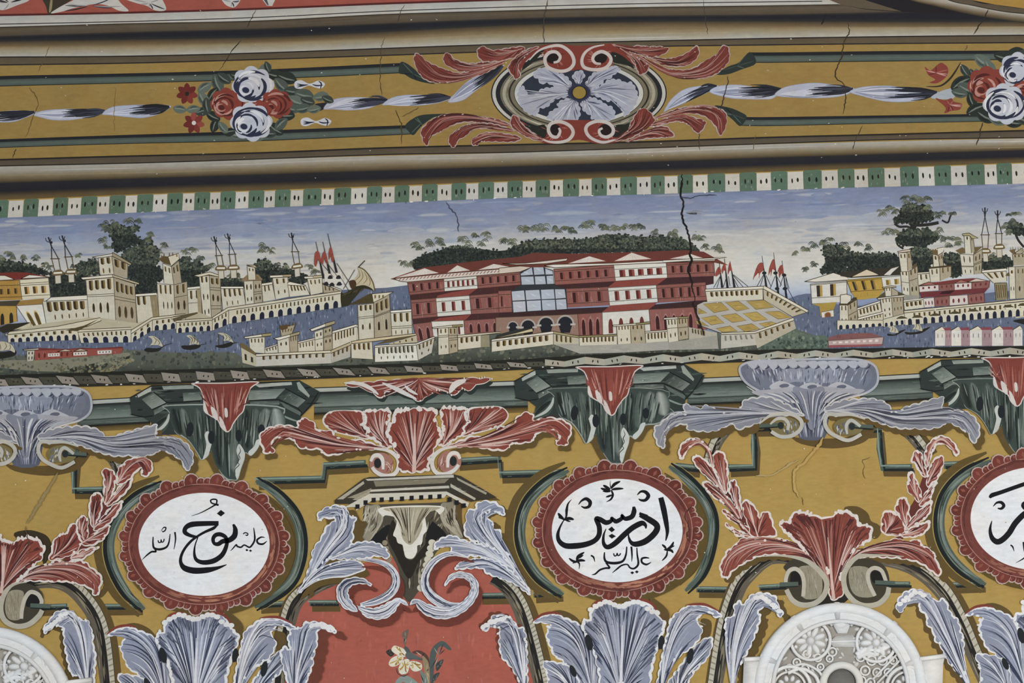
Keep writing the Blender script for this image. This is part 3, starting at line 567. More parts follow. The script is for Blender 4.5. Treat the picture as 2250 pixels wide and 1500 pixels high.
# ================================================================== ornamental merlon strip above the sky
FR('P')
t = Thing('merlon_strip', 'strip of alternating green and cream merlons with slits above the sky', 'painted strip')
bx = [-40, 18, 51, 84, 116, 149, 178, 213, 240, 275, 301, 336, 367, 401, 427, 461, 484, 517, 546, 580, 604, 638, 666, 706, 734, 771, 806, 839, 867, 899, 927, 961, 992, 1024, 1051, 1085, 1115, 1148, 1177, 1208, 1237, 1272, 1300, 1333, 1363, 1399, 1430, 1460, 1489, 1522, 1555, 1593, 1625, 1662, 1694, 1730, 1765, 1805, 1841, 1877, 1907, 1943, 1978, 2018, 2053, 2089, 2124, 2163, 2190, 2223, 2262, 2300]
for i in range(len(bx) - 1):
    x0, x1 = bx[i], bx[i + 1]; g = i % 2 == 0
    sl = 3 * (1 - x0 / 1100.0)   # slits lean slightly, more so towards the ends
    q = t.part('green_merlon' if g else 'cream_merlon'); tp = lambda x: atx(y_mt, x) + (0 if g else 2.5); bt = lambda x: atx(MB, x) + 1
    rr = 3 if g else 0
    P = [(x0 - sl * .4, bt(x0)), (x0 + sl * .4 + .8, tp(x0) + rr), (x0 + sl * .5 + rr, tp(x0)), (x1 + sl * .5 - rr, tp(x1)), (x1 + sl * .4, tp(x1) + rr), (x1 - sl * .4, bt(x1))]
    c = jit('556e5a' if g else 'bdb8ae', .07); q.poly(np.array(P), c)
    for k in range(7):
        x = U(x0 + 4, x1 - 4); y = U(tp(x) + 5, bt(x) - 5); q.rib(np.array([(x, y), (x + U(-1, 1), y + U(4, 9))]), U(2, 4), mix(c, '2f4036' if g and R() < .5 else 'dad6cc', U(.06, .2)), 'lens', k=2)
    hy = (tp(x0) + bt(x0)) / 2 - 1
    for f in (.3, .68):
        x = x0 + (x1 - x0) * (f + U(-.05, .05)); s_ = t.part('slit', parent=q); s_.ell(x, hy + U(-2, 2) - (x - x0) * .03, U(1.7, 2.4), U(4.6, 6.4), .12 * sl / 3, random.choice(['22261f', '2a2520', '1e1f22']), 10)
# ================================================================== buildings
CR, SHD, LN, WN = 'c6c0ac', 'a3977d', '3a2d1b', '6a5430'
def bil(Q, u, v): return (Q[0] * (1 - u) + Q[1] * u) * (1 - v) + (Q[3] * (1 - u) + Q[2] * u) * v
def opening(t, Q, u, v0, v1, hw, kind, par, c1, c2):
    q = t.part('arch' if kind in ('arch', 'ring') else 'window', parent=par)
    if kind in ('slot', 'oval'): hw *= 1.3
    A = lambda du, dv: bil(Q, u + hw * du, v0 + (v1 - v0) * dv)
    if kind == 'slot':
        q.poly(np.array([A(-1, 0), A(1, 0), A(1, .88), A(.3, 1), A(-.6, .95), A(-1, .8)]), c1, False); q.poly(np.array([A(.1, .06), A(1.0, 0), A(1.0, .86), A(.2, .92)]), c2, False)
    elif kind == 'rect':
        q.poly(np.array([A(-1, 0), A(.15, 0), A(.15, 1), A(-1, 1)]), c1, False); q.poly(np.array([A(.15, 0), A(1, 0), A(1, 1), A(.15, 1)]), c2, False)
    elif kind in ('arch', 'ring'):
        def pts(k): return np.array([A(-k, 1)] + [A(-k * math.cos(a), .45 - .45 * k * math.sin(a)) for a in np.linspace(0, math.pi, 8)] + [A(k, 1)])
        if kind == 'ring': q.poly(pts(1.28), c2, False)
        q.poly(pts(1), c1, False)
    else:
        q.poly(np.array([A(math.cos(a), .5 + .5 * math.sin(a)) for a in np.linspace(0, 2 * math.pi, 9)[:-1]]), c1, False)
def face(t, quad, c, rows=(), name='wall', line=True, wc=None, grad=.0, lines=()):
    Q = S(quad); q = t.part(name); c = jit(c, .03); h = None
    q.poly(Q, c)
    n = int(abs(area2(Q)) / 42)
    burst(Q, .00005)
    for k in range(min(n, 80)):   # dry vertical brush strokes
        u, v = U(.04, .96), U(.05, .7); q.rib(np.array([bil(Q, u, v), bil(Q, u, min(.97, v + U(.1, .4)))]), U(1, 3), mix(c, random.choice(['e6e0cf', '8d8468', '7b6a4a', '6b5a38', 'dcd8cc']), U(.1, .34)), 'lens', k=1)
    burst()
    for rw in rows:
        nn, v0, v1, wf, kind = rw[:5]; u0, u1 = rw[5] if len(rw) > 5 and rw[5] else (.06, .94); cc = rw[6] if len(rw) > 6 else (wc or ('3d301b', '82693a'))
        for i in range(nn):
            u = u0 + (i + .5) / nn * (u1 - u0); opening(t, Q, u, v0 + U(-.012, .012), v1 + U(-.012, .012), wf * (u1 - u0) / nn / 2, kind, q, cc[0], cc[1])
    for v in lines: q.rib(np.array([bil(Q, 0, v), bil(Q, 1, v)]), 1.1, LN, 'flat', k=2)
    if line:
        for a, b in ((0, 1), (1, 2), (0, 3)): q.rib(np.array([Q[a], Q[b]]), 1.3, mix(LN, c, .15), 'flat', k=2)
    return q
def cap(t, pts, c='d5d0c0', name='roof_edge', line=True):
    q = t.part(name); P = S(pts); q.poly(P, c)
    if line: q.rib(np.vstack([P, P[:1]]), 1.4, LN, 'flat', k=1)
def dark(t, pts, c, name='roof', st=0, sc=None):
    q = t.part(name); P = S(pts); a = q.poly(P, c); x0, y0 = a.min(0); x1, y1 = a.max(0)
    for k in range(st):
        for _ in range(20):
            o = (U(x0, x1), U(y0, y1)); e = (o[0] + U(-3, 3), o[1] + U(4, 9))
            if inside(o, a) and inside(e, a): q.rib(np.array([o, e]), U(1, 2), mix(c, sc or '000000', U(.2, .6)), 'lens', k=1); break
SM = ('5a4526', '5a4526')
# ---- far-left harbour
FR('A1')
t = Thing('painted_house', 'yellow and white two-storey house with red roof at the left edge', 'house')
dark(t, '-40 1000 150 990 320 992 620 1050 240 1078 -40 1095', '7a2f28', st=20); cap(t, '-40 1030 60 1030 175 1080 -40 1092', 'd3cbbd', 'gable'); cap(t, '255 1068 360 1022 600 1050', 'd8d0c2', 'gable')
face(t, '-40 1095 240 1085 270 1325 -40 1335', 'ab7f35', [(3, .42, .7, .42, 'rect')], lines=(.25, .85), wc=('3c3020', '7d5d28')); face(t, '240 1082 592 1060 618 1300 270 1318', 'd2c8ac', [(3, .38, .75, .55, 'rect', None, ('4f3c20', 'b98e45'))], lines=(.2, .3, .85))
dark(t, '-40 1345 250 1330 200 1400 -40 1405', '46402f', 'eave'); dark(t, '250 1335 540 1310 510 1390 200 1400', '9b7436', 'eave')
face(t, '-40 1400 200 1400 212 1590 -40 1650', 'b08a3c', [(2, .4, 1.0, .42, 'arch', None, ('2c2a22', '2c2a22'))]); face(t, '200 1400 520 1380 565 1625 380 1670', 'd6d2c6', [(2, .35, .95, .5, 'ring', (.1, .8), ('5b4a26', 'c0a35c'))])
dark(t, '-40 1680 90 1625 370 1598 130 1710 40 1735', '2f2d22', 'shed_roof'); cap(t, '130 1705 360 1608 382 1605 382 1670 205 1690', 'c2b796', 'shed_edge')
t = Thing('painted_battlement', 'long cream battlement with six tall slots next to the yellow house', 'battlement')
face(t, '520 1345 1075 1325 1092 1560 565 1625', CR, [(6, .05, .48, .55, 'slot'), (5, .62, .86, .16, 'oval', (.15, .95), SM)]); cap(t, '560 1345 625 1295 1065 1270 1068 1325')
t = Thing('painted_tower', 'largest cream tower on the left with a square turret on top', 'tower')
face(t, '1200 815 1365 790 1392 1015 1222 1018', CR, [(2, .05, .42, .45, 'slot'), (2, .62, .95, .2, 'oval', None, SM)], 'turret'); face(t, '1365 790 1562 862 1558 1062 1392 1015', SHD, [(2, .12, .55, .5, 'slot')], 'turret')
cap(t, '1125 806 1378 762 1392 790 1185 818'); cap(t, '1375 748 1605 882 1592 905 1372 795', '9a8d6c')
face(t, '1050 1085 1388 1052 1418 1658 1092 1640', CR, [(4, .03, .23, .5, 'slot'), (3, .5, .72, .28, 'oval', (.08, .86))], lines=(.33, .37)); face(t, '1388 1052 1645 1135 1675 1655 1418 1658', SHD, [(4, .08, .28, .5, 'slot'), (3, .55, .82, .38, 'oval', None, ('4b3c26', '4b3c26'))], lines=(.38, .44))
cap(t, '985 1055 1372 1018 1376 1052 1012 1082'); cap(t, '1372 1018 1702 1122 1692 1142 1376 1048', 'b7aa8c')
t = Thing('painted_battlement', 'low cream block between the largest tower and the left crowned tower', 'battlement')
face(t, '1655 1285 1905 1270 1945 1560 1680 1610', CR, [(2, .02, .35, .4, 'slot', (0, .55))]); face(t, '1830 1278 1915 1270 1942 1540 1870 1560', '8c7c58', line=False); cap(t, '1655 1258 1908 1240 1910 1272 1655 1288')
t = Thing('painted_tower', 'left crowned tower with a flared spiky crown', 'tower')
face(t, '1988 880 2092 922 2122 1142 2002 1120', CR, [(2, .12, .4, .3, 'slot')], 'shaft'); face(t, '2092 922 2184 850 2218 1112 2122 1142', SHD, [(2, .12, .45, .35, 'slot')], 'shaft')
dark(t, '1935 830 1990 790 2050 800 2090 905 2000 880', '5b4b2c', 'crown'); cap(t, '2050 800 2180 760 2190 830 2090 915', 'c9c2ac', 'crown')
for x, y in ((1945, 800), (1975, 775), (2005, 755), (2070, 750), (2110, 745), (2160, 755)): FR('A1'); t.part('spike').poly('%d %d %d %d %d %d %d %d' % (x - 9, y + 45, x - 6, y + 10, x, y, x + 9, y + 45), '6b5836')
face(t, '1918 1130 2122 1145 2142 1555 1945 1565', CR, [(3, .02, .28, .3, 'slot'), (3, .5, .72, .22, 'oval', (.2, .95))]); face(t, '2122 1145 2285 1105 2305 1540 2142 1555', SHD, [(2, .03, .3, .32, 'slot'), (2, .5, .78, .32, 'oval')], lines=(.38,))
# ---- towers along the pier
FR('A3')
t = Thing('painted_battlement', 'narrow cream block between the crowned tower and the striped square tower', 'battlement'); face(t, '178 1198 335 1190 352 1500 192 1510', CR, [(2, .06, .4, .3, 'slot')], lines=(.55,)); face(t, '290 1195 335 1190 352 1500 310 1505', '9a8c68', line=False); cap(t, '175 1175 332 1160 335 1192 178 1205')
t = Thing('painted_tower', 'square cream tower with banded shaded side left of the middle masts', 'tower')
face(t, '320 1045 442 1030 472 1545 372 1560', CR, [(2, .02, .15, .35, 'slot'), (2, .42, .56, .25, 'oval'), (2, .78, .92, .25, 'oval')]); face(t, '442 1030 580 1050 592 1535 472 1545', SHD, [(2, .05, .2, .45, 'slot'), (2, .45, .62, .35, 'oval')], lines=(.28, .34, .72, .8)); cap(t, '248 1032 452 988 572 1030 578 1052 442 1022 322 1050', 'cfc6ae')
t = Thing('painted_battlement', 'cream wall with four slots right of the banded tower', 'battlement'); face(t, '585 1190 855 1188 892 1400 610 1450', CR, [(4, .02, .42, .35, 'slot'), (3, .62, .85, .15, 'oval', (.1, .8), SM)]); cap(t, '583 1165 858 1165 862 1190 590 1192')
t = Thing('painted_tower', 'cream tower with a hipped brown roof and square lantern', 'tower')
dark(t, '828 1092 900 1025 1040 1015 1095 1075 1080 1095', '8a7350', st=14); face(t, '908 920 1002 930 1012 1080 920 1085', CR, [(2, .12, .35, .3, 'slot')], 'lantern'); cap(t, '900 905 1000 905 1030 935 1000 935', 'b6a784')
face(t, '868 1102 982 1095 992 1375 890 1390', CR, [(2, .12, .4, .3, 'oval'), (2, .68, .88, .25, 'oval')]); face(t, '982 1095 1082 1090 1096 1355 992 1375', SHD, [(2, .15, .38, .35, 'oval'), (2, .7, .88, .3, 'oval')], lines=(.5, .6))
t = Thing('painted_battlement', 'short cream wall right of the hip-roofed tower', 'battlement'); face(t, '1085 1155 1215 1140 1252 1320 1100 1350', CR, [(2, .05, .4, .3, 'slot', (.1, .8))]); cap(t, '1082 1130 1212 1110 1215 1142 1085 1158')
t = Thing('painted_tower', 'pale tower with a flat white cap below the single mast, left one', 'tower'); face(t, '1218 1062 1402 1052 1422 1290 1252 1320', CR, [(2, .05, .3, .25, 'slot'), (2, .6, .8, .2, 'oval', None, SM)]); cap(t, '1180 1032 1345 1025 1345 1052 1190 1060'); cap(t, '1345 1022 1445 1018 1445 1048 1345 1052', 'a29470')
t = Thing('painted_battlement', 'cream wall with a sloping white coping between the two flat-capped towers', 'battlement'); face(t, '1402 1145 1620 1155 1672 1265 1425 1292', CR, [(5, .05, .55, .4, 'slot', (.1, .95))]); cap(t, '1400 1118 1430 1108 1622 1150 1615 1160 1405 1148')
t = Thing('painted_tower', 'pale tower with a flat white cap beside the galleon', 'tower'); face(t, '1640 1066 1822 1055 1832 1238 1682 1270', CR, [(3, .12, .4, .25, 'slot')]); cap(t, '1598 1046 1712 1040 1712 1066 1610 1072'); cap(t, '1712 1036 1822 1028 1825 1055 1712 1066', 'b6a784')
t = Thing('painted_battlement', 'sloping cream wall end running down to the pier head', 'battlement'); face(t, '1825 1140 2050 1215 2050 1228 1838 1245', SHD, [(3, .1, .7, .3, 'slot', (.05, .7))]); cap(t, '1822 1128 1850 1125 2060 1205 2050 1222')
# ---- quays with arches
BA = ('23283a', 'c9c3b0')
def quay(label, segs, caps):
    t = Thing('painted_quay', label, 'quay')
    for quad, na, nw in segs:
        face(t, quad, 'c3bda6', ([(nw, .12, .42, .3, 'slot')] if nw else []) + [(na, .5, 1.0, .52, 'ring', (.01, .99), BA)], 'quay_wall')
    for c in caps: cap(t, c, 'c9c0a6')
FR('A2')
t = Thing('painted_pavement', 'tan sloping quayside behind the left arched sea wall', 'pavement', kind='thing'); cap(t, '60 640 300 560 570 500 1090 435 1240 440 1680 500 1860 440 2300 380 2300 440 1610 640 955 620 100 660', 'b3a98c', 'quayside', False)
FR('A4'); cap(t, '-60 440 300 362 500 440 690 330 690 420 490 480 40 500 -60 500', 'ada386', 'quayside', False)
FR('A2')
quay('arched sea wall running from the left edge to the big tower', [('95 640 955 560 965 705 100 735', 9, 8), ('952 610 1602 575 1602 735 990 742', 5, 10), ('1602 630 1862 460 1862 590 1602 742', 3, 3), ('1862 462 2265 405 2265 560 1862 595', 4, 5)],
     ['90 632 120 605 700 540 1225 435 1240 470 1060 545 955 560 110 640', '942 582 1600 552 1605 578 950 612', '1600 590 1855 432 2265 385 2265 408 1862 462 1602 632'])
dk = THINGS[-1]; dark(dk, '800 590 1030 530 1210 450 1060 540 950 600', '4e4428', 'roof', 8)
FR('A4')
quay('long arched pier running out to the galleon', [('40 490 482 462 482 592 40 622', 5, 8), ('482 450 682 335 682 512 482 592', 2, 4), ('682 340 2057 138 2057 305 682 512', 12, 26)],
     ['40 470 250 452 482 440 482 465 40 495', '482 432 670 312 2055 110 2058 140 682 345 482 462']); dk = THINGS[-1]; dark(dk, '0 420 300 368 305 385 100 460 0 470', '5b4f34', 'roof', 6); cap(dk, '-20 430 110 415 -20 455', 'c2b796')
# ---- masts
def mast(label, v):
    t = Thing('signal_mast', label, 'mast', 'spidery masts above the harbour'); a = [S(v)[i] for i in range(6)]; tip, ap, bL, bR, oL, oR = a; q = t.part('mast'); c = '2a2a2c'
    q.rib(np.array([tip, ap]), 3.2, c, 'flat', k=2); d = 7
    for s in (-1, 1): q.rib(np.array([tip + [s * 6, 2], tip + [s * 4.5, 8], tip + [0, 11]]), 1.6, c, 'flat', k=3)
    q.ell(ap[0], ap[1] - 8, 2.6, 3, 0, c, 10)
    q.rib(np.array([ap, bL]), 1.8, c, 'flat', k=2); q.rib(np.array([ap, bR]), 1.8, c, 'flat', k=2); q.rib(np.array([bL, oL]), 1.8, '5a4a30', 'flat', k=2); q.rib(np.array([bR, oR]), 1.8, '5a4a30', 'flat', k=2); q.rib(np.array([bL - [3, 0], bR + [3, 0]]), 1.8, '4a3c26', 'flat', k=2)
    q = t.part('platform'); w = oR[0] - oL[0]; m = (oL + oR) / 2
    q.blob(np.array([oL + [-6, 2], oL + [0, -3], oR + [0, -3], oR + [6, 2], oR + [5, 8], oL + [-5, 8]]), '6b5836'); q.poly(np.array([oL + [-3, 1], oR + [3, 1], oR + [3, 5], oL + [-3, 5]]), 'd6d0c0', False)
    q = t.part('post'); q.poly(np.array([oL + [0, 9], oR + [0, 9], oR + [1, 26], oL + [1, 26]]), 'bdb8a8'); q.rib(np.array([oL + [0, 9], oL + [1, 26]]), 1.2, '6b5836', 'flat', k=1); q.rib(np.array([oR + [0, 9], oR + [1, 26]]), 1.2, '6b5836', 'flat', k=1)
FR('A1'); mast('leftmost mast of the pair above the yellow house', '590 560 628 670 632 825 715 825 672 985 742 978'); mast('second mast from the left, above the dark thicket', '757 540 790 650 800 805 878 800 835 970 905 966')
FR('A3'); mast('left mast of the pair above the banded tower', '500 550 525 650 530 790 595 785 555 925 620 925'); mast('right mast of the pair beside the banded tower', '665 515 690 620 690 775 760 770 705 920 775 915'); mast('single mast left of the galleon', '1445 505 1462 600 1455 740 1530 740 1485 905 1548 892')
FR('B5'); mast('left mast of the pair at the right end of the city', '1745 365 1745 480 1705 700 1790 700 1720 880 1780 880'); mast('right mast of the pair near the right edge', '1900 400 1900 500 1880 685 1950 685 1887 832 1950 827')
# ---- galleon and boats
RDF = '96453a'
def flagmast(t, x0, y0, x1, y1, flag, c='26282c'):
    q = t.part('mast'); q.rib(np.vstack([S('%g %g' % (x0, y0)), S('%g %g' % (x1, y1))]), 4.2, c, [.25, .3, .6, 1.0, 1.2], k=5)
    if flag is not None:
        f = t.part('flag'); a = f.blob(flag, RDF)
        for k in range(3): v = a[random.randrange(len(a))]; f.rib(np.array([a.mean(0), v]), 1.5, '7c332a', 'lens', k=2)
FR('A3')
t = Thing('galleon', 'dark galleon with three red pennants at the pier head', 'ship')
cap(t, '1850 1010 2060 990 2090 1130 1850 1140', 'c9c4bb', 'hull_upper', False)
for x, y in ((1920, 1050), (2020, 1050), (1870, 1130), (1940, 1140), (2030, 1130)):
    FR('A3'); t.part('port').blob('%d %d %d %d %d %d %d %d' % (x - 28, y + 22, x - 14, y - 16, x + 18, y - 18, x + 30, y + 20), '26282c')
for v in ((1745, 620, 1840, 1070, '1735 760 1775 735 1800 800 1808 880 1780 850 1760 830 1750 920 1725 890'), (1830, 620, 1915, 1010, '1820 790 1850 735 1880 800 1890 890 1870 880 1850 820 1830 900 1810 860'), (1890, 520, 2000, 1000, '1900 760 1925 680 1950 740 1965 840 1945 870 1925 800 1905 840')): flagmast(t, *v)
q = t.part('rigging')
for s_ in ('2000 880 2150 1110', '1830 900 1960 1050', '1900 900 2020 1060', '2222 960 2080 1200', '2050 1060 2150 1220'): q.rib(S(s_), 1.2, '3a3a3a', 'flat', k=2)
FR('A5'); q = t.part('hull'); q.blob('50 1240 90 1250 200 1190 240 1150 330 1140 400 1170 445 1215 380 1195 310 1200 250 1270 190 1340 150 1395 60 1400', '34301f')
for k in range(12): q.rib(S('%g %g %g %g' % (70 + 20 * k, 1290 - 6 * k + U(-20, 20), 120 + 20 * k, 1240 - 5 * k)), 1.6, random.choice(['55492c', '1f1e1a']), 'lens', k=2)
q = t.part('sail'); q.blob('262 930 330 960 400 1040 445 1130 465 1225 420 1185 330 1150 220 1165 170 1140 155 1100 200 1085 250 1040 268 990', 'b9ad8c'); a = S('262 930 330 960 400 1040 445 1130 465 1225')
q.rib(a, 2.4, '5a4d2c', 'flat')
for s_ in ('290 950 320 1050 240 1150', '330 980 370 1070 320 1140', '380 1030 410 1110 390 1165', '270 960 280 1040 200 1110'): q.rib(S(s_), 1.6, '7a6a42', 'lens')
q.blob('155 1100 220 1090 240 1150 190 1200 160 1150', '4a3320', skirt=False); q.rib(S('345 850 262 935'), 2, '3a342a', 'flat', k=2)
def boat(label, hull, sail, lines, spar=None):
    t = Thing('sailing_boat', label, 'boat', 'small sailing boats in the harbour'); q = t.part('hull'); q.blob(hull, '262622'); q = t.part('sail'); q.blob(sail, 'b5af98')
    for l in lines: q.rib(S(l), 1.5, '5d553f', 'lens')
    q = t.part('spar')
    if spar: q.rib(S(spar), 2, '2c2a24', 'out')
FR('A2')
boat('sailing boat cut off by the left edge below the yellow house', '-80 860 60 850 180 830 200 870 140 910 -80 940', '-40 740 40 725 120 750 170 800 182 860 110 830 20 840 -40 820', ('60 730 80 790 40 835', '120 755 130 800 110 830', '0 750 10 800 10 830'))
boat('small sailing boat below the left crowned tower', '1760 825 1800 800 1900 805 1970 800 1940 840 1850 855 1780 845', '1810 665 1880 660 1950 710 1990 790 1930 770 1850 770 1830 780 1860 730 1850 690', ('1870 665 1910 710 1880 765', '1910 690 1950 740 1930 770'), '1960 810 2020 770 2110 745')
FR('A4')
boat('small sailing boat left of the cream fortress, the lower of two', '105 775 200 770 310 760 340 780 280 815 180 825 120 810', '165 655 210 645 280 680 320 760 250 750 200 765 220 710 200 680', ('230 655 270 700 250 745', '260 670 300 720 290 755', '200 660 240 700 220 755'), '300 780 350 765 415 750')
boat('small sailing boat left of the cream fortress, nearer to it', '515 775 600 760 700 730 740 720 720 770 640 800 560 800', '550 625 610 620 680 650 725 710 740 740 670 715 610 720 630 680 600 650', ('620 625 660 670 640 710', '660 645 700 690 680 715'), '730 745 800 735')
boat_t = THINGS[-1]; boat_t.part('mast').rib(S('560 635 560 770'), 1.6, '4a4430', 'flat', k=2); boat_t.parts[-1].rib(S('615 650 618 760'), 1.6, '4a4430', 'flat', k=2)
FR('B6')
boat('small sailing boat below the right tower with the lantern', '560 960 640 970 700 930 780 910 700 960 640 985 560 985', '515 870 580 850 650 880 690 945 640 950 580 935 590 900 560 880', ('600 860 620 900 600 935', '640 880 650 920 640 945'), None)
boat('small sailing boat in front of the right arched sea wall', '770 940 850 945 950 930 1000 900 1080 880 980 950 880 970 790 970', '800 830 870 810 940 840 980 910 970 930 900 905 860 910 890 870 860 840', ('880 815 910 860 890 905', '920 830 950 880 940 915'), None)
boat('pale sailing boat cut off by the right edge', '2090 800 2222 780 2300 790 2300 860 2150 830', '2110 655 2222 620 2300 640 2300 770 2222 760 2120 770 2170 710', ('2150 660 2180 700 2150 750', '2222 650 2230 700 2222 750'), None)
# ---- corner tower and blocks left of the palace
FR('A6')
t = Thing('painted_battlement', 'low sloping cream wall running up to the corner tower left of the palace', 'battlement'); face(t, '-30 850 255 765 268 920 -30 1010', CR, [(7, .06, .5, .35, 'slot')]); cap(t, '-30 825 252 738 256 768 -30 852')
t = Thing('painted_house', 'pale block with a dark-capped top between the corner tower and the palace', 'house'); face(t, '655 595 912 578 922 865 672 880', CR, [(3, .04, .42, .35, 'slot'), (3, .74, .95, .14, 'oval', None, SM)], lines=(.6, .68)); cap(t, '648 570 908 550 912 580 655 598', 'dcd8cc')
t = Thing('painted_tower', 'cream corner tower with a dark overhanging roof left of the palace', 'tower')
face(t, '255 502 452 482 462 905 270 925', CR, [(3, .02, .17, .4, 'slot'), (2, .55, .74, .22, 'oval', None, ('4b3c26', '8d7442'))], lines=(.35, .4)); face(t, '452 470 642 362 672 875 462 905', SHD, [(3, .08, .33, .45, 'slot'), (2, .58, .82, .26, 'arch', None, ('2b241a', '2b241a'))], lines=(.4, .43))
dark(t, '145 502 410 362 435 370 445 475', '4e4226', st=16); cap(t, '430 368 692 343 560 420 448 472', 'c9c2a8'); q = t.part('window')
for x in (470, 520, 565): FR('A6'); t.part('window').poly('%d %d %d %d %d %d %d %d' % (x - 12, 385, x + 12, 380, x + 8, 420, x - 8, 425), '6f5c36', False)
# ---- the red palace
PR, PW, PD = '8d544d', 'cbc8bf', '482828'
RW, WW, AR = ('3c1f20', '84453c'), ('5e2622', '8e463c'), ('3f1f20', 'a5706a')
t = Thing('painted_palace', 'large red and white three-storey palace with gabled roofs at the centre', 'palace')
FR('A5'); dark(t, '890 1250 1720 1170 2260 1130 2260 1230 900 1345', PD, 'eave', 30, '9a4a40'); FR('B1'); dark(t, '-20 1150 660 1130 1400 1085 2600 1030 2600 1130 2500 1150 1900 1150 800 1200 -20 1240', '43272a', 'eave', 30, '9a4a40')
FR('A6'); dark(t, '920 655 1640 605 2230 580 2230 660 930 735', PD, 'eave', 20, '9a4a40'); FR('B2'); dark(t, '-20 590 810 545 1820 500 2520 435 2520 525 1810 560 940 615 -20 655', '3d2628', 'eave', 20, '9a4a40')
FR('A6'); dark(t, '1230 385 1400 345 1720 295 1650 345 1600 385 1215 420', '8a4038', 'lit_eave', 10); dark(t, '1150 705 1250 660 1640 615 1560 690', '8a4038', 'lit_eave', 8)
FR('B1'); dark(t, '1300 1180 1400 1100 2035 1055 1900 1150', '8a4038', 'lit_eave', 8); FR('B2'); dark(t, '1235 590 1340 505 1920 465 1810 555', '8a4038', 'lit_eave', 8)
FR('A5')
face(t, '862 1110 1308 1075 1315 1222 888 1265', PR, [(4, .18, .72, .48, 'rect', None, RW)], lines=(.12, .8)); face(t, '1306 1062 1708 1028 1722 1185 1315 1220', PW, [(6, .28, .72, .5, 'rect', None, WW)], lines=(.25, .76)); face(t, '1706 1022 2242 985 2247 1140 1722 1185', PR, [(5, .22, .7, .5, 'rect', None, RW)], lines=(.16, .8))
FR('B1')
face(t, '648 952 1382 897 1402 1098 665 1142', PR, [(6, .25, .68, .5, 'rect', None, RW)], lines=(.16, .76)); face(t, '1380 897 2022 868 2037 1050 1402 1095', PW, [(5, .35, .76, .62, 'rect', None, WW)], lines=(.3, .78)); face(t, '2020 868 2600 838 2615 1035 2037 1055', PR, [(5, .25, .7, .5, 'rect', None, RW)], lines=(.18, .78))
FR('A6')
face(t, '902 440 1212 415 1228 640 922 668', PR, [(2, .22, .78, .42, 'rect', None, RW)], lines=(.16, .85)); face(t, '1210 418 1622 385 1642 610 1228 640', PW, [(3, .24, .76, .35, 'rect', None, WW)], lines=(.2, .8)); face(t, '1620 385 2122 343 2142 585 1642 610', PR, [(3, .2, .72, .45, 'rect', None, RW)], lines=(.15, .78))
FR('B2')
face(t, '-30 330 130 322 140 580 -20 590', PR, [(1, .25, .75, .4, 'rect', (.05, .5), RW)], lines=(.18, .8)); face(t, '798 302 1312 280 1332 502 815 532', PR, [(3, .22, .75, .42, 'rect', None, RW)], lines=(.17, .8)); face(t, '1310 292 1902 258 1922 462 1332 507', PW, [(4, .22, .74, .42, 'rect', None, WW)], lines=(.18, .78)); face(t, '1900 260 2502 222 2515 442 1922 472', PR, [(5, .22, .74, .5, 'rect', None, RW)], lines=(.18, .78))
FR('A6')
face(t, '928 735 1162 705 1185 905 980 940', PR, [(2, .28, .98, .4, 'ring', None, AR)]); face(t, '1155 702 1552 688 1562 860 1180 890', PW, [(4, .4, .95, .3, 'arch', None, ('5e2622', '5e2622'))]); face(t, '1550 690 2100 655 2110 830 1562 855', PR, [(5, .28, .92, .38, 'ring', None, AR)])
FR('B2')
face(t, '-60 655 942 612 962 872 -60 850', '8f6f5f', name='arcade')
for cx_, cy_, r_ in ((150, 765, 55), (335, 765, 78), (555, 740, 84), (790, 730, 88)):
    FR('B2'); q = t.part('arch')
    def ap(k, ex=120): return ' '.join('%g %g' % (cx_ - r_ * k * math.cos(a), cy_ - r_ * k * math.sin(a)) for a in np.linspace(0, math.pi, 10)) + ' %g %g %g %g' % (cx_ + r_ * .62, cy_ + ex, cx_ - r_ * .62, cy_ + ex)
    q.poly(ap(1.25, 30), 'a39a92'); q.poly(ap(1, 110), '23252c', False); q.rib(S('%g %g %g %g' % (cx_ - r_ * 1.4, cy_ + 10, cx_ - r_ * .7, cy_ + 10)), 4, 'b0aaa2', 'flat', k=2); q.rib(S('%g %g %g %g' % (cx_ + r_ * .7, cy_ + 8, cx_ + r_ * 1.4, cy_ + 6)), 4, 'b0aaa2', 'flat', k=2)
face(t, '940 612 1242 592 1248 865 960 872', PR, [(3, .25, .98, .5, 'ring', None, AR)]); face(t, '1240 592 1812 556 1832 820 1248 862', PW, [(4, .3, .98, .42, 'arch', None, ('6b322c', '6b322c'))]); face(t, '1810 556 2512 520 2515 800 1832 815', PR, [(6, .3, .95, .45, 'ring', None, AR)])
FR('B1'); q = t.part('glazed_bay', 'blue-grey glazed bay'); q.poly('235 990 385 925 385 895 520 890 540 935 640 965 655 1145 800 1195 815 1440 150 1485 130 1215 248 1150', '32353a')
for pn in ('245 1010 380 930 395 1020 250 1030', '398 900 515 895 535 1015 410 1022', '545 945 632 975 640 1015 550 1018', '250 1045 400 1042 410 1138 258 1142', '418 1042 540 1038 552 1134 425 1138', '560 1036 640 1032 648 1130 568 1134',
           '135 1225 285 1212 298 1328 145 1338', '302 1212 472 1205 488 1320 312 1328', '492 1205 648 1198 660 1312 500 1320', '662 1198 780 1198 795 1302 672 1312', '148 1350 300 1342 308 1468 158 1480', '318 1340 488 1332 495 1455 328 1465', '502 1330 662 1325 670 1448 512 1455', '675 1325 797 1318 808 1438 685 1446'):
    FR('B1'); w_ = t.part('pane', parent=q); a = w_.poly(pn, jit('a9b0bd', .05), False); w_.rib(np.array([a.mean(0) + [-6, -3], a.mean(0) + [6, 3]]), 4, 'b9bec8', 'lens', k=2)
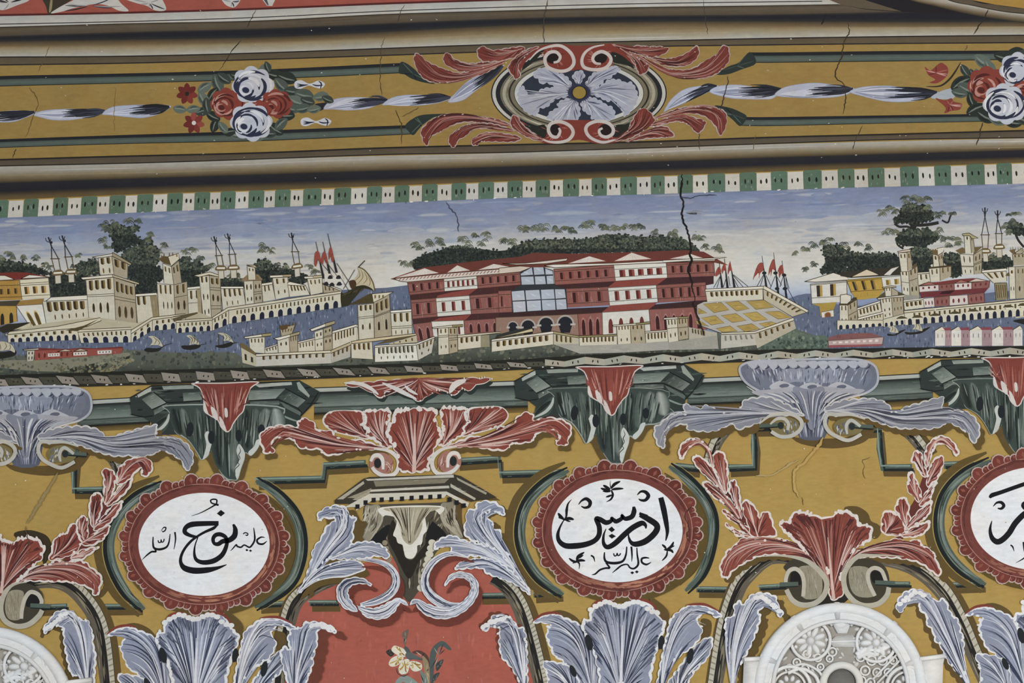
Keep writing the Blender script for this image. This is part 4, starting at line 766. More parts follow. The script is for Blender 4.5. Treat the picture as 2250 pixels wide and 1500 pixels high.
# roofs of the palace
FR('A5'); dark(t, '655 1072 1060 930 1300 905 1480 878 1700 855 2240 800 2240 960 1300 1060 860 1112 750 1092', '6c362e', 'roof', 46, '3f1c1a')
FR('B1'); dark(t, '-10 872 400 752 900 765 1350 752 1600 745 2250 720 2480 740 2780 905 2600 870 1360 890 640 930 250 930 -10 905', '6c362e', 'roof', 60, '3f1c1a')
def gable(pts, n=6): 
    P = S(pts); q = t.part('gable'); q.poly(P, 'cdc6bd'); q.rib(P, 1.4, '7a382f', 'flat', k=1); q.rib(np.array([P[2], P[0]]), 1.4, '7a382f', 'flat', k=1)
    for i in range(n):
        f = (i + .7) / (n + .4); b = P[0] + (P[2] - P[0]) * f; q.rib(np.array([b, b + (P[1] - b) * U(.5, .8)]), 1.2, '9a6258', 'lens', k=1)
FR('A5'); gable('690 1064 1072 938 1262 1002', 8); gable('1335 1000 1470 902 1642 970', 5); gable('1700 968 1915 885 2160 930', 6)
FR('B1'); gable('795 890 1082 792 1305 857', 3); gable('1368 860 1600 748 1860 830', 9); gable('2030 830 2320 765 2520 830', 6)
FR('A5'); cap(t, '700 1068 1300 1010 2240 930 2240 985 1305 1070 862 1110 760 1096', 'c9bdb3', 'eave_board'); q = t.parts[-1]
for k in range(34): x = 760 + k * 43; y = 1078 - (x - 760) * .083; q.rib(S('%g %g %g %g' % (x, y + 14, x + 26, y - 16)), 1.5, '8d4a40', 'flat', k=1)
FR('B1'); cap(t, '530 910 640 895 1350 880 2030 846 2620 826 2610 850 2030 872 1380 900 660 935', 'd3cdc4', 'eave_board'); cap(t, '20 885 300 880 820 820 800 850 560 885 200 900', 'c9bdb3', 'eave_board'); cap(t, '-20 940 240 915 370 930 240 985 -20 1010', 'c9b9a8', 'eave_board')
FR('B3'); cap(t, '-20 955 600 925 760 918 590 945 -20 985', 'd0c9c0', 'eave_board')
# ---- ships behind the terrace
FR('B3')
t = Thing('ship_masts', 'three pennant masts rising just right of the palace', 'ship')
for v in ((668, 980, 705, 1290, '660 1035 685 1060 690 1100 650 1140 625 1150 625 1100'), (732, 935, 770, 1290, '735 985 750 1040 755 1090 725 1080 705 1120 700 1060'), (800, 968, 855, 1285, '800 975 815 1030 825 1090 795 1080 775 1130 775 1060')): flagmast(t, *v)
q = t.part('rigging')
for s_ in ('680 1150 600 1290', '690 1130 640 1290', '840 1140 960 1280', '840 1130 1020 1275', '835 1160 900 1280', '760 1150 720 1280', '780 1150 800 1270'): q.rib(S(s_), 1.1, '34363a', 'flat', k=2)
t = Thing('ship_masts', 'taller group of three pennant masts behind the terrace corner', 'ship')
for v in ((1190, 900, 1245, 1290, '1185 980 1205 1010 1208 1075 1170 1110 1155 1180 1150 1110 1110 1140 1080 1195 1100 1110 1140 1010'), (1332, 860, 1390, 1370, '1325 940 1345 980 1350 1080 1320 1060 1300 1150 1295 1090 1270 1140 1280 1040'), (1435, 960, 1490, 1420, '1430 1010 1450 1050 1452 1130 1425 1120 1400 1170 1390 1090 1370 1120 1400 1040')): flagmast(t, *v)
q = t.part('rigging')
for s_ in ('1210 1130 1130 1270', '1220 1120 1170 1270', '1240 1140 1300 1270', '1350 1150 1290 1300', '1370 1150 1430 1260', '1450 1150 1410 1280', '1480 1150 1520 1300', '1500 1290 1600 1480', '1480 1170 1500 1300'): q.rib(S(s_), 1.3, '26384a', 'flat', k=2)
for x, y in ((1218, 1110), (1355, 1110), (1460, 1135), (1375, 1300), (1470, 1300)): FR('B3'); c = S('%d %d' % (x, y))[0]; t.part('top').ell(c[0], c[1], 5, 3.6, 0, '26282c', 12)
# ---- terrace
FR('B4')
t = Thing('garden_terrace', 'walled terrace with a yellow and white chequered floor right of the palace', 'terrace')
cap(t, '395 500 480 460 1215 435 1575 660 1200 800 1100 835 690 845 400 740', 'aba79f', 'paving')
for g in ('470 490 690 468 790 560 605 595', '740 468 905 455 1035 548 880 575', '1000 455 1215 440 1340 530 1115 555', '410 540 520 600 415 610', '450 660 620 630 730 720 570 745', '690 630 870 605 1000 690 830 715', '955 605 1125 585 1260 680 1090 700', '1225 585 1400 575 1550 655 1385 672', '630 790 800 755 890 820 710 835', '880 760 1065 730 1165 790 985 830', '1150 730 1300 705 1400 735 1250 780', '380 690 440 700 540 760 395 735'):
    FR('B4'); q = t.part('yellow_tile'); a = q.poly(g, jit('a98d45', .08)); q.rib(np.vstack([a, a[:1]]), 1.0, '4e4a3a', 'flat', k=1)
    for k in range(3): c = a.mean(0); q.rib(np.array([c + [U(-12, 0), U(-4, 4)], c + [U(0, 12), U(-4, 4)]]), 3, random.choice(['b79a50', '98803f']), 'lens', k=2)
face(t, '500 335 1200 305 1202 435 520 462', CR, [(10, .08, .55, .45, 'slot')]); cap(t, '498 308 1205 272 1205 306 500 335'); face(t, '1202 300 1735 590 1565 645 1212 435', 'b5aa90', [(8, .08, .5, .35, 'slot')]); cap(t, '1205 272 1225 268 1760 570 1735 592 1205 305', 'cfc8b2')
face(t, '690 850 1100 840 1160 985 690 1035', 'b1aca0', [(6, .15, .5, .3, 'slot', None, ('6e695c', '8f897a'))], line=False); face(t, '1095 840 1580 690 1605 790 1130 1030', 'aca48e', [(6, .1, .5, .3, 'slot')], line=False); cap(t, '690 840 1095 825 1570 655 1580 690 1100 850 690 862', 'c9c3ae')
face(t, '290 770 640 840 660 1040 300 960', 'a8a394', [(5, .05, .35, .4, 'slot', (.1, .6))], line=False)
# ---- foreground walls left to right
FR('A4')
t = Thing('painted_fortress', 'cream shoreline fortress with crowned tower, left of the palace front', 'fortress')
face(t, '1118 815 1280 765 1292 865 1128 875', CR, [(4, .1, .55, .3, 'slot')], line=False); cap(t, '1122 800 1276 752 1280 768 1125 818'); face(t, '1522 745 1732 695 1742 852 1530 865', CR, [(5, .1, .5, .3, 'slot')], line=False); cap(t, '1522 728 1730 678 1732 698 1525 748')
face(t, '925 680 1122 668 1122 868 942 850', CR, [(4, .08, .35, .3, 'slot')], 'tower_wall'); cap(t, '868 668 1088 635 1088 668 880 690'); cap(t, '1088 632 1202 622 1202 655 1088 668', '9a8b60')
face(t, '1308 560 1492 520 1450 645 1325 665', SHD, [(4, .3, .6, .3, 'slot')], 'crown'); dark(t, '1295 560 1310 535 1410 520 1400 570 1330 590', '5b4426', 'crown')
for x, y in ((1305, 515), (1345, 505), (1385, 500), (1425, 495), (1465, 485), (1500, 480)): FR('A4'); t.part('spike').poly('%d %d %d %d %d %d' % (x - 9, y + 48, x, y, x + 9, y + 48), '574426')
face(t, '1275 695 1420 672 1430 870 1290 872', CR, [(2, .25, .5, .25, 'oval'), ], 'tower_wall'); face(t, '1420 672 1522 650 1526 862 1430 870', SHD, [(3, .02, .3, .3, 'slot')], 'tower_wall'); cap(t, '1228 690 1430 640 1430 672 1290 712'); cap(t, '1430 638 1545 605 1545 640 1430 672', 'a29470')
face(t, '1728 605 1835 570 1842 845 1740 855', CR, [(2, .1, .28, .3, 'slot'), (2, .58, .75, .25, 'oval')], 'tower_wall', lines=(.4,)); face(t, '1835 570 1942 535 1952 832 1842 845', SHD, [(2, .08, .22, .3, 'oval'), (2, .5, .66, .3, 'oval')], 'tower_wall', lines=(.35, .4)); cap(t, '1672 580 1860 508 1862 545 1700 602'); cap(t, '1860 505 1975 472 1978 510 1862 548', 'a29470')
face(t, '1950 620 2240 540 2240 740 1952 830', CR, [(7, .06, .5, .4, 'slot')], line=False); cap(t, '1948 600 2240 515 2240 545 1950 628')
dark(t, '822 752 850 742 935 800 1035 885 1015 900 830 800', '6b5a38', 'roof', 6); face(t, '832 800 1015 900 1015 1030 850 985', 'b0a88e', [(2, .3, .75, .35, 'rect', None, ('2b2a24', '3a3628'))], line=False)
face(t, '1015 905 1932 865 1932 992 1015 1030', 'b9b5aa', [(10, .04, .4, .3, 'slot')], line=False); cap(t, '1010 880 1930 835 1932 865 1020 908', 'cfc6ae'); face(t, '1930 870 2170 770 2165 915 1930 992', 'aaa496', [(4, .05, .45, .35, 'slot')], line=False); cap(t, '1928 835 2165 735 2172 770 1930 872', 'b3a684')
FR('A6')
t = Thing('painted_house', 'small cream guardhouse with a slanting tan roof in front of the corner tower', 'house')
face(t, '175 975 432 950 445 1165 180 1150', CR, [(4, .05, .45, .4, 'slot')]); cap(t, '175 950 310 925 960 850 975 872 480 945 190 975', 'c2b38e', 'roof'); dark(t, '470 985 610 930 950 872 900 900 640 960', '5b4f30', 'roof_shade', 8); face(t, '640 975 975 875 985 960 640 985', 'b5a98a', [(4, .2, .7, .2, 'slot')], line=False)
t = Thing('painted_battlement', 'white foreground wall with dark windows and a row of small loopholes', 'battlement')
face(t, '465 1018 975 990 995 1178 465 1198', 'd0cdbf', [(9, .05, .48, .5, 'slot', None, ('3f3d30', '8f8a70')), (6, .62, .86, .16, 'oval', (.08, .95), ('5c564a', '5c564a'))]); face(t, '972 990 1195 902 1162 1085 995 1175', 'b7b2a2', [(4, .05, .4, .35, 'slot'), (2, .58, .8, .14, 'oval')]); cap(t, '465 998 970 970 1195 885 1195 905 975 992 465 1020')
t = Thing('painted_tower', 'small square cream tower in front of the palace, left one', 'tower')
face(t, '1238 785 1362 772 1372 1100 1240 1112', CR, [(2, .06, .22, .25, 'slot'), (2, .66, .78, .18, 'oval')], lines=(.3, .36)); face(t, '1362 772 1468 780 1478 1072 1372 1100', SHD, [(2, .05, .26, .3, 'slot'), (2, .66, .82, .26, 'oval')], lines=(.32, .42, .5)); cap(t, '1165 778 1410 752 1410 775 1180 792'); cap(t, '1410 750 1540 742 1540 768 1410 775', '8f8358')
t = Thing('painted_battlement', 'low cream wall with a mossy mound right of the small palace-front tower', 'battlement')
face(t, '1478 900 1762 870 1762 1020 1480 1050', CR, [(4, .06, .5, .4, 'slot')]); face(t, '1762 870 1862 870 1868 1015 1762 1020', '8c8468', line=False); cap(t, '1475 875 1760 848 2000 830 2000 845 1765 872 1478 902', 'c9c0a6')
FR('B2')
t = Thing('painted_battlement', 'long cream parapet with gabled shed in front of the palace arcade', 'battlement')
dark(t, '-40 870 200 800 385 785 180 850 -60 905', '2f3330', 'shed_roof'); cap(t, '-60 905 190 845 385 790 395 830 100 880 -60 912', 'bdb48c', 'shed_edge')
face(t, '-110 945 642 852 645 985 -110 1075', CR, [(9, .1, .62, .45, 'slot')]); face(t, '642 850 962 902 962 1000 645 985', 'b3ad96', [(4, .1, .75, .35, 'slot', (.05, .75))]); cap(t, '-110 925 640 825 645 855 -110 948'); cap(t, '640 825 962 885 962 908 645 855', '9c9468')
t = Thing('painted_battlement', 'pale grey shore wall with battlements between the two small towers', 'battlement')
face(t, '645 985 2060 945 2060 1050 1500 1085 970 1100', '9d9b92', line=False); face(t, '958 900 1422 880 1422 985 962 1000', CR, [(9, .08, .65, .4, 'slot')]); cap(t, '955 882 1420 862 1422 882 960 904', '8f8658'); face(t, '1765 842 2040 822 2045 945 1770 965', CR, [(6, .1, .7, .4, 'slot')]); cap(t, '1762 828 2035 808 2040 826 1765 846')
t = Thing('painted_tower', 'small square cream tower in front of the palace, middle one', 'tower'); face(t, '1415 755 1582 745 1592 972 1430 985', CR, [(4, .06, .25, .3, 'slot'), (2, .68, .88, .16, 'oval')]); face(t, '1582 745 1752 738 1772 968 1592 972', SHD, [(3, .06, .25, .3, 'slot'), (2, .65, .88, .2, 'oval')]); cap(t, '1365 752 1650 728 1650 748 1378 768'); cap(t, '1650 728 1818 708 1818 735 1650 748', '8f8658')
FR('B4')
t = Thing('painted_tower', 'small square cream tower at the foot of the chequered terrace', 'tower'); face(t, '18 672 152 662 172 942 48 962', CR, [(3, .06, .28, .28, 'slot'), (2, .62, .82, .2, 'oval')], lines=(.42,)); face(t, '152 662 282 655 292 912 172 935', SHD, [(3, .06, .28, .3, 'slot'), (2, .62, .84, .25, 'oval')], lines=(.45,)); cap(t, '-10 664 160 652 160 672 -10 684'); cap(t, '160 652 292 645 292 665 160 672', '9a9068')
face(t, '48 962 640 880 660 1040 60 1055', '96958c', line=False)
# ---- right-hand city
FR('B6')
t = Thing('painted_house', 'white and yellow gabled mansion left of the right-hand towers', 'house')
FR('B4'); face(t, '1782 245 2225 205 2230 460 1798 482', PW, [(2, .1, .68, .42, 'rect', (.05, .8), ('3a3028', 'a98a3e'))], lines=(.06, .72)); cap(t, '1710 215 2060 108 2240 165 2240 195 1840 222', 'd0cabb', 'roof'); FR('B4'); dark(t, '1800 490 2100 465 2050 600 1905 640 1890 520', 'a58838', 'lower_wall', 6); face(t, '1910 590 2065 560 2070 640 1920 655', PW, [(1, .25, 1.0, .5, 'ring', None, ('7a4a30', 'c2925c'))])
FR('B5'); dark(t, '-20 1155 300 1130 700 1080 720 1190 480 1205 110 1225 -20 1205', '37332b', 'roof', 14); cap(t, '105 1218 300 1122 455 1192', 'c9b9a0', 'gable'); cap(t, '500 1195 600 1110 700 1085 620 1160 590 1195', 'c9c4ba', 'gable')
face(t, '55 1252 482 1218 512 1385 115 1410', 'b08d35', [(3, .15, .85, .42, 'rect', (.05, .85), ('37302a', '8a6c28'))], lines=(.1, .9)); face(t, '480 1222 715 1200 722 1315 500 1340', PW, [(2, .3, .85, .55, 'rect', (.1, 1), ('7d6228', 'b09850'))]); dark(t, '115 1405 512 1378 440 1465 250 1490 170 1490', 'ab8a36', 'lower_wall', 10)
t = Thing('painted_tower', 'tall slim cream tower with a flat pinkish cap right of the yellow mansion', 'tower')
face(t, '688 920 792 918 802 1140 722 1152', CR, [(2, .08, .3, .3, 'slot')], 'shaft'); face(t, '792 918 832 900 862 1105 802 1140', SHD, [(1, .1, .35, .3, 'slot')], 'shaft'); cap(t, '678 905 750 890 832 878 834 905 690 922', 'c9b9a6'); dark(t, '850 1100 880 1060 915 1040 912 1085 860 1120', '5b4f38')
face(t, '712 1152 812 1150 832 1492 740 1462', CR, [(2, .02, .14, .3, 'slot'), (2, .58, .74, .22, 'oval')], lines=(.4,)); face(t, '812 1150 920 1082 948 1508 832 1492', SHD, [(2, .02, .18, .3, 'slot'), (2, .55, .72, .3, 'oval')], lines=(.34,))
t = Thing('painted_battlement', 'short cream wall between the slim tower and the right crowned tower', 'battlement'); face(t, '922 1178 1062 1168 1082 1285 930 1312', CR, [(2, .1, .6, .25, 'slot')]); cap(t, '920 1162 1060 1152 1062 1170 922 1182')
t = Thing('painted_tower', 'right crowned tower with a small spiky top above the red row house', 'tower')
dark(t, '1090 880 1160 870 1170 950 1110 935', '6b5634', 'crown'); cap(t, '1160 865 1240 850 1240 905 1170 952', 'cdc8b8', 'crown')
for x in (1095, 1125, 1155, 1185, 1215, 1240): FR('B5'); t.part('spike').poly('%d 885 %d 852 %d 885' % (x - 8, x, x + 8), 'c3bca8')
face(t, '1108 938 1172 952 1192 1092 1115 1096', CR, [(1, .1, .4, .3, 'slot')], 'shaft'); face(t, '1172 952 1222 920 1242 1082 1192 1092', SHD, [(2, .1, .4, .35, 'slot')], 'shaft'); face(t, '1058 1112 1192 1096 1197 1262 1080 1275', CR, [(2, .1, .48, .22, 'slot')]); face(t, '1192 1096 1332 1082 1332 1205 1197 1262', SHD, [(2, .08, .5, .2, 'slot')]); cap(t, '1060 1100 1190 1088 1330 1072 1332 1084 1195 1100 1060 1114', '5a4a30')
t = Thing('painted_tower', 'cream tower with a leaning square lantern on its hipped roof', 'tower')
dark(t, '1385 892 1470 852 1500 870 1510 925 1440 932', '6b5a38'); dark(t, '1610 850 1722 840 1605 942', '6b5a38'); face(t, '1490 712 1560 705 1580 925 1502 925', CR, [(1, .04, .25, .25, 'oval')], 'lantern'); face(t, '1560 705 1602 745 1622 900 1580 925', SHD, [(1, .04, .25, .3, 'slot')], 'lantern'); cap(t, '1468 690 1550 678 1662 742 1590 748 1555 712 1475 712', 'a3986a')
face(t, '1438 935 1602 945 1612 1182 1470 1185', CR, [(2, .08, .42, .16, 'oval'), (2, .75, .95, .14, 'oval')], lines=(.58, .62)); face(t, '1602 945 1712 872 1702 1172 1612 1182', SHD, [(2, .12, .4, .25, 'oval'), (2, .62, .88, .22, 'oval')], lines=(.48, .54))
t = Thing('painted_battlement', 'cream wall below the right pair of masts', 'battlement'); face(t, '1712 1162 2005 1140 2012 1265 1850 1290', CR, [(3, .08, .62, .3, 'slot')]); cap(t, '1702 1135 2005 1108 2008 1142 1712 1164'); face(t, '1862 1290 2010 1285 2022 1490 1880 1500', '857a58', [(5, .12, .9, .35, 'slot')])
t = Thing('painted_tower', 'crowned cream tower cut by the right edge', 'tower')
dark(t, '2040 890 2110 870 2120 940 2075 925', '6b5634', 'crown'); cap(t, '2110 920 2200 860 2230 900 2160 950', SHD, 'crown')
for x, y in ((2060, 840), (2085, 835), (2120, 840), (2150, 835), (2175, 838), (2200, 850)): FR('B5'); t.part('spike').poly('%d %d %d %d %d %d' % (x - 7, y + 48, x, y, x + 7, y + 48), '7b6a48')
face(t, '2080 935 2240 930 2240 1065 2092 1075', SHD, [(3, .06, .3, .3, 'slot')], 'shaft'); face(t, '2035 1095 2110 1090 2120 1480 2045 1485', CR, [(1, .1, .22, .3, 'slot'), (2, .6, .75, .25, 'oval')]); face(t, '2110 1090 2300 1075 2300 1470 2120 1480', SHD, [(3, .08, .22, .2, 'slot'), (2, .6, .78, .2, 'oval')]); dark(t, '1990 1200 2040 1150 2050 1205', '5b4f38')
FR('B6')
t = Thing('painted_house', 'red and white two-storey row house among the right-hand towers', 'house')
dark(t, '925 382 1000 345 1190 330 1400 300 1600 285 1810 320 1580 345 1180 370', '7c3634', 'roof', 14); cap(t, '1525 335 1640 288 1760 315 1790 322', 'cbb3a6', 'gable'); cap(t, '950 375 1060 330 1150 368', 'a05f58', 'gable'); cap(t, '1370 350 1450 305 1540 340', 'a05f58', 'gable')
FW = ('6e2f30', '6e2f30')
for quad, c in (('938 385 1180 368 1182 432 945 455', 'c9bdb8'), ('1180 366 1370 352 1372 430 1182 435', '8a5550'), ('1370 352 1582 340 1582 425 1372 432', 'c9bdb8'), ('1582 340 1805 318 1792 402 1582 430', '8a5550')): FR('B6'); face(t, quad, c, [(3, .15, .62, .3, 'oval', None, FW)])
dark(t, '945 455 1372 430 1790 402 1740 460 1320 500 965 525', '703034', 'eave', 12, '301a1e'); dark(t, '1190 480 1220 450 1380 432 1320 478', '3a2024', 'eave_shade')
for quad, c in (('985 535 1122 522 1132 632 1000 645', 'c9bdb8'), ('1122 520 1312 502 1312 620 1132 632', '8a5550'), ('1312 502 1532 490 1542 602 1312 620', 'c9bdb8'), ('1532 488 1732 462 1742 582 1542 602', '8a5550')): FR('B6'); face(t, quad, c, [(3, .3, .8, .3, 'oval', None, FW)])
t = Thing('painted_battlement', 'short cream wall left of the red row house', 'battlement'); face(t, '752 575 992 545 1002 645 762 675', CR, [(4, .12, .65, .5, 'slot')]); cap(t, '750 555 990 528 992 548 752 578'); dark(t, '750 510 770 490 920 500 940 540 760 560', '8d8a80')
t = Thing('painted_tower', 'stubby cream tower with a domed top below the white mansion wing', 'tower')
cap(t, '-20 490 50 480 112 500 108 560 60 602 -20 600', 'c9c4b4', 'top'); face(t, '-30 612 72 612 82 885 -30 880', CR, [(2, .04, .25, .25, 'slot'), (2, .6, .8, .22, 'oval')]); face(t, '72 612 182 542 192 835 82 882', SHD, [(2, .05, .25, .25, 'slot'), (2, .6, .78, .22, 'oval')], lines=(.48,)); dark(t, '100 560 140 520 180 520 175 545', '3f3a2a'); cap(t, '-30 598 70 600 178 530 182 545 72 615 -30 614', '5a4a30')
t = Thing('painted_tower', 'cream tower with a small lantern and spreading eaves above the two boats', 'tower')
dark(t, '425 525 525 448 535 515', '4e4830'); dark(t, '680 448 775 488 690 500', '4e4830'); face(t, '520 400 602 400 605 500 530 505', CR, [(2, .05, .4, .25, 'slot')], 'lantern'); face(t, '602 400 682 450 685 492 605 500', SHD, name='lantern'); cap(t, '490 400 600 378 660 385 660 400 600 400 500 412', 'b9ae8c')
face(t, '470 545 602 522 622 772 500 805', CR, [(3, .02, .2, .25, 'slot'), (2, .45, .62, .2, 'oval'), (2, .72, .86, .18, 'oval')]); face(t, '602 522 742 512 752 735 622 772', SHD, [(3, .05, .25, .2, 'slot'), (3, .5, .68, .2, 'oval')]); cap(t, '425 530 600 508 752 492 755 515 602 525 445 548')
t = Thing('painted_battlement', 'two-tier cream wall sloping up to the lantern tower', 'battlement'); face(t, '185 672 462 582 490 722 200 790', CR, [(6, .08, .6, .4, 'slot')]); face(t, '195 795 498 715 505 800 200 850', 'bfb89f', [(8, .06, .5, .3, 'slot')]); cap(t, '182 652 458 562 465 585 185 675'); cap(t, '192 770 495 695 500 718 195 798')
quay('right-hand arched sea wall with little awnings', [('-60 800 500 800 505 870 -60 915', 7, 0), ('500 790 760 720 770 850 505 880', 4, 0), ('758 705 2300 565 2300 740 768 860', 16, 22)], ['752 685 2300 535 2300 560 760 712'])
t = THINGS[-1]
for x, y in ((730, 770), (920, 758), (1140, 735), (1380, 710), (1600, 682), (1800, 665), (2030, 632), (2210, 612)):
    FR('B6'); q = t.part('awning'); q.blob('%d %d %d %d %d %d %d %d' % (x - 68, y + 12, x - 5, y - 22, x + 68, y + 8, x, y + 14), '4c452c'); q.rib(S('%d %d %d %d %d %d' % (x - 55, y + 18, x, y + 22, x + 60, y + 14)), 3, 'd0cab8', 'lens')
t = Thing('painted_house', 'low pink house on the shore right of the terrace', 'house')
FR('B6'); dark(t, '-170 1010 -60 975 160 955 350 952 505 1005 300 1020 100 1035 -170 1060', '80504f', 'roof', 12); face(t, '-170 1050 505 1005 490 1105 -165 1120', 'b09592', [(8, .25, .55, .55, 'rect', None, ('d0c3bf', 'cbb8b4'))]); dark(t, '-165 1105 490 1090 480 1115 -165 1135', '8f4a50', 'base')
t = Thing('painted_house_row', 'row of white and pink gabled houses by the right-hand water', 'house')
xs = [1135, 1255, 1335, 1452, 1560, 1705, 1830, 1965, 2090, 2200]
for i in range(9):
    FR('B6'); x0, x1 = xs[i], xs[i + 1]; w_ = i % 2 == 0; y0 = 925 - (x0 - 1135) * .012
    if w_: cap(t, '%d %d %d %d %d %d' % (x0 - 10, y0 + 8, (x0 + x1) / 2 + 25, y0 - 48, x1, y0), 'd0c6ae', 'gable')
    else: dark(t, '%d %d %d %d %d %d %d %d' % (x0 - 20, y0 - 28, x1 - 20, y0 - 36, x1, y0, x0, y0 + 4), '85424a', 'roof', 4)
    face(t, '%d %d %d %d %d %d %d %d' % (x0, y0 + 2, x1, y0, x1, 1112, x0, 1114), 'ccc8c0' if w_ else '9d8186', [(2, .2, .5, .18, 'oval', None, ('8a8488', '8a8488') if w_ else ('7a4a54', '7a4a54'))], line=False)
FR('A2')
t = Thing('painted_house_row', 'long low red and white barracks on the shore at the left', 'house')
dark(t, '290 815 460 800 800 815 1000 800 1150 805 1500 785 1505 830 1000 850 420 840', '74322e', 'roof', 24, '3a1c1c'); cap(t, '275 822 470 805 470 825 300 835', 'bfb6a2')
face(t, '328 838 425 832 410 955 330 965', 'bdb7a6', [(2, .1, .4, .3, 'oval'), (2, .55, .9, .3, 'oval')]); face(t, '422 835 1500 808 1485 870 425 955', '95483e', [(9, .25, .85, .3, 'oval', (.02, .6), ('5e2a26', '5e2a26'))], line=False)
for q_ in ('585 872 730 865 730 905 590 912', '895 858 1060 848 1062 890 898 898', '1190 838 1365 830 1365 872 1195 880'):
    FR('A2'); face(t, q_, 'c9c3bb', [(4, .2, .75, .3, 'oval', None, ('6a4a44', '6a4a44'))], 'white_bay', line=False)
for q_ in ('700 850 800 818 880 845', '900 845 980 812 1070 838'): FR('A2'); cap(t, q_, 'b9a592', 'gable')
# ================================================================== wavy merlon ribbon below the city
FR('P')
RB = np.array([(-280, 862), (0, 849), (200, 846), (450, 838), (880, 822), (1150, 809), (1310, 803), (1740, 789), (1800, 787), (2250, 782), (2530, 778)])
t = Thing('ribbon_border', 'wavy painted ribbon of olive and cream blocks under the city', 'painted strip')
q = t.part('ground_line'); q.loft([np.stack([RB[:, 0], atx(RT, RB[:, 0]) - 6], 1), np.stack([RB[:, 0], RB[:, 1] + 4], 1)], ['23241f', '2a2824'], n=160, k=3)
x = -60; i = 0
while x < 2300:
    w_ = U(36, 40) if x < 1150 else U(40, 45); g = i % 2 == 0
    q = t.part('ribbon_block')
    if x < 1180:
        sl = 4.5 + 2.5 * math.sin(x / 90.0); yt = lambda X: atx(RT, X) + 1.5; yb = lambda X: atx(RB, X) - 1.5; dz = 2.6 if not g else 1
        P = np.array([(x - sl, yt(x) - dz), (x + w_ - sl, yt(x + w_) + dz), (x + w_ + sl, yb(x + w_) + dz * .6), (x + sl, yb(x) - dz)]); c = '47463a' if g else '8a8176'
    else:
        z = 6 if g else -6; zb = 4 if g else -4
        yt = lambda X: atx(RT, X) + 1; yb = lambda X: atx(RB, X) - 1
        P = np.array([(x, yt(x) + z * .6), (x + w_, yt(x + w_) - z * .6), (x + w_, yb(x + w_) - zb * .6), (x, yb(x) + zb * .6)]); c = '989a8c' if g else 'a59e8d'
    c = jit(c, .1); q.poly(P, c)
    for k in range(7): u, v = U(.1, .9), U(.1, .9); o = bil(P, u, v); q.rib(np.array([o, o + [U(4, 10), U(-1, 1)]]), U(1.5, 3), mix(c, random.choice(['2e2e26', '6f6c58', 'c9c3b4']), U(.1, .3)), 'lens', k=1)
    for f in (.4, .66):
        o = bil(P, f, .5); s_ = t.part('slit', parent=q); s_.ell(o[0], o[1], 1.5, 3.4 if x > 1180 else 2.4, U(-.4, .4), '2c2620', 8)
    x += w_; i += 1
# ================================================================== lower wall: trompe l'oeil architecture
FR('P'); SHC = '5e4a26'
GRN = dict(fill='44594f', light='7f9286', mid='56695e', dark='232c2b', edge='93a196')
# red niche ---------------------------------------------------------
t = Thing('niche_ground', 'terracotta red painted niche at the bottom centre', 'painting'); p = t.part('niche_ground')
NP = '604 1560 622 1450 640 1372 664 1326 700 1294 745 1262 800 1236 860 1224 940 1226 1030 1232 1080 1262 1120 1300 1146 1350 1166 1420 1184 1500 1196 1560'
p.blob(NP, 'ab5546'); a = crom(S(NP), 3, True)
burst(a)
for k in range(160):
    c = (U(620, 1180), U(1240, 1540))
    if inside(c, a): p.rib(np.array([c, (c[0] + U(-4, 4), c[1] + U(8, 26))]), U(3, 8), mix('ab5546', random.choice(['b9604e', '9c4c40', 'b35d54']), U(.3, .8)), 'lens', k=2)
burst()
# painted straps (thin green meander bars) ---------------------------
def strap(label, paths, w=11, sh=(6, 13), grp='green strapwork bars'):
    t = Thing('strapwork_bar', label, 'painted strap', grp)
    PP = [(fr, S_) for fr, S_ in paths]
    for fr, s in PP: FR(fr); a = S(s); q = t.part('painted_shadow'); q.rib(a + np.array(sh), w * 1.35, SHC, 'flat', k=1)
    for fr, s in PP:
        FR(fr); a = S(s); q = t.part('bar'); w_ = w; w = w_ * 1.5; q.rib(a, w, '4c5b53', 'flat', k=1); d = np.array([0, w * .28])
        q.rib(a + np.array([w * .22, w * .3]), w * .42, '1f2627', 'flat', k=1); q.rib(a + np.array([-w * .25, -w * .25]), w * .22, '7b8d81', 'flat', k=1)
        b = resample(a, 30)
        for k in range(16): i = random.randrange(28); q.rib(b[i:i + 2] + U(-w * .3, w * .3), U(1.5, 3.5), random.choice(['2a3130', '5d6b63', '39443f', '7f8a82']), 'lens', k=1)
        w = w_
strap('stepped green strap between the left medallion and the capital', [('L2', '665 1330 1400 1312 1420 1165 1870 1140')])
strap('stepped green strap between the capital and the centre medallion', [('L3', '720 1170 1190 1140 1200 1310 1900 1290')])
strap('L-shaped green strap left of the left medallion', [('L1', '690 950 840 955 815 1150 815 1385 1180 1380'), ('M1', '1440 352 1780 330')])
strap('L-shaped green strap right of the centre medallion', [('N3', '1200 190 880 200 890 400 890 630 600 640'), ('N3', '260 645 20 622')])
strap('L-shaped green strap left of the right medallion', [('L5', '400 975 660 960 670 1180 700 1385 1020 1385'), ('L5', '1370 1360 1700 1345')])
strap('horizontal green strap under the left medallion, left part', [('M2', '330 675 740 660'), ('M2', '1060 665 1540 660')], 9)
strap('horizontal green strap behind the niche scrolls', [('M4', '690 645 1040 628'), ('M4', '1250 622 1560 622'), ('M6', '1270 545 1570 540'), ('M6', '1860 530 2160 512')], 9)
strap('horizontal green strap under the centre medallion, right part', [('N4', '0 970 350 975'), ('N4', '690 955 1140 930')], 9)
strap('horizontal green strap left of the right medallion foot', [('N7', '600 415 1000 420'), ('N7', '1450 425 1800 412')], 9)
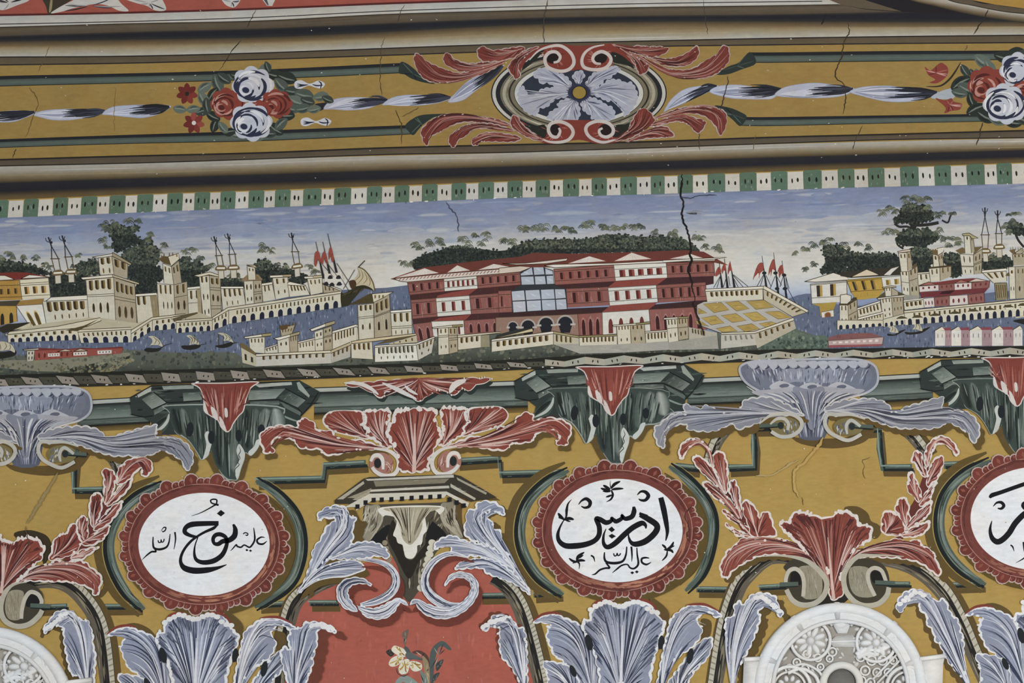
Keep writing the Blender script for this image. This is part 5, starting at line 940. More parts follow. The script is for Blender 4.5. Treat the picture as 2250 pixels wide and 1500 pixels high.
# curved scroll stems with beaded edges ------------------------------
def stem(label, path, side, beads=34, wd=26):
    t = Thing('curved_scroll', label, 'painted scroll', 'curved dark scroll stems with beaded edges'); FR('P'); a = resample(crom(S(path), 6), 60)
    d = np.gradient(a, axis=0); d /= np.linalg.norm(d, axis=1, keepdims=True); nn = np.stack([-d[:, 1], d[:, 0]], 1) * side
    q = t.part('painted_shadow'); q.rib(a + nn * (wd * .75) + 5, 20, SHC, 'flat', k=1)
    q = t.part('band'); q.rib(a, wd, '262523', 'flat', k=1); q.rib(a - nn * wd * .42, wd * .55, '5f574a', 'lens', k=1)
    for k in range(36): i = random.randrange(2, 52); o = U(-.5, .1); q.rib(a[i:i + 6] + nn[i:i + 6] * wd * o, U(1.2, 3), random.choice(['7b725e', '1b1a1a', '3d3830', '8a8068']), 'lens', k=1)
    q = t.part('beaded_edge'); e = a + nn * wd * .5; q.rib(e, 12, 'b4ae9c', 'flat', k=1); q.rib(e + nn * 6, 1.6, '3a3428', 'flat', k=1)
    b = resample(e, beads * 2); m = resample(nn + e, beads * 2) - b
    for k in range(0, beads * 2 - 1, 2): q.rib(np.array([b[k] + m[k] * 5.2, b[k] - m[k] * 5.2]), 3.2, '8a8370', 'flat', k=1)
stem('curved stem left of the red niche', '745 1268 690 1290 652 1318 634 1360 618 1440 606 1540', 1)
stem('curved stem right of the red niche', '1082 1270 1110 1288 1134 1318 1152 1360 1174 1440 1196 1540', -1)
stem('curved stem right of the left stucco rosette', '50 1284 110 1276 150 1286 184 1316 212 1360 226 1420 238 1540', -1)
stem('curved stem left of the right stucco rosette', '1745 1228 1690 1226 1640 1266 1618 1300 1598 1360 1586 1420 1568 1540', 1)
stem('curved stem right of the right stucco rosette', '1870 1230 1940 1228 2010 1248 2068 1296 2106 1360 2136 1430 2182 1540', -1)
stem('short dark stem hidden behind the left blue leaf', '190 968 232 990 252 1020 262 1045', -1, 8, 16); stem('short dark stem hidden behind the centre blue leaf', '1612 930 1580 965 1565 1000 1560 1030', 1, 8, 18); stem('short stem hidden behind the right blue leaf', '1968 935 2000 955 2025 985 2035 1000', -1, 8, 18)
# green frames around the medallions -----------------------------------
def arcs(label, segs):
    t = Thing('medallion_frame', label, 'painted frame', 'green curved frames beside the medallions'); FR('P')
    for s, d in segs:
        a = resample(crom(S(s), 8), 40); q = t.part('curved_bar'); n = np.gradient(a, axis=0); n /= np.linalg.norm(n, axis=1, keepdims=True); n = np.stack([-n[:, 1], n[:, 0]], 1) * d
        q.rib(a + n * (20 if d > 0 else -18), 26 if d > 0 else 14, '5f4c26', [.2, .8, 1, 1, 1, .8, .2], k=1); q.rib(a, 25, '4c5b53', [.25, .9, 1, 1, 1, .9, .25], k=1); q.rib(a + n * 8, 9, '1d2222', [.4, 1, 1, 1, 1, 1, .4], k=1); q.rib(a - n * 6, 4, '6f7d74', 'lens', k=1); q.rib(a + n * 13.5, 2.2, '9d8848', 'lens', k=1)
        for k in range(26): i = random.randrange(2, 32); q.rib(a[i:i + 7] + n[i:i + 7] * U(-7, 3), U(1.4, 3), random.choice(['66746b', '333d38', '7f8a82']), 'lens', k=1)
arcs('pair of green crescent bars framing the left medallion', [('358 1064 300 1092 258 1136 239 1190 246 1244 276 1300 318 1338', 1), ('562 1056 610 1086 650 1132 664 1185 658 1240 630 1290 560 1334', -1)])
arcs('pair of green crescent bars framing the centre medallion', [('1250 1034 1200 1060 1158 1104 1142 1160 1150 1214 1184 1268 1238 1306', 1), ('1470 1024 1516 1058 1554 1104 1568 1150 1560 1212 1540 1262 1506 1298', -1)])
arcs('green crescent bar framing the right medallion', [('2176 1012 2120 1040 2078 1084 2063 1140 2072 1196 2108 1246 2166 1284', 1)])
# entablature ----------------------------------------------------------
def entab(t, x0, y0, x1, y1, name='entablature'):
    q = t.part(name); o = lambda d: np.array([(x0, y0 + d), (x1, y1 + d)])
    q.loft([o(-1), o(1), o(1.5), o(9), o(9.5), o(13), o(16), o(30), o(40), o(42), o(43.5), o(45), o(54), o(55), o(59)], ['2a2c28', '2a2c28', 'a9ada6', '9ea39b', '242727', '2b302f', '3c4742', '5f6c65', '727e76', '58645d', '1f2424', '535f58', '47524c', '1f2220', '2c2a20'], n=16, k=2)
    q.loft([o(59), o(70)], ['4a3c20', '7a6130'], n=16, k=2)
    for k in range(int((x1 - x0) * .25)):
        x = U(x0 + 4, x1 - 24); f = (x - x0) / (x1 - x0); y = y0 + (y1 - y0) * f + random.choice([U(17, 38), U(46, 53)]); q.rib(np.array([(x, y), (x + U(10, 40), y - .6)]), U(1.2, 3), random.choice(['69766e', '838d85', '444f49', '545f58']), 'lens', k=1)
t = Thing('cornice', 'straight run of green cornice between the left and centre drops', 'cornice', kind='thing'); entab(t, 690, 852, 1160, 836)
t = Thing('cornice', 'short green cornice run left of the centre blue shell', 'cornice', kind='thing'); entab(t, 1510, 832, 1670, 825)
t = Thing('cornice', 'green cornice run between the centre blue shell and the right drop', 'cornice', kind='thing'); entab(t, 1890, 828, 2050, 819)
t = Thing('cornice', 'short green cornice run right of the left blue shell', 'cornice', kind='thing'); entab(t, 170, 880, 330, 871)
def bracket(label, sh):
    t = Thing('cornice_drop', label, 'cornice', 'projecting cornice blocks with hanging lambrequins', kind='thing')
    FR('L4', sh=sh); q = t.part('projection')
    q.poly('-800 395 -740 360 -560 255 990 210 1070 205 1290 330 1260 420 1180 500 1080 600 1050 760 900 760 -430 800 -590 800 -560 670 -640 610 -780 580', '2f3835')
    for k in range(60):
        x = U(-740, 1180); y = U(280, 560); q.rib(S('%g %g %g %g' % (x, y, x + U(60, 200), y - U(0, 14))), U(2, 6), random.choice(['1d2223', '26302d', '414d47', '525e57']), 'lens', k=2)
    # upper white strips, facets, lower strips
    for pts, c in (('-720 360 -570 270 -565 320 -710 392', 'a3a8a0'), ('-450 262 -100 250 -100 292 -430 305', '848d84'), ('560 245 975 218 980 252 620 280', 'a3a8a0'), ('1030 228 1060 218 1175 368 1165 392 1050 300', '8d968c'),
                   ('-670 410 -530 330 -390 450 -550 525', '707b73'), ('-540 532 -388 452 -384 500 -530 582', '5a655e'), ('-220 340 -10 325 -10 415 -210 430', '626d66'), ('-320 462 -10 442 -10 482 -320 502', '48534d'),
                   ('510 312 910 292 800 402 500 420', '727d76'), ('520 432 840 427 840 467 520 477', '525d57'), ('840 402 960 322 1130 420 1040 502', '4e5852'), ('850 437 900 457 1080 552 1070 590 900 502', '58635d')):
        a = S(pts); n_ = len(a)
        if n_ == 4:
            q.loft([a[:2], (a[:2] + a[[3, 2]]) / 2, a[[3, 2]]], [mix(c, '1f2625', .45), c, mix(c, 'b4bab2', .25)], n=6, k=2)
            for k in range(12): v = U(.1, .85); l, r_ = a[0] + (a[3] - a[0]) * v, a[1] + (a[2] - a[1]) * v; u = U(0, .6); q.rib(np.array([l + (r_ - l) * u, l + (r_ - l) * min(.98, u + U(.2, .5))]), U(1.5, 3.5), mix(c, random.choice(['b4bdb4', '2a3432']), U(.1, .35)), 'lens', soft=c, k=2)
        else: q.poly(a, c)
    for pth in ('-800 395 -560 262 990 212 1070 207', '-790 575 -640 605 -540 590', '-560 525 -390 448 -20 432', '500 424 830 414 1040 505 1090 560', '1270 335 1180 480 1080 590', '-390 450 -540 330', '905 290 1140 420'): q.rib(S(pth), 2.2, '191d1d', 'flat', k=1)
    q = t.part('side_bracket'); q.blob('-595 800 -565 715 -470 630 -362 555 -372 680 -425 765 -510 805', '3d4a45', 4); q.rib(S('-580 790 -460 730 -390 650 -370 570'), 7, 'a9b0aa', 'lens'); q.rib(S('-570 760 -490 680 -400 610'), 9, '232a2a', 'lens')
    q = t.part('side_bracket'); q.blob('810 520 880 530 1000 600 1060 620 1050 700 1030 750 960 750 880 660 830 590', '2f3a37', 4); q.rib(S('830 560 900 600 1000 640 1050 650'), 4, '7c8b82', 'lens')
    q = t.part('painted_shadow'); q.blob('-20 900 60 1090 180 1290 330 1330 440 1290 480 1180 520 1060 600 1050 680 930 800 880 900 800 700 700', SHC)
    q = t.part('lambrequin')
    o = '-360 470 -365 560 -310 760 -230 820 -170 860 -110 930 -60 1010 -20 1078 50 1045 90 980 110 1000 140 1110 200 1220 260 1290 320 1300 385 1292 420 1180 460 1070 470 1000 530 1032 600 960 640 880 780 862 960 752 860 640 815 480'
    a = crom(S(o), 4, True); q.poly(a, '8d968f'); q.poly(vinset(a, 2.2), '3a4641', False)
    for x0, x1, yb, w_, c in ((-330, -240, 800, 18, '1f2525'), (-230, -150, 840, 16, '6d7871'), (-60, -10, 1040, 18, '5a665f'), (60, 70, 1000, 16, '232a2a'), (130, 190, 1180, 22, '1f2525'), (330, 340, 1230, 20, '6d7871'), (420, 430, 950, 16, '48544e'), (480, 490, 970, 16, '1f2525'), (590, 570, 930, 22, '59655e'), (700, 680, 850, 26, '7d8780'), (790, 850, 780, 24, '98a098')):
        q.rib(S('%g 500 %g %g %g %g' % (x0, (x0 + x1) / 2, (500 + yb) / 2, x1, yb)), w_ * 1.5, c, 'lens', soft='3a4641', k=4)
    burst(a)
    for i in range(200):   # vertical folds
        x = U(-340, 800); y0 = U(500, 760); y1 = y0 + U(120, 420); P = S('%g %g %g %g %g %g' % (x, y0, x * .96 + 10, (y0 + y1) / 2, x * .92 + 20, y1))
        if inside(P[0], a) and inside(P[-1], a): q.rib(P, U(1.2, 3.2), random.choice(['1f2525', '29322f', '525e57', '6a766f', '848f87', '424e48', '29322f']), 'lens', k=2)
    burst()
    for wpts in ('0 1075 60 1020 90 930 100 850 60 760 20 800 40 900 20 1000', '380 1290 350 1180 400 1080 370 980 400 900 460 990 455 1070 420 1170', '530 1030 500 990 560 930 590 860 640 850 620 920 590 970'): q.blob(wpts, 'b7bcb6', skirt=False)
    for pth in ('400 930 415 980 395 1020 410 1060 385 1090', '375 1100 400 1130 355 1180 360 1240'): q.rib(S(pth), 1.8, '2a3230', 'lens')
    q.rib(S('250 820 260 1000 280 1270'), 4, '232b2b', 'lens'); q.rib(S('285 900 290 1050 295 1260'), 2.5, '8d9a91', 'lens')
    holes(t, ((645, 745, 38, 60), (395, 810, 36, 66), (95, 828, 38, 72), (-140, 742, 40, 82, .1)), '20262a', 'eyelet')
    q = t.part('red_drop', 'red pleated hanging leaf')
    o = '-120 232 240 228 610 215 530 290 485 400 450 540 400 595 340 680 310 745 265 772 200 722 160 642 80 595 10 535 5 400 -40 290'
    a = crom(S(o), 4, True); q.poly(a, 'c9beb8'); b = inset(a, 2.4); q.poly(b, '7f3a31', False)
    burst(a)
    for i in range(70):
        u = U(-.95, .95); x0 = 240 + u * 340; x1 = 250 + u * 190; y1 = 740 - abs(u) ** 1.3 * 260; y0 = U(235, 420); q.rib(S('%g %g %g %g %g %g' % (x0 * .75 + x1 * .25, y0, (x0 + 2 * x1) / 3, (y0 + y1) / 2, x1, y1 - U(0, 120))), U(1.4, 3.4), random.choice(['96493e', 'a86659', '5c2a28', 'b98479', '6d302a', '8a4036']), 'lens', k=2)
    burst()
    for wp in ('20 440 60 560 80 590 20 540', '90 490 150 540 165 640 110 600', '180 600 220 640 265 770 205 720', '240 510 270 520 275 600 245 600'): q.blob(wp, 'c6bdb8', skirt=False)
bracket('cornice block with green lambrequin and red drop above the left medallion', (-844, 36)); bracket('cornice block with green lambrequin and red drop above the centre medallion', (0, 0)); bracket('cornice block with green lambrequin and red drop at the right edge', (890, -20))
# blue shells with acanthus arms -----------------------------------------
def shell(label, sh):
    t = Thing('blue_shell', label, 'painted ornament', 'blue shells with acanthus arms'); FR('P', sh=sh)
    q = t.part('painted_shadow'); q.blob('1735 955 1760 975 1830 985 1890 975 1915 955 1925 930 1860 960 1760 962', SHC)
    q = t.part('stem'); q.poly(crom(S('1700 880 1850 880 1822 915 1812 962 1756 962 1748 915'), 3, True), '565a6c')
    for i in range(26): u = U(-1, 1); q.rib(S('%g 885 %g 920 %g 960' % (1776 + u * 62, 1780 + u * 36, 1783 + u * 24)), U(1.5, 3.2), random.choice(['8a8ea2', '3a3e4e', 'a5a8b8', '6a6e82', 'b9bac4']), 'lens', k=2)
    q.rib(S('1790 884 1788 950'), 3.4, 'c3c1bd', 'out', k=3)
    q = t.part('shell'); o = '1622 815 1630 800 1660 792 1720 790 1800 787 1880 788 1920 800 1931 825 1926 850 1900 868 1860 876 1800 884 1740 884 1690 872 1655 856 1632 838'
    a = crom(S(o), 4, True); q.poly(a, 'a3a5af'); q.poly(inset(a, 5), '666b7c', False)
    burst(a)
    for i in range(90):
        x = U(1640, 1915); y0 = U(805, 830); L = U(12, 34); P = S('%g %g %g %g' % (x, y0, x + (x - 1776) * -.06, y0 + L)); q.rib(P, U(2, 5), random.choice(['3f4454', '575c70', '8d92a6', 'a9adbf', '8288a0', '4b5064']), 'lens', k=2)
    burst()
    for o in ('1640 812 1690 808 1700 850 1670 852 1645 836', '1850 806 1905 808 1916 830 1895 856 1855 852'): q.blob(o, '6c7182', skirt=False)
    for o in ('1712 816 1770 810 1838 812 1842 838 1800 842 1745 840 1716 848',): q.blob(o, '868b9c', skirt=False)
    for i in range(110):
        x = U(1645, 1908); y0 = U(808, 832); q.rib(S('%g %g %g %g' % (x, y0, x + (x - 1776) * -.05, y0 + U(8, 22))), U(1.5, 4), random.choice(['6a7086', 'a9adbc', '7d8398', '4a4f60', 'b7bac6']), 'lens', k=2)
    for o in ('1690 852 1712 838 1740 846 1752 856 1720 866', '1752 856 1775 842 1800 846 1812 858 1780 868', '1812 858 1838 840 1866 848 1880 858 1846 866'): q.blob(o, 'a9aab2', skirt=False); c = S(o).mean(0); q.ell(c[0], c[1] - 3, 11, 4.5, -.1, '5d6172', 12)
    for i in range(12):   # turned-down lip with teeth
        x = 1650 + i * 22; q.blob(np.array([S('%g %g' % v)[0] for v in ((x - 9, 796), (x + 10, 794), (x + 14, 803), (x + 6, 812 + 3 * math.sin(i)), (x - 4, 806))]), 'a5a8b2', skirt=False); q.rib(S('%g 812 %g 808 %g 802' % (x + 8, x + 16, x + 20)), 2.6, '34384a', 'lens')
    q.rib(S('1640 850 1680 872 1740 884 1800 884 1862 876 1905 864'), 5, 'c2beb8', 'lens')
    for o, c in (('1650 862 1700 856 1740 852 1752 872 1720 884 1690 878', '9c9ca4'), ('1800 852 1850 854 1900 858 1860 876 1815 886', '9c9ca4'), ('1745 850 1775 856 1806 850 1812 868 1800 890 1790 940 1776 940 1765 890 1744 868', '7c8090')): q.blob(o, c, skirt=False)
    for i in range(46):
        u = U(-1, 1); q.rib(S('%g %g %g %g %g %g' % (1778 + u * 105, 858 + abs(u) * 8, 1779 + u * 60, 880, 1782 + u * 22, U(905, 945))), U(1.6, 3.6), random.choice(['3a3e4e', '555a6c', 'a5a8b4', 'c3c2c0', '767b8e']), 'lens', k=3)
    FR('L4', sh=sh)
    leaf(t, '2350 730 2150 620 2000 560 1880 565 1720 600 1650 735 1500 738 1400 690 1310 650 1240 690 1150 665 1080 640 1045 665 1080 740 960 748 860 800 790 860 735 900 735 1000 775 1100 830 1135 862 1080 850 960 910 900 1090 870 1080 910 1200 945 1400 942 1600 865 1640 930 1760 900 1880 850 2000 770 2350 780',
         '2330 750 1700 750 1100 790 880 850 790 1050', 'bluegrey', 'acanthus_arm', 46, 2.4, (26, 2.2), 2.6, (10, 14), veinw=3)
    FR('L5', sh=sh)
    leaf(t, '40 760 120 700 250 650 550 628 740 680 825 785 960 715 1090 680 1220 640 1372 618 1345 720 1400 755 1560 760 1680 815 1745 900 1765 1000 1720 1115 1655 1105 1640 1030 1540 960 1400 890 1370 930 1200 975 1050 965 900 970 700 920 500 845 300 790 180 830',
         '60 770 500 760 900 850 1300 830 1560 850 1700 1050', 'bluegrey', 'acanthus_arm', 46, 2.4, (26, 2.2), 2.6, (10, 14), veinw=3)
    for fr, outer, inner, eye in (('N3', '940 160 1060 70 1180 50 1310 60 1400 130 1390 220 1300 290 1170 300 1070 245', '1060 165 1130 108 1210 105 1260 160 1250 230', (1170, 180)), ('N3', '2100 110 1950 60 1800 60 1690 60 1660 150 1700 240 1790 300 1920 342 2060 275', '1905 275 1895 180 1950 122 2050 190', (1960, 190))):
        FR(fr, sh=sh); q = t.part('volute'); c = S('%g %g' % eye)[0]
        sg = 1 if outer[0] == '9' else -1
        q.ell(c[0] + sg * 9, c[1] + 1, 33, 20, 0, '75683f', 24)
        for k in range(26): o = c + np.array([sg * U(6, 34), U(-13, 13)]); q.rib(np.array([o, o + [sg * U(1, 4), U(5, 11)]]), U(2, 4), random.choice(['8d8f98', '555a6a', 'b9b7b0', '6f7382']), 'lens', k=2)
        q.rib(np.array([c + [-sg * 46, 2], c + [-sg * 4, -1]]), 10, '4c5b53', 'flat', k=2); q.rib(np.array([c + [-sg * 46, 6], c + [-sg * 4, 3]]), 3, '1f2626', 'flat', k=2)
        q.ell(c[0] + sg * 1, c[1], 7, 8, 0, '2a2f2f', 16); q.rib(S(outer), 8.5, 'b0ada4', [.3, 1, 1, 1, 1, .9]); q.rib(S(inner), 7.5, 'aeaba2', [.5, 1, 1, .8])
shell('blue shell with acanthus arms right of the centre drop', (0, 0)); shell('blue shell with acanthus arms cut off by the left edge', (-1727, 60))
# red palmette and capital -----------------------------------------------
FR('L3')
t = Thing('red_crest', 'red leaf crest lying along the green cornice above the palmette', 'painted ornament')
leaf(t, '-520 330 -420 290 -300 300 -160 280 0 275 150 262 400 258 700 258 900 248 1115 266 950 330 850 390 780 378 690 440 630 432 615 390 560 385 420 430 340 502 250 492 180 440 60 412 -60 400 -60 440 -120 470 -200 430 -300 370 -420 350', '300 262 320 480', 'red', 'crest', 90, 1.8, (40, 2.5), 3, (4, 8), False, 3, '2a322f')
q = t.parts[-1]
for pth, w_ in (('-520 310 -350 320 -230 370 -140 440', 9), ('-100 310 40 370 140 420 280 490', 10), ('640 420 700 330 820 280', 14), ('150 340 200 390 290 440', 7)): q.rib(S(pth), w_, 'c9c2bd', 'lens')
t = Thing('red_palmette', 'large red and white palmette with two volutes crowning the grey capital', 'painted ornament')
for mir in (None, (913, .055)):
    FR('L3', mir=mir)
    leaf(t, '850 585 1000 565 1200 565 1285 640 1265 720 1150 800 900 870 770 890 830 700', '780 880 1000 760 1200 640', 'red', 'leaf', 26, 3.2, None, 3)
    leaf(t, '540 585 700 578 840 580 822 690 872 735 800 790 805 860 700 930 600 1000 515 985 560 800', '560 990 690 800 760 610', 'red', 'leaf', 30, 4.5, (18, 2), 3.2)
    leaf(t, '580 1020 880 890 1000 905 1130 850 1190 780 1300 775 1350 740 1380 680 1480 628 1565 660 1560 718 1700 688 1850 700 1960 760 1985 850 1950 920 1940 985 1850 1003 1808 970 1840 900 1790 840 1600 870 1585 915 1500 970 1300 992 1305 1022 1180 1062 900 1015 700 1022', '590 1015 1100 940 1500 830 1750 770 1900 900', 'red', 'leaf', 44, 3, (30, 2), 3, (6, 12))
    q = t.part('volute'); c = S('640 1180')[0]; q.ell(c[0], c[1], 26, 25, 0, 'a06b5e', 24); q.rib(S('720 1010 560 1040 465 1120 450 1220 500 1300 600 1312 690 1270 740 1210'), 9, 'cbc3bd', [.3, 1, 1, 1, 1, .8]); q.rib(S('620 1240 625 1140 665 1085 725 1090 755 1145'), 9, 'cfc8c2', [.6, 1, 1, .7]); q.ell(S('680 1170')[0][0], S('680 1170')[0][1], 8, 11, 0, '272a2b', 14)
    for k in range(8): q.rib(S('%g %g %g %g' % (U(490, 600), U(1090, 1240), U(500, 600), U(1200, 1280))), 2, random.choice(['7a3a30', 'cbb3a8', '8c4a3e']), 'lens', k=2)
FR('L3')
leaf(t, '15 645 80 612 280 588 470 590 505 640 490 720 560 900 500 990 420 1180 400 1280 100 1285 60 1100 -10 960 -60 860 -30 780 20 700', '250 1290 262 640', 'red', 'centre_leaf', 60, 5, (24, 2.4), 3.6, None, True, 9)
t = Thing('capital', 'grey stone-coloured painted capital with dentils below the red palmette', 'capital'); FR('M5')
q = t.part('painted_shadow'); q.blob('1500 180 1900 380 1880 400 1640 400 1560 460 1560 640 1600 780 1500 760 1480 480', SHC)
q = t.part('bell'); a = q.blob('590 450 740 440 1340 420 1490 400 1500 560 1570 770 1330 880 1230 1060 1160 1240 1100 1330 1030 1405 965 1320 930 1100 860 950 780 850 530 800 570 640', '4c463a')
burst(a)
for i in range(150):
    x = U(560, 1540); y = U(450, 1250); L = U(40, 160); P = S('%g %g %g %g' % (x, y, x + (1030 - x) * .12, y + L))
    if inside(P[0], a) and inside(P[1], a): q.rib(P, U(2, 5), random.choice(['3a352c', '2a2724', '9a9078', 'b0a890', '8a806a', '544c3e']), 'lens', k=2)
burst()
for pts, c in (('640 800 760 680 830 640 850 680 800 780 820 850 760 850', '1f1f20'), ('1255 620 1280 620 1400 740 1310 780 1280 850 1200 860 1200 720', '1f1f20'), ('860 600 900 640 880 740 960 840 990 960 1060 990 1120 920 1190 830 1190 760 1240 900 1130 1000 1060 1150 1000 1150 900 950 820 780', '2a2520'), ('555 790 585 640 596 460 650 450 735 448 752 560 715 690 640 800', '8f8772'), ('1345 440 1420 420 1488 405 1496 570 1562 765 1500 760 1420 720 1370 620', '857d69')): q.blob(pts, c, skirt=False)
for k in range(46):
    u = U(0, 1); y0 = U(455, 640); L = U(60, 150); q.rib(S('%g %g %g %g %g %g' % (600 + u * 130, y0, 592 + u * 135 - (y0 - 450) * .05, y0 + L * .5, 570 + u * 120 - (y0 - 450) * .12, min(800, y0 + L))), U(1.5, 3.5), random.choice(['b9b29e', '6b6350', 'a8a08a', '3f3a30', 'c3bcaa']), 'lens', k=2)
    q.rib(S('%g %g %g %g %g %g' % (1360 + u * 120, y0, 1368 + u * 122 + (y0 - 450) * .05, y0 + L * .5, 1390 + u * 130 + (y0 - 450) * .16, min(765, y0 + L))), U(1.5, 3.5), random.choice(['b0a995', '5f5848', '9a927e', '3a352c']), 'lens', k=2)
for pth, w_ in (('600 460 640 600 560 800', 4), ('740 460 760 600 640 800', 5), ('1350 440 1370 600 1540 770', 8), ('1480 430 1480 600 1560 760', 5)): q.rib(S(pth), w_, 'a59d88', 'lens')
for i in range(9): y = 820 + i * 56; c = S('%g %g' % (1260 - i * 14, y))[0]; q.ell(c[0], c[1], 9, 7.5, .4, 'c3bca8', 12); c = S('%g %g' % (790 + i * 14, y))[0]; q.ell(c[0], c[1], 6, 6, .4, '8b7f68', 12)
q = t.part('apron_leaf'); a = q.blob('760 468 1340 455 1335 540 1290 500 1230 505 1190 560 1205 690 1170 745 1155 830 1112 848 1108 910 1065 975 1000 965 978 900 965 842 918 820 900 768 872 740 905 640 890 570 800 548 770 560', 'd3cfc4')
q.blob('790 478 1310 466 1280 500 1170 540 1160 660 1130 740 1090 800 1040 840 980 800 950 720 940 600 890 530', 'a09880', skirt=False)
for i in range(34): u = U(-1, 1); q.rib(S('%g %g %g %g %g %g' % (1040 + u * 230, 475, 1035 + u * 130, 600, 1030 + u * 70, U(680, 800))), U(2, 4), random.choice(['5c5444', '7b725e', 'c3bca8', 'b0a890', '3d372c']), 'lens', k=2)
q.rib(S('1025 470 1030 640 1035 820'), 6, '6b624c', 'flat'); q.rib(S('1022 470 1027 640 1033 800'), 2.2, 'c9c2ae', 'flat')
q = t.part('abacus'); q.poly('585 190 640 175 1475 148 1540 165 1895 375 1640 420 1590 385 1400 330 640 365 480 440 300 440 295 405', '3a352c')
for pts, c in (('600 195 1470 152 1475 180 620 212', 'b3aea2'), ('680 215 1430 190 1380 235 700 270', '7b735f'), ('640 300 1425 260 1430 285 640 322', 'b9b3a4'), ('320 395 580 215 590 240 380 395', 'a39c8b'), ('420 380 660 285 640 330 500 385', '8f8772'), ('1500 178 1800 330 1790 350 1510 205', '9a937f'), ('1440 240 1690 385 1680 405 1440 275', 'b0a995'), ('470 400 640 310 640 345 520 405', '9b9480')):
    q.poly(pts, c); a = S(pts)
    for k in range(9): u, v = U(.05, .95), U(.1, .9); o = bil(a, u, v) if len(a) == 4 else a.mean(0); q.rib(np.array([o, o + [U(6, 16), U(-2, 0)]]), U(1, 2), random.choice(['5a5242', 'c9c4b6', '3d372c']), 'lens', k=1)
q = t.part('dentil_band'); q.poly('385 478 640 340 1400 318 1625 430 1610 470 1400 350 1380 380 660 410 510 505 500 470', 'c1bcac')
for x, y in ((520, 440), (600, 400), (680, 375), (760, 372), (855, 368), (960, 362), (1055, 355), (1150, 350), (1240, 345), (1330, 340), (1430, 370), (1500, 400), (1570, 430)):
    FR('M5'); d = t.part('dentil_gap'); d.poly('%g %g %g %g %g %g %g %g' % (x - 20, y + 52, x - 20, y + 6, x + 22, y + 4, x + 22, y + 48), '201e22')
# blue acanthus scrolls either side of the capital -------------------------
t = Thing('acanthus_scroll', 'pale blue acanthus scroll left of the capital curling over the niche', 'painted ornament', 'blue acanthus scrolls beside the capital'); FR('M5')
BL = 'bluelow'
leaf(t, '-60 1330 0 1180 60 1000 80 890 150 790 170 750 220 650 305 600 200 585 130 605 125 540 200 480 330 448 425 490 435 550 512 580 480 680 482 790 430 890 300 960 200 1010 100 1110 0 1260', '-40 1320 200 900 350 680 340 520 180 550', BL, 'leaf', 50, 3, (26, 2.2), 3, (22, 10))
leaf(t, '240 985 400 900 470 830 640 808 770 850 832 930 822 985 720 960 600 985 450 985', '240 985 560 890 800 950', BL, 'leaf', 24, 2.6, (20, 2), 2.6)
leaf(t, '-80 1330 0 1200 100 1100 250 1030 420 990 545 1010 602 1085 520 1125 400 1165 250 1175 100 1215', '-60 1310 200 1110 570 1070', BL, 'leaf', 30, 2.6, None, 2.6, (8, 12))
FR('M6')
ribleaf(t, '-70 150 120 165 260 215 345 320 345 440 270 540 130 610 -40 650', [15, 40, 60, 75, 90, 95, 80, 40], BL, 'scroll', 30, 2.4, None, 2.6, (10, 16), '6e352b')
ribleaf(t, '485 655 400 600 330 640 250 710 120 745 0 715 -110 655', [15, 60, 130, 150, 120, 90, 20], BL, 'scroll', 34, 2.4, (18, 2), 2.6, (8, 16), '6e352b')
FR('M4'); ribleaf(t, '1780 720 1660 630 1610 520 1645 430 1740 385 1850 390 1935 435', [20, 110, 130, 125, 90, 65, 20], BL, 'curl', 26, 2.4, (18, 2), 2.6, (12, 12), '6e352b')
t = Thing('acanthus_scroll', 'pale blue acanthus scroll right of the capital curling over the niche', 'painted ornament', 'blue acanthus scrolls beside the capital'); FR('M5')
leaf(t, '2240 1320 2100 1080 1970 860 1940 800 1945 710 1870 680 1850 600 1780 580 1765 530 1860 510 1940 552 1985 540 1960 480 1880 420 1780 408 1700 430 1675 490 1608 500 1590 600 1568 700 1600 775 1700 825 1850 875 1980 1000 2080 1120 2180 1260', '2225 1300 1980 950 1800 720 1750 560 1900 490', BL, 'leaf', 46, 3, (26, 2.2), 3, (16, 8))
leaf(t, '2080 1100 1900 900 1750 840 1560 790 1460 748 1340 780 1275 850 1290 892 1380 862 1450 870 1430 920 1500 965 1700 962 1850 1005 1970 1090', '2060 1080 1750 910 1500 850 1310 860', BL, 'leaf', 30, 2.6, (22, 2), 2.8)
leaf(t, '2230 1320 2100 1160 1950 1030 1800 978 1600 990 1500 1050 1492 1092 1600 1085 1740 1080 1800 1135 1920 1175 2080 1240 2200 1330', '2210 1300 1950 1100 1750 1030 1510 1080', BL, 'leaf', 30, 2.6, (22, 2), 2.8)
FR('M6')
ribleaf(t, '1150 130 950 85 780 160 685 300 670 430 720 530 820 610 940 660 1090 640', [15, 45, 65, 75, 85, 100, 110, 90, 30], BL, 'scroll', 34, 2.4, None, 2.6, (12, 10), '6e352b')
ribleaf(t, '505 650 570 600 660 680 800 735 950 735 1100 660 1200 540 1215 420 1150 340 1040 315 950 350 885 440', [15, 80, 130, 130, 115, 105, 95, 90, 80, 70, 60, 15], BL, 'scroll', 44, 2.4, (20, 1.6), 2.6, (8, 16), '6e352b')
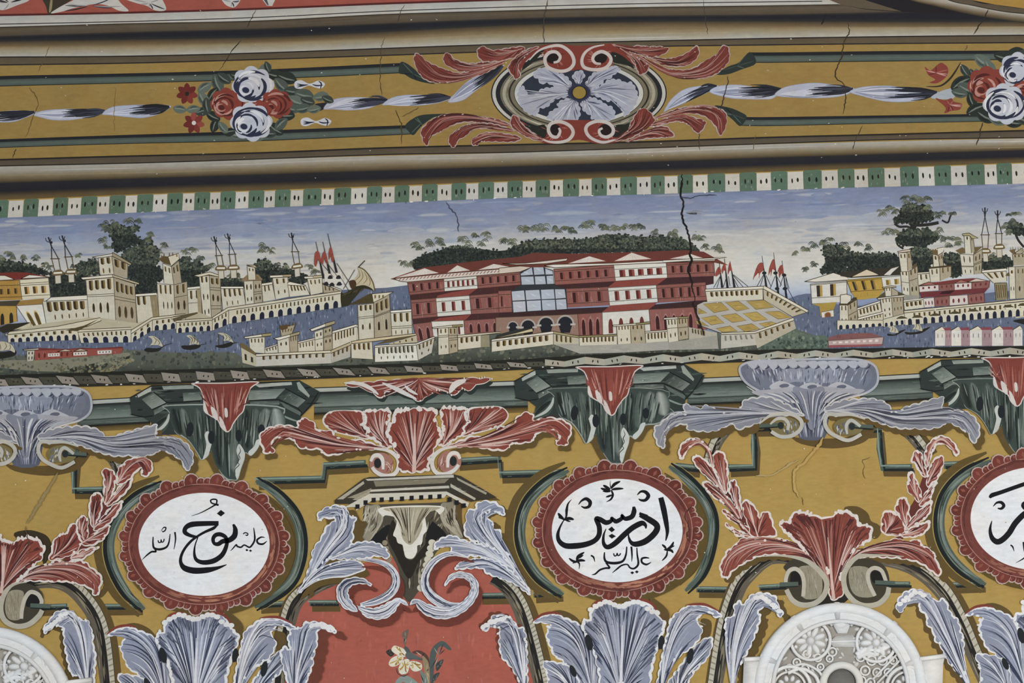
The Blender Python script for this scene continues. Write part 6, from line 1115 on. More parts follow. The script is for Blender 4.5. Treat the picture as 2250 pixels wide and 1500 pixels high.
# calligraphy medallions ----------------------------------------------------
def medallion(label, cx, cy, rx, ry):
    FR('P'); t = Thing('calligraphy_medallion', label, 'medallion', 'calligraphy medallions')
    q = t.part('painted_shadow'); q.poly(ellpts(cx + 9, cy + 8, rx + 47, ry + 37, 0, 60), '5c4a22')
    q = t.part('scalloped_edge'); q.poly(ellpts(cx, cy, rx + 36, ry + 29, 0, 60), '74342c')
    n = 56; th = 0; i = 0
    while th < 6.26:
        big = i % 3 == 0; w = .15 if big else .085; a0 = th + w / 2; kx, ky = rx + 31, ry + 25; c = (cx + kx * math.cos(a0), cy + ky * math.sin(a0)); r_ = math.hypot(kx * math.sin(a0), ky * math.cos(a0)) * w * .6
        out = 1.3 if big else 1.1; rot = math.atan2(c[1] - cy, c[0] - cx)
        lit = math.cos(a0 + .5) < .2
        q.ell(c[0], c[1], r_ * out, r_ * 1.12, rot, 'b39a93', 14); q.ell(c[0] - math.cos(rot) * 1.6, c[1] - math.sin(rot) * 1.6, max(1, r_ * out - 1.3), max(1, r_ * 1.12 - 1.1), rot, jit('6f332b', .2), 14)
        q.rib(np.array([(c[0] - math.cos(rot) * r_ * .2, c[1] - math.sin(rot) * r_ * .2), (c[0] + math.cos(rot) * r_ * .7, c[1] + math.sin(rot) * r_ * .7)]), r_ * .5, '8c4a3e', 'lens', k=2)
        th += w; i += 1
    q = t.part('rim'); q.ell(cx, cy, rx + 22, ry + 20, 0, 'ad7a6c', 72); q.ell(cx, cy, rx + 20.5, ry + 18.5, 0, '743a32', 72)
    burst(ellpts(cx, cy, rx + 30, ry + 30))
    for i in range(220):
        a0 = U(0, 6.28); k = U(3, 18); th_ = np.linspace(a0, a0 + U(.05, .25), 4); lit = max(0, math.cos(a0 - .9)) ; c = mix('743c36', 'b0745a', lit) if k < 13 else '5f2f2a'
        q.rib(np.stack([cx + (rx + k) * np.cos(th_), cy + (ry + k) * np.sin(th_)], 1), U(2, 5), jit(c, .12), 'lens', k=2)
    burst(); q.ell(cx, cy, rx + 1, ry + 1, 0, '8a4a3e', 72)
    q = t.part('plate', 'white oval plate'); q.ell(cx, cy, rx, ry, 0, 'd9dbdf', 72, True)
    for i in range(60):
        a0, k = U(0, 6.28), U(.1, .9); c = (cx + rx * k * math.cos(a0), cy + ry * k * math.sin(a0)); q.rib(np.array([c, (c[0] + U(-12, 12), c[1] + U(-8, 8))]), U(4, 9), mix('d9dbdf', random.choice(['c9ccd4', 'e3e4e6', 'd0d0d0']), .6), 'lens', k=2)
    return t
def ink(t, name, strokes, fr):
    for pth, w, pr in strokes: FR(fr); q = t.part(name, mat='ink'); q.rib(S(pth), K(w) * (1.45 if w > 28 else 1.3), '15151a', pr, k=6)
    return q
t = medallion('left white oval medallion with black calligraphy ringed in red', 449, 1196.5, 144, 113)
ink(t, 'letter_stroke', (('605 572 700 540 800 490 870 450 905 450', 16, 'in'), ('880 445 830 430 818 400 850 388 885 398 882 445 905 455', 13, 'flat'), ('905 652 750 655 610 665 545 700 535 750 590 785 670 805', 38, [.9, 1, 1.1, .9, .9, .7, .5]), ('900 660 850 705 760 745 680 790 600 850 530 935 492 1020 492 1090 535 1145 640 1172 780 1165 900 1140 995 1105', 40, [.25, .6, .5, .45, .5, .5, .55, .7, 1.1, 1.2, 1.1, .6, .1]),
                    ('1065 662 1088 720 1078 790 1020 838 950 850 900 880 855 870 845 820 875 780 930 775 985 810 995 880 950 990 860 1060 750 1082 670 1060 640 1000 645 900 680 800', 36, [.4, 1, 1.2, 1.1, 1, .9, .7, .8, .9, .9, .8, .8, 1, 1.1, 1, .8, .6, .3, .2])), 'M3')
q = t.parts[-1]; q = t.part('letter_dot', mat='ink'); FR('M3'); q.poly('930 505 976 540 930 578 885 545', '15151a', False)
ink(t, 'small_letter_stroke', (('1435 848 1390 880 1340 872 1328 835 1370 805 1412 808', 17, [.3, 1, 1, 1, .8, .3]), ('1290 700 1302 800 1296 850 1265 900 1240 915 1200 895 1180 892 1150 915 1110 905 1098 888 1060 930 1035 955', 16, [.4, 1, 1, 1, .9, .8, .8, .9, .9, .8, .6, .2]), ('1175 770 1195 755 1225 765 1220 785 1200 780', 10, 'flat'), ('425 748 432 830 415 938', 16, [1, .8, .3]), ('372 768 360 860 330 915 260 938 200 925 185 880 186 800', 17, [.4, .8, 1, 1.2, 1.1, .9, .5]),
                          ('240 838 248 862 270 858 274 832 280 858 300 852 308 822', 10, 'flat'), ('200 928 216 962 170 965 120 1000 60 1058', 16, [.7, 1, 1, .8, .1]), ('272 738 300 700 326 700 318 730 295 745 285 735', 11, [.2, 1, 1, 1, .5])), 'M3')
q = t.parts[-1]
for x, y in ((1215, 945), (1255, 952)): q = t.part('letter_dot', mat='ink'); FR('M3'); q.poly('%g %g %g %g %g %g %g %g' % (x - 18, y, x, y - 13, x + 18, y + 2, x, y + 15), '15151a', False)
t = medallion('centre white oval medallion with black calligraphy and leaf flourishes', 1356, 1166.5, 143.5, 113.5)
ink(t, 'letter_stroke', (('1608 470 1640 600 1668 750 1680 850 1662 945', 44, [.9, 1, .85, .6, .15]), ('1600 500 1635 520 1655 545', 30, [1, .8, .1]), ('1372 645 1410 655 1470 665', 26, [1, .8, .1]), ('1378 660 1480 712 1560 770 1562 830 1500 905 1420 960 1330 982 1280 960 1255 900 1258 860', 46, [.7, 1, 1, 1, 1, 1, .9, .6, .3, .1]),
                    ('1445 812 1440 775 1410 752 1370 762 1290 808 1200 885 1120 962 1050 1008 1005 1008 978 960 982 880 1008 812', 42, [.2, .6, .9, 1, 1, 1, 1, .9, .8, .6, .4, .1]), ('1310 570 1315 620 1292 678 1235 702 1205 695 1180 660 1178 700 1120 732 1090 715 1068 690 1060 728 1005 745 945 712 900 705 932 790 930 880 880 945 780 985 660 1002 560 998 495 950 478 880 500 800 540 725', 38, [.5, 1, 1, .9, .8, .4, .8, .9, .8, .4, .8, 1, 1, .9, 1, 1, 1, 1.1, 1.2, 1.1, .9, .7, .4, .2])), 'N1')
q = t.parts[-1]
for d in ('1070 788 1106 825 1070 852 1030 820', '1072 868 1116 895 1070 922 1034 890'): q = t.part('letter_dot', mat='ink'); FR('N1'); q.poly(d, '15151a', False)
ink(t, 'small_letter_stroke', (('1505 1178 1450 1205 1402 1182 1400 1142 1440 1130 1482 1136', 18, [.2, 1, 1, 1, .9, .4]), ('1345 1020 1350 1100 1362 1180 1350 1222 1310 1250 1270 1240 1240 1205 1180 1215 1130 1252 1075 1298', 18, [.5, .8, 1, 1, .9, .8, .7, .8, .8, .2]), ('1285 1008 1292 1100 1290 1175', 18, [1, .8, .2]), ('1235 1008 1225 1100 1190 1168 1110 1190 1020 1180 990 1140 990 1070', 20, [.5, .8, 1, 1.2, 1.1, .9, .5]), ('1090 1082 1100 1110 1120 1106 1130 1082 1137 1106 1158 1100 1165 1080', 11, 'flat'),
                          ('1005 1185 1045 1240 1000 1245 940 1265 890 1308 850 1318', 18, [.7, 1, .9, .9, .8, .2]), ('1350 442 1390 405 1440 410 1472 452 1440 498 1392 500 1365 485', 24, [.3, .8, 1.2, 1.4, 1.1, .8, .3]), ('705 548 740 505 790 485 832 520 820 568 772 582 735 565', 24, [.2, .7, 1.2, 1.4, 1.1, .8, .3]), ('840 1105 870 1125 885 1178', 16, [.8, 1, .2])), 'N1')
q = t.parts[-1]
for x, y in ((1295, 1295), (1345, 1285)): q = t.part('letter_dot', mat='ink'); FR('N1'); q.poly('%g %g %g %g %g %g %g %g' % (x - 22, y, x, y - 16, x + 22, y, x, y + 18), '15151a', False)
ink(t, 'flourish', (('540 725 570 680 575 610 590 540 630 490', 20, [.5, .8, 1.2, .7, .1]), ('550 715 510 680 480 640', 28, 'lens'), ('545 718 600 700 655 712', 28, 'lens'), ('540 710 500 690 485 690', 18, 'lens'), ('560 720 620 735', 14, 'lens'), ('1055 282 1052 330 1062 370', 10, 'in'), ('1060 375 1100 325 1165 292', 26, 'lens'), ('1065 385 1120 375 1200 372', 22, 'lens'), ('1055 380 1010 355 975 335', 24, 'lens'), ('1060 395 1000 385 948 368', 24, 'lens'), ('1058 405 1010 405 970 400', 16, 'lens'), ('1065 390 1082 440 1060 490 1008 520', 20, [.6, 1, .8, .1]), ('1075 440 1040 455 1005 465', 18, 'lens'),
                   ('600 1135 640 1165 690 1175', 20, 'lens'), ('690 1180 700 1120 770 1070', 26, 'lens'), ('640 1190 720 1160 780 1165', 24, 'lens'), ('690 1170 715 1200 712 1255', 18, 'out'), ('700 1140 760 1100', 16, 'lens'), ('1620 985 1650 1010 1670 1040', 20, 'lens'), ('1665 1045 1720 1010 1750 955', 24, 'lens'), ('1670 1050 1720 1050 1745 1080', 22, 'lens'), ('1680 1040 1670 1110 1620 1165', 16, 'lens'), ('1700 1020 1760 1000', 14, 'lens'), ('1640 1040 1690 1050', 16, 'lens')), 'N1')
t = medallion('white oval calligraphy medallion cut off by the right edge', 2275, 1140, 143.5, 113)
ink(t, 'letter_stroke', (('1868 725 1895 695 2000 660 2250 572 2420 520', 34, [.5, 1, .9, .9, .9]), ('1905 818 1945 778 1995 775 2022 810 1995 842 1955 838', 22, [.2, .8, 1.2, 1.3, 1, .4]), ('2290 760 2240 780 2230 815 2260 850 2300 850', 22, [.3, 1, 1.2, 1, .4]), ('1892 975 1872 1070 1892 1160 1945 1205 2005 1185 2080 1110 2150 1000 2250 900 2330 870', 44, [.1, .5, .8, 1, 1, 1, 1, 1, .8])), 'N6')
ink(t, 'small_letter_stroke', (('2095 1240 2120 1262 2136 1312', 14, [.8, 1, .2]), ('2236 1208 2246 1290 2260 1340', 14, 'flat'), ('2280 1355 2230 1395 2150 1440', 14, [1, .8, .1])), 'N6')
# ================================================================== red palmettes over the stucco rosettes
t = Thing('red_shell_leaf', 'red fan-shaped palmette with feathered branches above the right stucco rosette', 'painted ornament'); FR('N4')
q = t.part('painted_shadow'); q.blob('1620 90 1760 60 1880 130 1920 220 2000 260 2040 330 1960 420 1800 300', SHC); q = t.part('painted_shadow'); q.blob('1060 1000 1400 960 1700 980 1650 1100 1500 1150 1200 1130', '2a2520')
FR('N3'); t.part('branch').rib(S('900 1420 760 1220 610 1000 500 800 430 620'), 26, '66302a', [1.3, 1, .8, .6, .3]); FR('N6'); t.part('branch').rib(S('830 1140 980 950 1090 780 1160 560 1200 350'), 26, '66302a', [1.4, 1.1, .9, .7, .3])
FR('N3')
for o, s in (('850 1400 700 1392 620 1312 568 1290 580 1235 640 1290 740 1330 860 1380', '860 1395 700 1350 585 1255'), ('868 1402 740 1280 600 1200 535 1120 545 1085 620 1130 760 1250 850 1310', '860 1390 700 1210 550 1100'),
             ('855 1395 820 1280 760 1120 748 1020 800 985 870 1030 930 1120 942 1180 970 1125 1040 1115 1082 1180 1105 1280 1140 1385 1000 1405', '930 1400 880 1250 800 1000'),
             ('725 1205 600 1080 430 960 340 870 315 790 380 785 470 850 600 960 690 1060', '720 1200 550 980 340 810'), ('745 1215 742 1050 725 900 690 800 660 768 615 790 600 900 640 980 690 1080', '740 1200 680 980 650 790'),
             ('565 935 470 850 350 740 260 650 205 560 230 505 300 520 380 580 440 650 500 740 565 860', '560 925 400 730 230 540'), ('582 935 602 750 592 600 552 478 490 458 425 500 418 600 450 700 520 850', '570 920 530 700 490 480'), ('400 610 390 480 330 405 240 400 150 450 112 545 58 535 55 440 100 360 200 315 300 335 372 400 412 470 445 630', '425 620 380 450 250 370 90 500')):
    FR('N3'); leaf(t, o, s, 'red', 'leaf', 20, 3.2, (24, 1.4), 2.8, (9, 9) if '1400' in o[:10] else None)
FR('N6')
for o, s in (('700 1112 680 980 700 880 760 848 830 880 880 900 925 960 945 1065 900 1135', '720 1110 790 980 800 870'), ('890 1135 1020 1040 1130 990 1215 965 1215 1035 1150 1115 1030 1155', '900 1130 1080 1070 1200 985'), ('960 1065 895 950 828 850 850 760 900 705 955 722 992 800 990 900 1012 960', '970 1050 920 880 910 720'), ('930 1072 1050 900 1150 800 1235 745 1222 880 1150 960 1050 1020', '950 1060 1120 900 1225 760'),
             ('1100 782 1030 700 965 640 968 540 978 450 1020 425 1062 500 1112 620 1132 720', '1100 770 1050 620 1010 450'), ('1090 802 1150 680 1220 590 1295 538 1255 640 1222 740 1150 805', '1095 800 1180 680 1280 550'), ('1172 502 1090 430 1050 350 1008 330 1018 250 1060 198 1112 210 1152 280 1182 400', '1170 490 1110 350 1070 220'), ('1180 502 1200 400 1260 290 1332 248 1372 290 1352 400 1312 500 1230 580 1180 602', '1190 560 1270 400 1340 270'),
             ('1160 382 1148 250 1180 150 1250 68 1350 38 1450 88 1522 180 1532 250 1490 262 1440 190 1370 140 1290 150 1240 240 1200 365', '1180 370 1230 170 1350 85 1510 240')):
    FR('N6'); leaf(t, o, s, 'red', 'leaf', 20, 3.4, (24, 1.4), 2.8)
FR('N4'); leaf(t, '1450 800 1300 640 1100 520 1000 430 850 408 700 420 600 398 480 420 425 480 330 550 300 620 255 700 270 820 335 858 375 820 420 760 550 680 700 612 900 600 1100 640 1300 725', '1445 790 1150 540 700 480 400 620 310 830', 'red', 'leaf', 54, 3, (26, 1.8), 3, (8, 10))
FR('N7'); leaf(t, '240 240 300 130 400 60 550 0 700 -45 860 -92 950 -50 1080 -82 1135 -20 1252 55 1300 170 1342 250 1325 335 1250 295 1100 190 900 140 720 130 560 120 400 150', '250 230 500 50 900 0 1200 120 1310 300', 'red', 'leaf', 54, 3, (26, 1.8), 3, (14, 12))
FR('N4'); leaf(t, '925 300 915 250 960 215 1020 232 1025 170 1100 115 1200 128 1320 160 1450 178 1560 118 1650 105 1762 165 1805 262 1885 258 1938 312 1905 445 1800 490 1660 640 1610 800 1620 1000 1560 1080 1470 1080 1450 960 1440 800 1400 720 1200 560 1060 430', '1510 1080 1480 800 1430 250', 'red', 'fan', 90, 4.6, (30, 2), 3.4, None, True, 7, tip=60)
t = Thing('red_shell_leaf', 'red palmette with feathered branch above the left stucco rosette, cut by the left edge', 'painted ornament'); FR('M1')
q = t.part('painted_shadow'); q.blob('150 880 300 820 450 850 530 900 570 1000 540 1120 480 1200 430 1100', '3a3020'); q = t.part('painted_shadow'); q.blob('1080 1180 1180 1300 1200 1450 1120 1560 1060 1540 1140 1420', SHC)
FR('M1'); t.part('branch').rib(S('700 1140 920 960 1040 800 1160 560 1250 330'), 28, '66302a', [1.4, 1.1, .9, .7, .3])
for o, s in (('540 1160 570 1040 578 960 650 880 740 845 760 775 850 755 905 860 902 960 850 1060 700 1135', '570 1140 740 990 850 790'), ('770 1135 900 1040 1095 1005 1050 1055 960 1120 880 1165', '780 1135 920 1090 1080 1015'), ('922 965 858 900 838 760 870 690 930 665 972 720 972 830 982 880', '930 950 900 820 920 690'), ('895 975 1000 890 1100 810 1215 775 1182 880 1120 950 1000 1005', '910 965 1050 880 1200 790'),
             ('1020 805 978 650 988 500 1040 418 1122 430 1132 520 1122 620 1070 745', '1030 790 1040 620 1080 440'), ('1028 805 1120 690 1200 590 1300 520 1355 508 1332 600 1262 700 1180 780 1060 835', '1040 800 1200 660 1340 520'), ('1150 545 1138 400 1138 260 1118 178 1170 148 1242 168 1284 240 1272 330 1242 450 1180 535', '1160 530 1190 350 1190 170'), ('1168 565 1250 430 1340 310 1440 245 1465 280 1422 380 1340 470 1240 545', '1180 550 1300 420 1440 270'),
             ('1285 270 1305 150 1400 60 1500 25 1625 38 1685 110 1672 190 1620 242 1555 232 1560 150 1500 200 1420 285 1300 335', '1300 310 1420 140 1560 70 1640 200'), ('60 1485 200 1340 350 1240 540 1190 640 1148 730 1180 850 1148 960 1180 992 1220 1092 1290 1135 1370 1112 1450 1082 1545 1020 1535 1000 1480 850 1422 700 1400 500 1400 280 1395', '60 1480 400 1280 800 1260 1040 1400 1060 1520')):
    FR('M1'); leaf(t, o, s, 'red', 'leaf', 54 if '1485' in o else 20, 3.2, (24, 1.4), 2.8)
FR('M1'); leaf(t, '-200 1400 -200 950 -100 900 -20 885 60 930 150 950 250 908 330 898 420 920 475 980 502 1010 492 1070 460 1155 400 1200 300 1310 80 1500 30 1560 -60 1560', '20 1520 80 980', 'red', 'fan', 70, 4.6, (30, 2), 3.4, None, True, 7, tip=50)
# volutes above the stucco rosettes
def volute(label, fr, dark_o, outer, inner, barrel, eye):
    t = Thing('scroll_volute', label, 'painted scroll', 'cream volutes above the stucco rosettes'); FR(fr)
    q = t.part('hollow'); q.blob(dark_o, '3f3a2e'); q = t.part('barrel'); a = q.blob(barrel, '8d8672')
    for k in range(60):
        y = U(a[:, 1].min() + 2, a[:, 1].max() - 3); x = U(a[:, 0].min() + 4, a[:, 0].max() - 12); P = np.array([(x, y), (x + 2, y + U(6, 22))])
        if inside(P[0], a) and inside(P[1], a): q.rib(P, U(1.2, 2.6), random.choice(['a59e8a', '4b4538', 'c0b9a6', '5f5848']), 'lens', k=1)
    t.part('eye').blob(eye, '1f1e1e'); q = t.part('scroll_edge'); q.rib(S(outer), 11.5, 'aaa594', [.12, .4, .9, 1, 1, 1, 1, .9], k=8); q.rib(S(inner), 9, 'b3ad9e', [.9, 1, 1, .9], k=8)
    q = t.part('bar_end'); e = crom(S(eye), 3, True); x0, x1 = e[:, 0].min(), e[:, 0].max(); y = e[:, 1].max() - 2; sg = 1 if 'left of' in label else -1; q.rib(np.array([((x0 if sg > 0 else x1) - sg * 22, y + 1), ((x0 + x1) / 2 + sg * 6, y - .5)]), 11, '4c5b53', 'flat', k=2); q.rib(np.array([((x0 if sg > 0 else x1) - sg * 22, y + 6), ((x0 + x1) / 2 + sg * 6, y + 4)]), 2.4, '1f2626', 'flat', k=2)
volute('cream volute left of the red fan over the right stucco rosette', 'N4', '960 720 1100 630 1250 680 1360 780 1420 900 1380 1050 1270 1130 1120 1120 1020 1040 980 940 1000 800', '720 612 900 602 1080 620 1230 670 1360 780 1432 900 1400 1040 1290 1130 1150 1142 1050 1085 990 975', '1172 1052 1182 900 1155 800 1090 748 1020 770 985 850 985 930', '1130 728 1330 728 1385 900 1350 1060 1170 1062 1190 850', '1030 880 1040 800 1085 772 1135 810 1150 900 1140 925 1040 925')
volute('cream volute right of the red fan over the right stucco rosette', 'N4', '1640 800 1700 690 1850 630 2050 700 2120 860 2090 1030 1980 1130 1840 1140 1720 1080 1650 960', '2280 612 2100 600 1930 600 1780 612 1680 700 1620 830 1640 980 1730 1100 1850 1152 2000 1130 2092 1040 2115 950', '1962 1045 1895 900 1890 790 1950 738 2035 770 2085 890', '1690 738 1890 738 1872 880 1955 1042 1780 1052 1690 950', '1915 810 1962 765 2025 790 2065 880 2060 905 1950 905')
volute('cream volute over the left stucco rosette', 'M2', '40 560 130 450 300 410 460 500 480 640 420 780 280 860 130 840 50 740', '300 400 200 412 110 455 40 560 15 700 60 820 180 882 320 862 430 772 468 705', '240 800 248 700 280 580 340 508 420 530 462 600 455 650', '110 500 260 500 250 640 230 800 100 800 60 660', '290 640 300 590 345 532 410 548 440 610 436 660 310 670')
# ================================================================== bottom blue leaves
def palmette(label, sh, cut=None):
    t = Thing('blue_palmette', label, 'painted ornament', 'blue palmettes along the bottom edge'); FR('N2', sh=sh)
    q = t.part('painted_shadow'); q.blob('230 750 400 700 560 760 640 860 620 950 480 860 300 830', SHC); q = t.part('painted_shadow'); q.blob('1380 560 1520 640 1600 740 1580 860 1520 1000 1480 800', SHC); q = t.part('painted_shadow'); q.blob('1950 800 2060 820 2060 960 2000 1080 1940 1100 1960 950', SHC)
    leaf(t, '210 1285 270 1255 400 1275 520 1300 620 1400 700 1520 720 1700 300 1700 270 1500 250 1380', '600 1700 430 1420 260 1280', BL, 'leaf', 26, 3.2, (22, 1.8), 3)
    leaf(t, '95 838 200 765 330 738 450 775 600 840 690 920 780 1120 850 1300 900 1500 930 1700 640 1700 600 1500 560 1400 420 1260 340 1210 300 1130 250 1000 260 920 290 860 200 842', '780 1700 600 1080 340 840 120 832', BL, 'leaf', 48, 3.2, (24, 2), 3.2)
    leaf(t, '1540 1700 1570 1520 1650 1400 1760 1250 1900 1080 2020 995 2085 1015 2075 1100 2025 1230 1950 1310 1850 1430 1800 1560 1780 1700', '1660 1700 1800 1350 2040 1030', BL, 'leaf', 30, 3.2, (24, 1.8), 3)
    leaf(t, '1590 870 1620 790 1700 720 1820 648 2000 655 2150 728 2175 785 2100 785 2012 725 1930 785 1920 860 1962 900 1952 980 1880 1100 1720 1210 1620 1320 1560 1500 1540 1700 1440 1700 1480 1400 1540 1100', '1480 1700 1640 1050 1860 720 2140 760', BL, 'leaf', 44, 3.2, (24, 2), 3.2)
    leaf(t, '720 800 735 710 800 632 930 605 1010 640 1080 662 1180 615 1300 605 1420 660 1478 770 1545 820 1555 900 1480 1110 1430 1300 1400 1500 1380 1700 1080 1700 1060 1450 1020 1700 860 1700 820 1400 760 1150 660 950 635 860 665 812', '1060 1700 1080 1200 1085 690', BL, 'centre_leaf', 120, 4.2, (26, 2.2), 3.2, None, True, 8, tip=110)
    holes(t, ((720, 1060, 40, 88, -.25), (1510, 1060, 32, 78, .15), (1830, 1210, 36, 88, .2), (545, 1370, 32, 70, -.4)))
    for pth in ('730 720 800 622 930 596 1010 630', '1170 605 1300 592 1420 645 1480 760', '95 830 200 752 330 728 420 752', '1790 650 1900 640 2010 650 2150 720'): t.part('red_lip', 'rust-red turned edge').rib(S(pth), 6, '80392f', 'lens')
    for k in range(15): x = 740 + k * 52; y = 700 - 70 * math.sin(min(1, k / 3) * 1.57) if k < 3 else 640 + 26 * math.cos(k) + max(0, k - 11) * 30; c = S('%g %g' % (x, y))[0]; t.part('lip_bead').ell(c[0], c[1], 7, 5.5, U(-.5, .5), 'd3d2d2', 12)
palmette('blue palmette under the left medallion', (-935, 28)); palmette('blue palmette under the centre medallion', (0, 0)); palmette('blue palmette at the bottom right corner', (950, -16))
for lab, fr, o, s, shd in (('single blue leaf with curled tip inside the niche, left side', 'M4', '990 1700 1000 1500 960 1330 928 1160 980 1098 1040 1130 1008 1040 1038 930 1100 898 1160 900 1200 838 1350 832 1480 872 1545 920 1525 965 1440 925 1372 905 1340 980 1345 1060 1305 1200 1290 1320 1240 1450 1200 1560 1190 1700', '1090 1700 1120 1400 1190 1100 1270 890 1500 925', (22, 14)),
                          ('single blue leaf with curled tip inside the niche, right side', 'M6', '1760 1700 1700 1500 1620 1340 1510 1220 1478 1060 1488 960 1470 900 1390 892 1340 935 1295 925 1308 870 1370 830 1400 768 1500 748 1620 788 1690 880 1752 890 1775 960 1792 1100 1805 1500 1830 1700', '1790 1700 1740 1400 1650 1000 1540 820 1320 900', (-6, -6)),
                          ('single blue leaf with curled tip beside the left stucco rosette', 'M2', '930 1700 920 1500 860 1440 780 1400 740 1260 710 1100 698 980 690 900 620 878 560 920 500 965 482 900 555 800 600 738 700 700 800 730 890 800 980 828 1002 900 1032 960 1032 1080 1062 1200 1045 1500 1040 1700', '980 1700 950 1400 880 1000 750 770 510 930', (-8, 8)),
                          ('single blue leaf with curled tip left of the right stucco rosette', 'N5', '210 1700 220 1500 230 1300 170 1000 158 830 200 778 258 760 258 650 320 598 372 640 420 560 500 518 620 515 725 558 745 640 805 740 775 785 720 742 700 652 620 640 530 740 562 762 530 900 490 1000 400 1200 290 1400 265 1700', '235 1700 280 1150 420 750 560 575 750 730', (16, 10)),
                          ('single blue leaf with curled tip right of the right stucco rosette', 'N7', '1740 1700 1640 1500 1560 1440 1400 1250 1330 1100 1270 1040 1238 930 1168 840 1180 780 1088 680 1100 610 1000 600 950 652 920 715 858 715 845 640 878 558 960 486 1080 468 1200 518 1290 600 1342 568 1402 600 1424 680 1475 760 1525 800 1555 900 1594 1050 1590 1300 1655 1500 1760 1700', '1720 1700 1560 1350 1400 1000 1200 620 1060 530 880 660', (-6, 12))):
    t = Thing('blue_leaf', lab, 'painted leaf', 'single curled blue leaves'); FR(fr); leaf(t, o, s, BL, 'leaf', 54, 3.2, (24, 2.2), 3, shd, True, 6, '6e382c' if 'niche' in lab else SHC)
    sp = resample(crom(S(s), 6), 60)
    for k in range(7): v = sp[59 - k * 2]; t.part('tip_bead').ell(v[0] + U(-2, 2), v[1] - 4 + U(-2, 2), 7, 5, U(-.6, .6), 'd6d6d8', 12)
# flower in the niche -----------------------------------------------------
t = Thing('niche_flower', 'yellow-white narcissus spray on the red niche', 'flower'); FR('M6')
def lf(o, c, hi):
    p = t.part('leaf'); a = p.blob(o, c)
    for k in range(6):
        v = a[random.randrange(len(a))]; c0 = a.mean(0); p.rib(np.array([c0 + (v - c0) * .1, c0 + (v - c0) * .85]), 2.2, random.choice([hi, '2b3032', mix(c, hi, .5)]), 'lens', k=2)
lf('420 950 480 910 490 940 470 1020 455 1090 440 1080 430 1020', '6d5a50', '8f7a70'); lf('440 1100 480 1110 520 1170 560 1200 640 1230 650 1255 560 1240 480 1240 460 1180', '4e5354', '7d8482'); lf('530 1160 600 1140 680 1180 715 1240 720 1330 690 1250 620 1180 560 1180', '5a3a34', 'b8a89a')
lf('720 1310 725 1180 760 1100 830 1045 880 1045 930 1090 960 1130 930 1138 870 1100 820 1110 790 1200 770 1330 760 1480 730 1520', '4c5654', '88908c'); lf('790 1290 870 1240 850 1310 800 1370', '3c4242', '666c6a'); lf('760 1420 830 1385 800 1450 750 1510 740 1560', '3c4242', '6b706e'); lf('640 1200 700 1260 715 1340 722 1480 700 1560 670 1440 655 1320', '8d7c5c', 'b5a684'); lf('610 1360 660 1400 700 1480 740 1700 660 1700 640 1500', '6f7a74', '98a29c'); lf('340 1500 400 1430 470 1420 560 1470 600 1530 620 1700 560 1700 540 1560 460 1500 400 1510 330 1700 300 1700', '7f8a84', 'a5aea8')
lf('240 1160 290 1130 330 1180 290 1210', '34302c', '5a5450'); lf('350 1330 380 1400 440 1420 500 1390 440 1430 370 1400', '3a2c28', '5a4640')
for o in ('300 1140 330 1090 390 1105 440 1130 470 1190 430 1215 360 1190', '270 1290 300 1230 380 1195 430 1215 420 1260 360 1310 300 1320', '380 1330 430 1250 490 1240 500 1300 480 1380 430 1405 390 1390', '500 1270 560 1260 630 1290 630 1350 560 1375 510 1340'):
    FR('M6'); p = t.part('petal'); a = p.blob(o, 'd0c9b4'); c0 = a.mean(0); b = S('465 1205')[0]
    for k in range(11): v = a[random.randrange(len(a))]; p.rib(np.array([b * .35 + c0 * .65, (v + c0) / 2, v * .9 + c0 * .1]), U(2, 3.4), random.choice(['a8863c', 'b9974c', 'c2a050', '8a6a30', 'd6cfba']), 'lens', k=2)
FR('M6'); p = t.part('stem'); p.blob('455 1180 500 1160 560 1190 640 1240 560 1235 490 1230 460 1215', '585d5c')
# ================================================================== carved white stucco rosettes (real relief)
SW = 'd2d3d4'; PXM = .002
def tube(p, path, r, h, c=SW, n=6, k=4, closed=False, flat=.8):
    a = crom(S(path), k, closed) if k > 1 else S(path); m = len(a); P = to3d(a, 0, 'w'); d = np.roll(P, -1, 0) - np.roll(P, 1, 0)
    if not closed: d[0] = P[1] - P[0]; d[-1] = P[-1] - P[-2]
    d /= np.linalg.norm(d, axis=1, keepdims=True) + 1e-9; side = np.cross(d, NW); r *= PXM
    V = []
    for j in range(n): th = 2 * math.pi * j / n; V.append(P + side * (r * math.cos(th)) + NW[None] * (h + r * flat * math.sin(th)))
    V = np.vstack(V); F = [(j * m + i, ((j + 1) % n) * m + i, ((j + 1) % n) * m + (i + 1) % m, j * m + (i + 1) % m) for j in range(n) for i in range(m if closed else m - 1)]
    if not closed: F += [tuple(j * m for j in range(n)), tuple(j * m + m - 1 for j in range(n - 1, -1, -1))]
    p.raw(V, F, [jit(c, .04)] * len(V)); p.smooth = True
def dome(p, cx, cy, rx, ry, rot, h, hh, c=SW):
    rings = []
    for f, z in ((1, 0), (.85, .55), (.55, .88)): rings.append((ellpts(cx, cy, rx * f, ry * f, rot, 10), z))
    V = np.vstack([to3d(a, h + hh * z, 'w') for a, z in rings] + [to3d(np.array([[cx, cy]]), h + hh, 'w')]); F = []
    for j in range(2): F += [(j * 10 + i, j * 10 + (i + 1) % 10, (j + 1) * 10 + (i + 1) % 10, (j + 1) * 10 + i) for i in range(10)]
    F += [(20 + i, 20 + (i + 1) % 10, 30) for i in range(10)]; p.raw(V, F, [jit(c, .05)] * 31); p.smooth = True
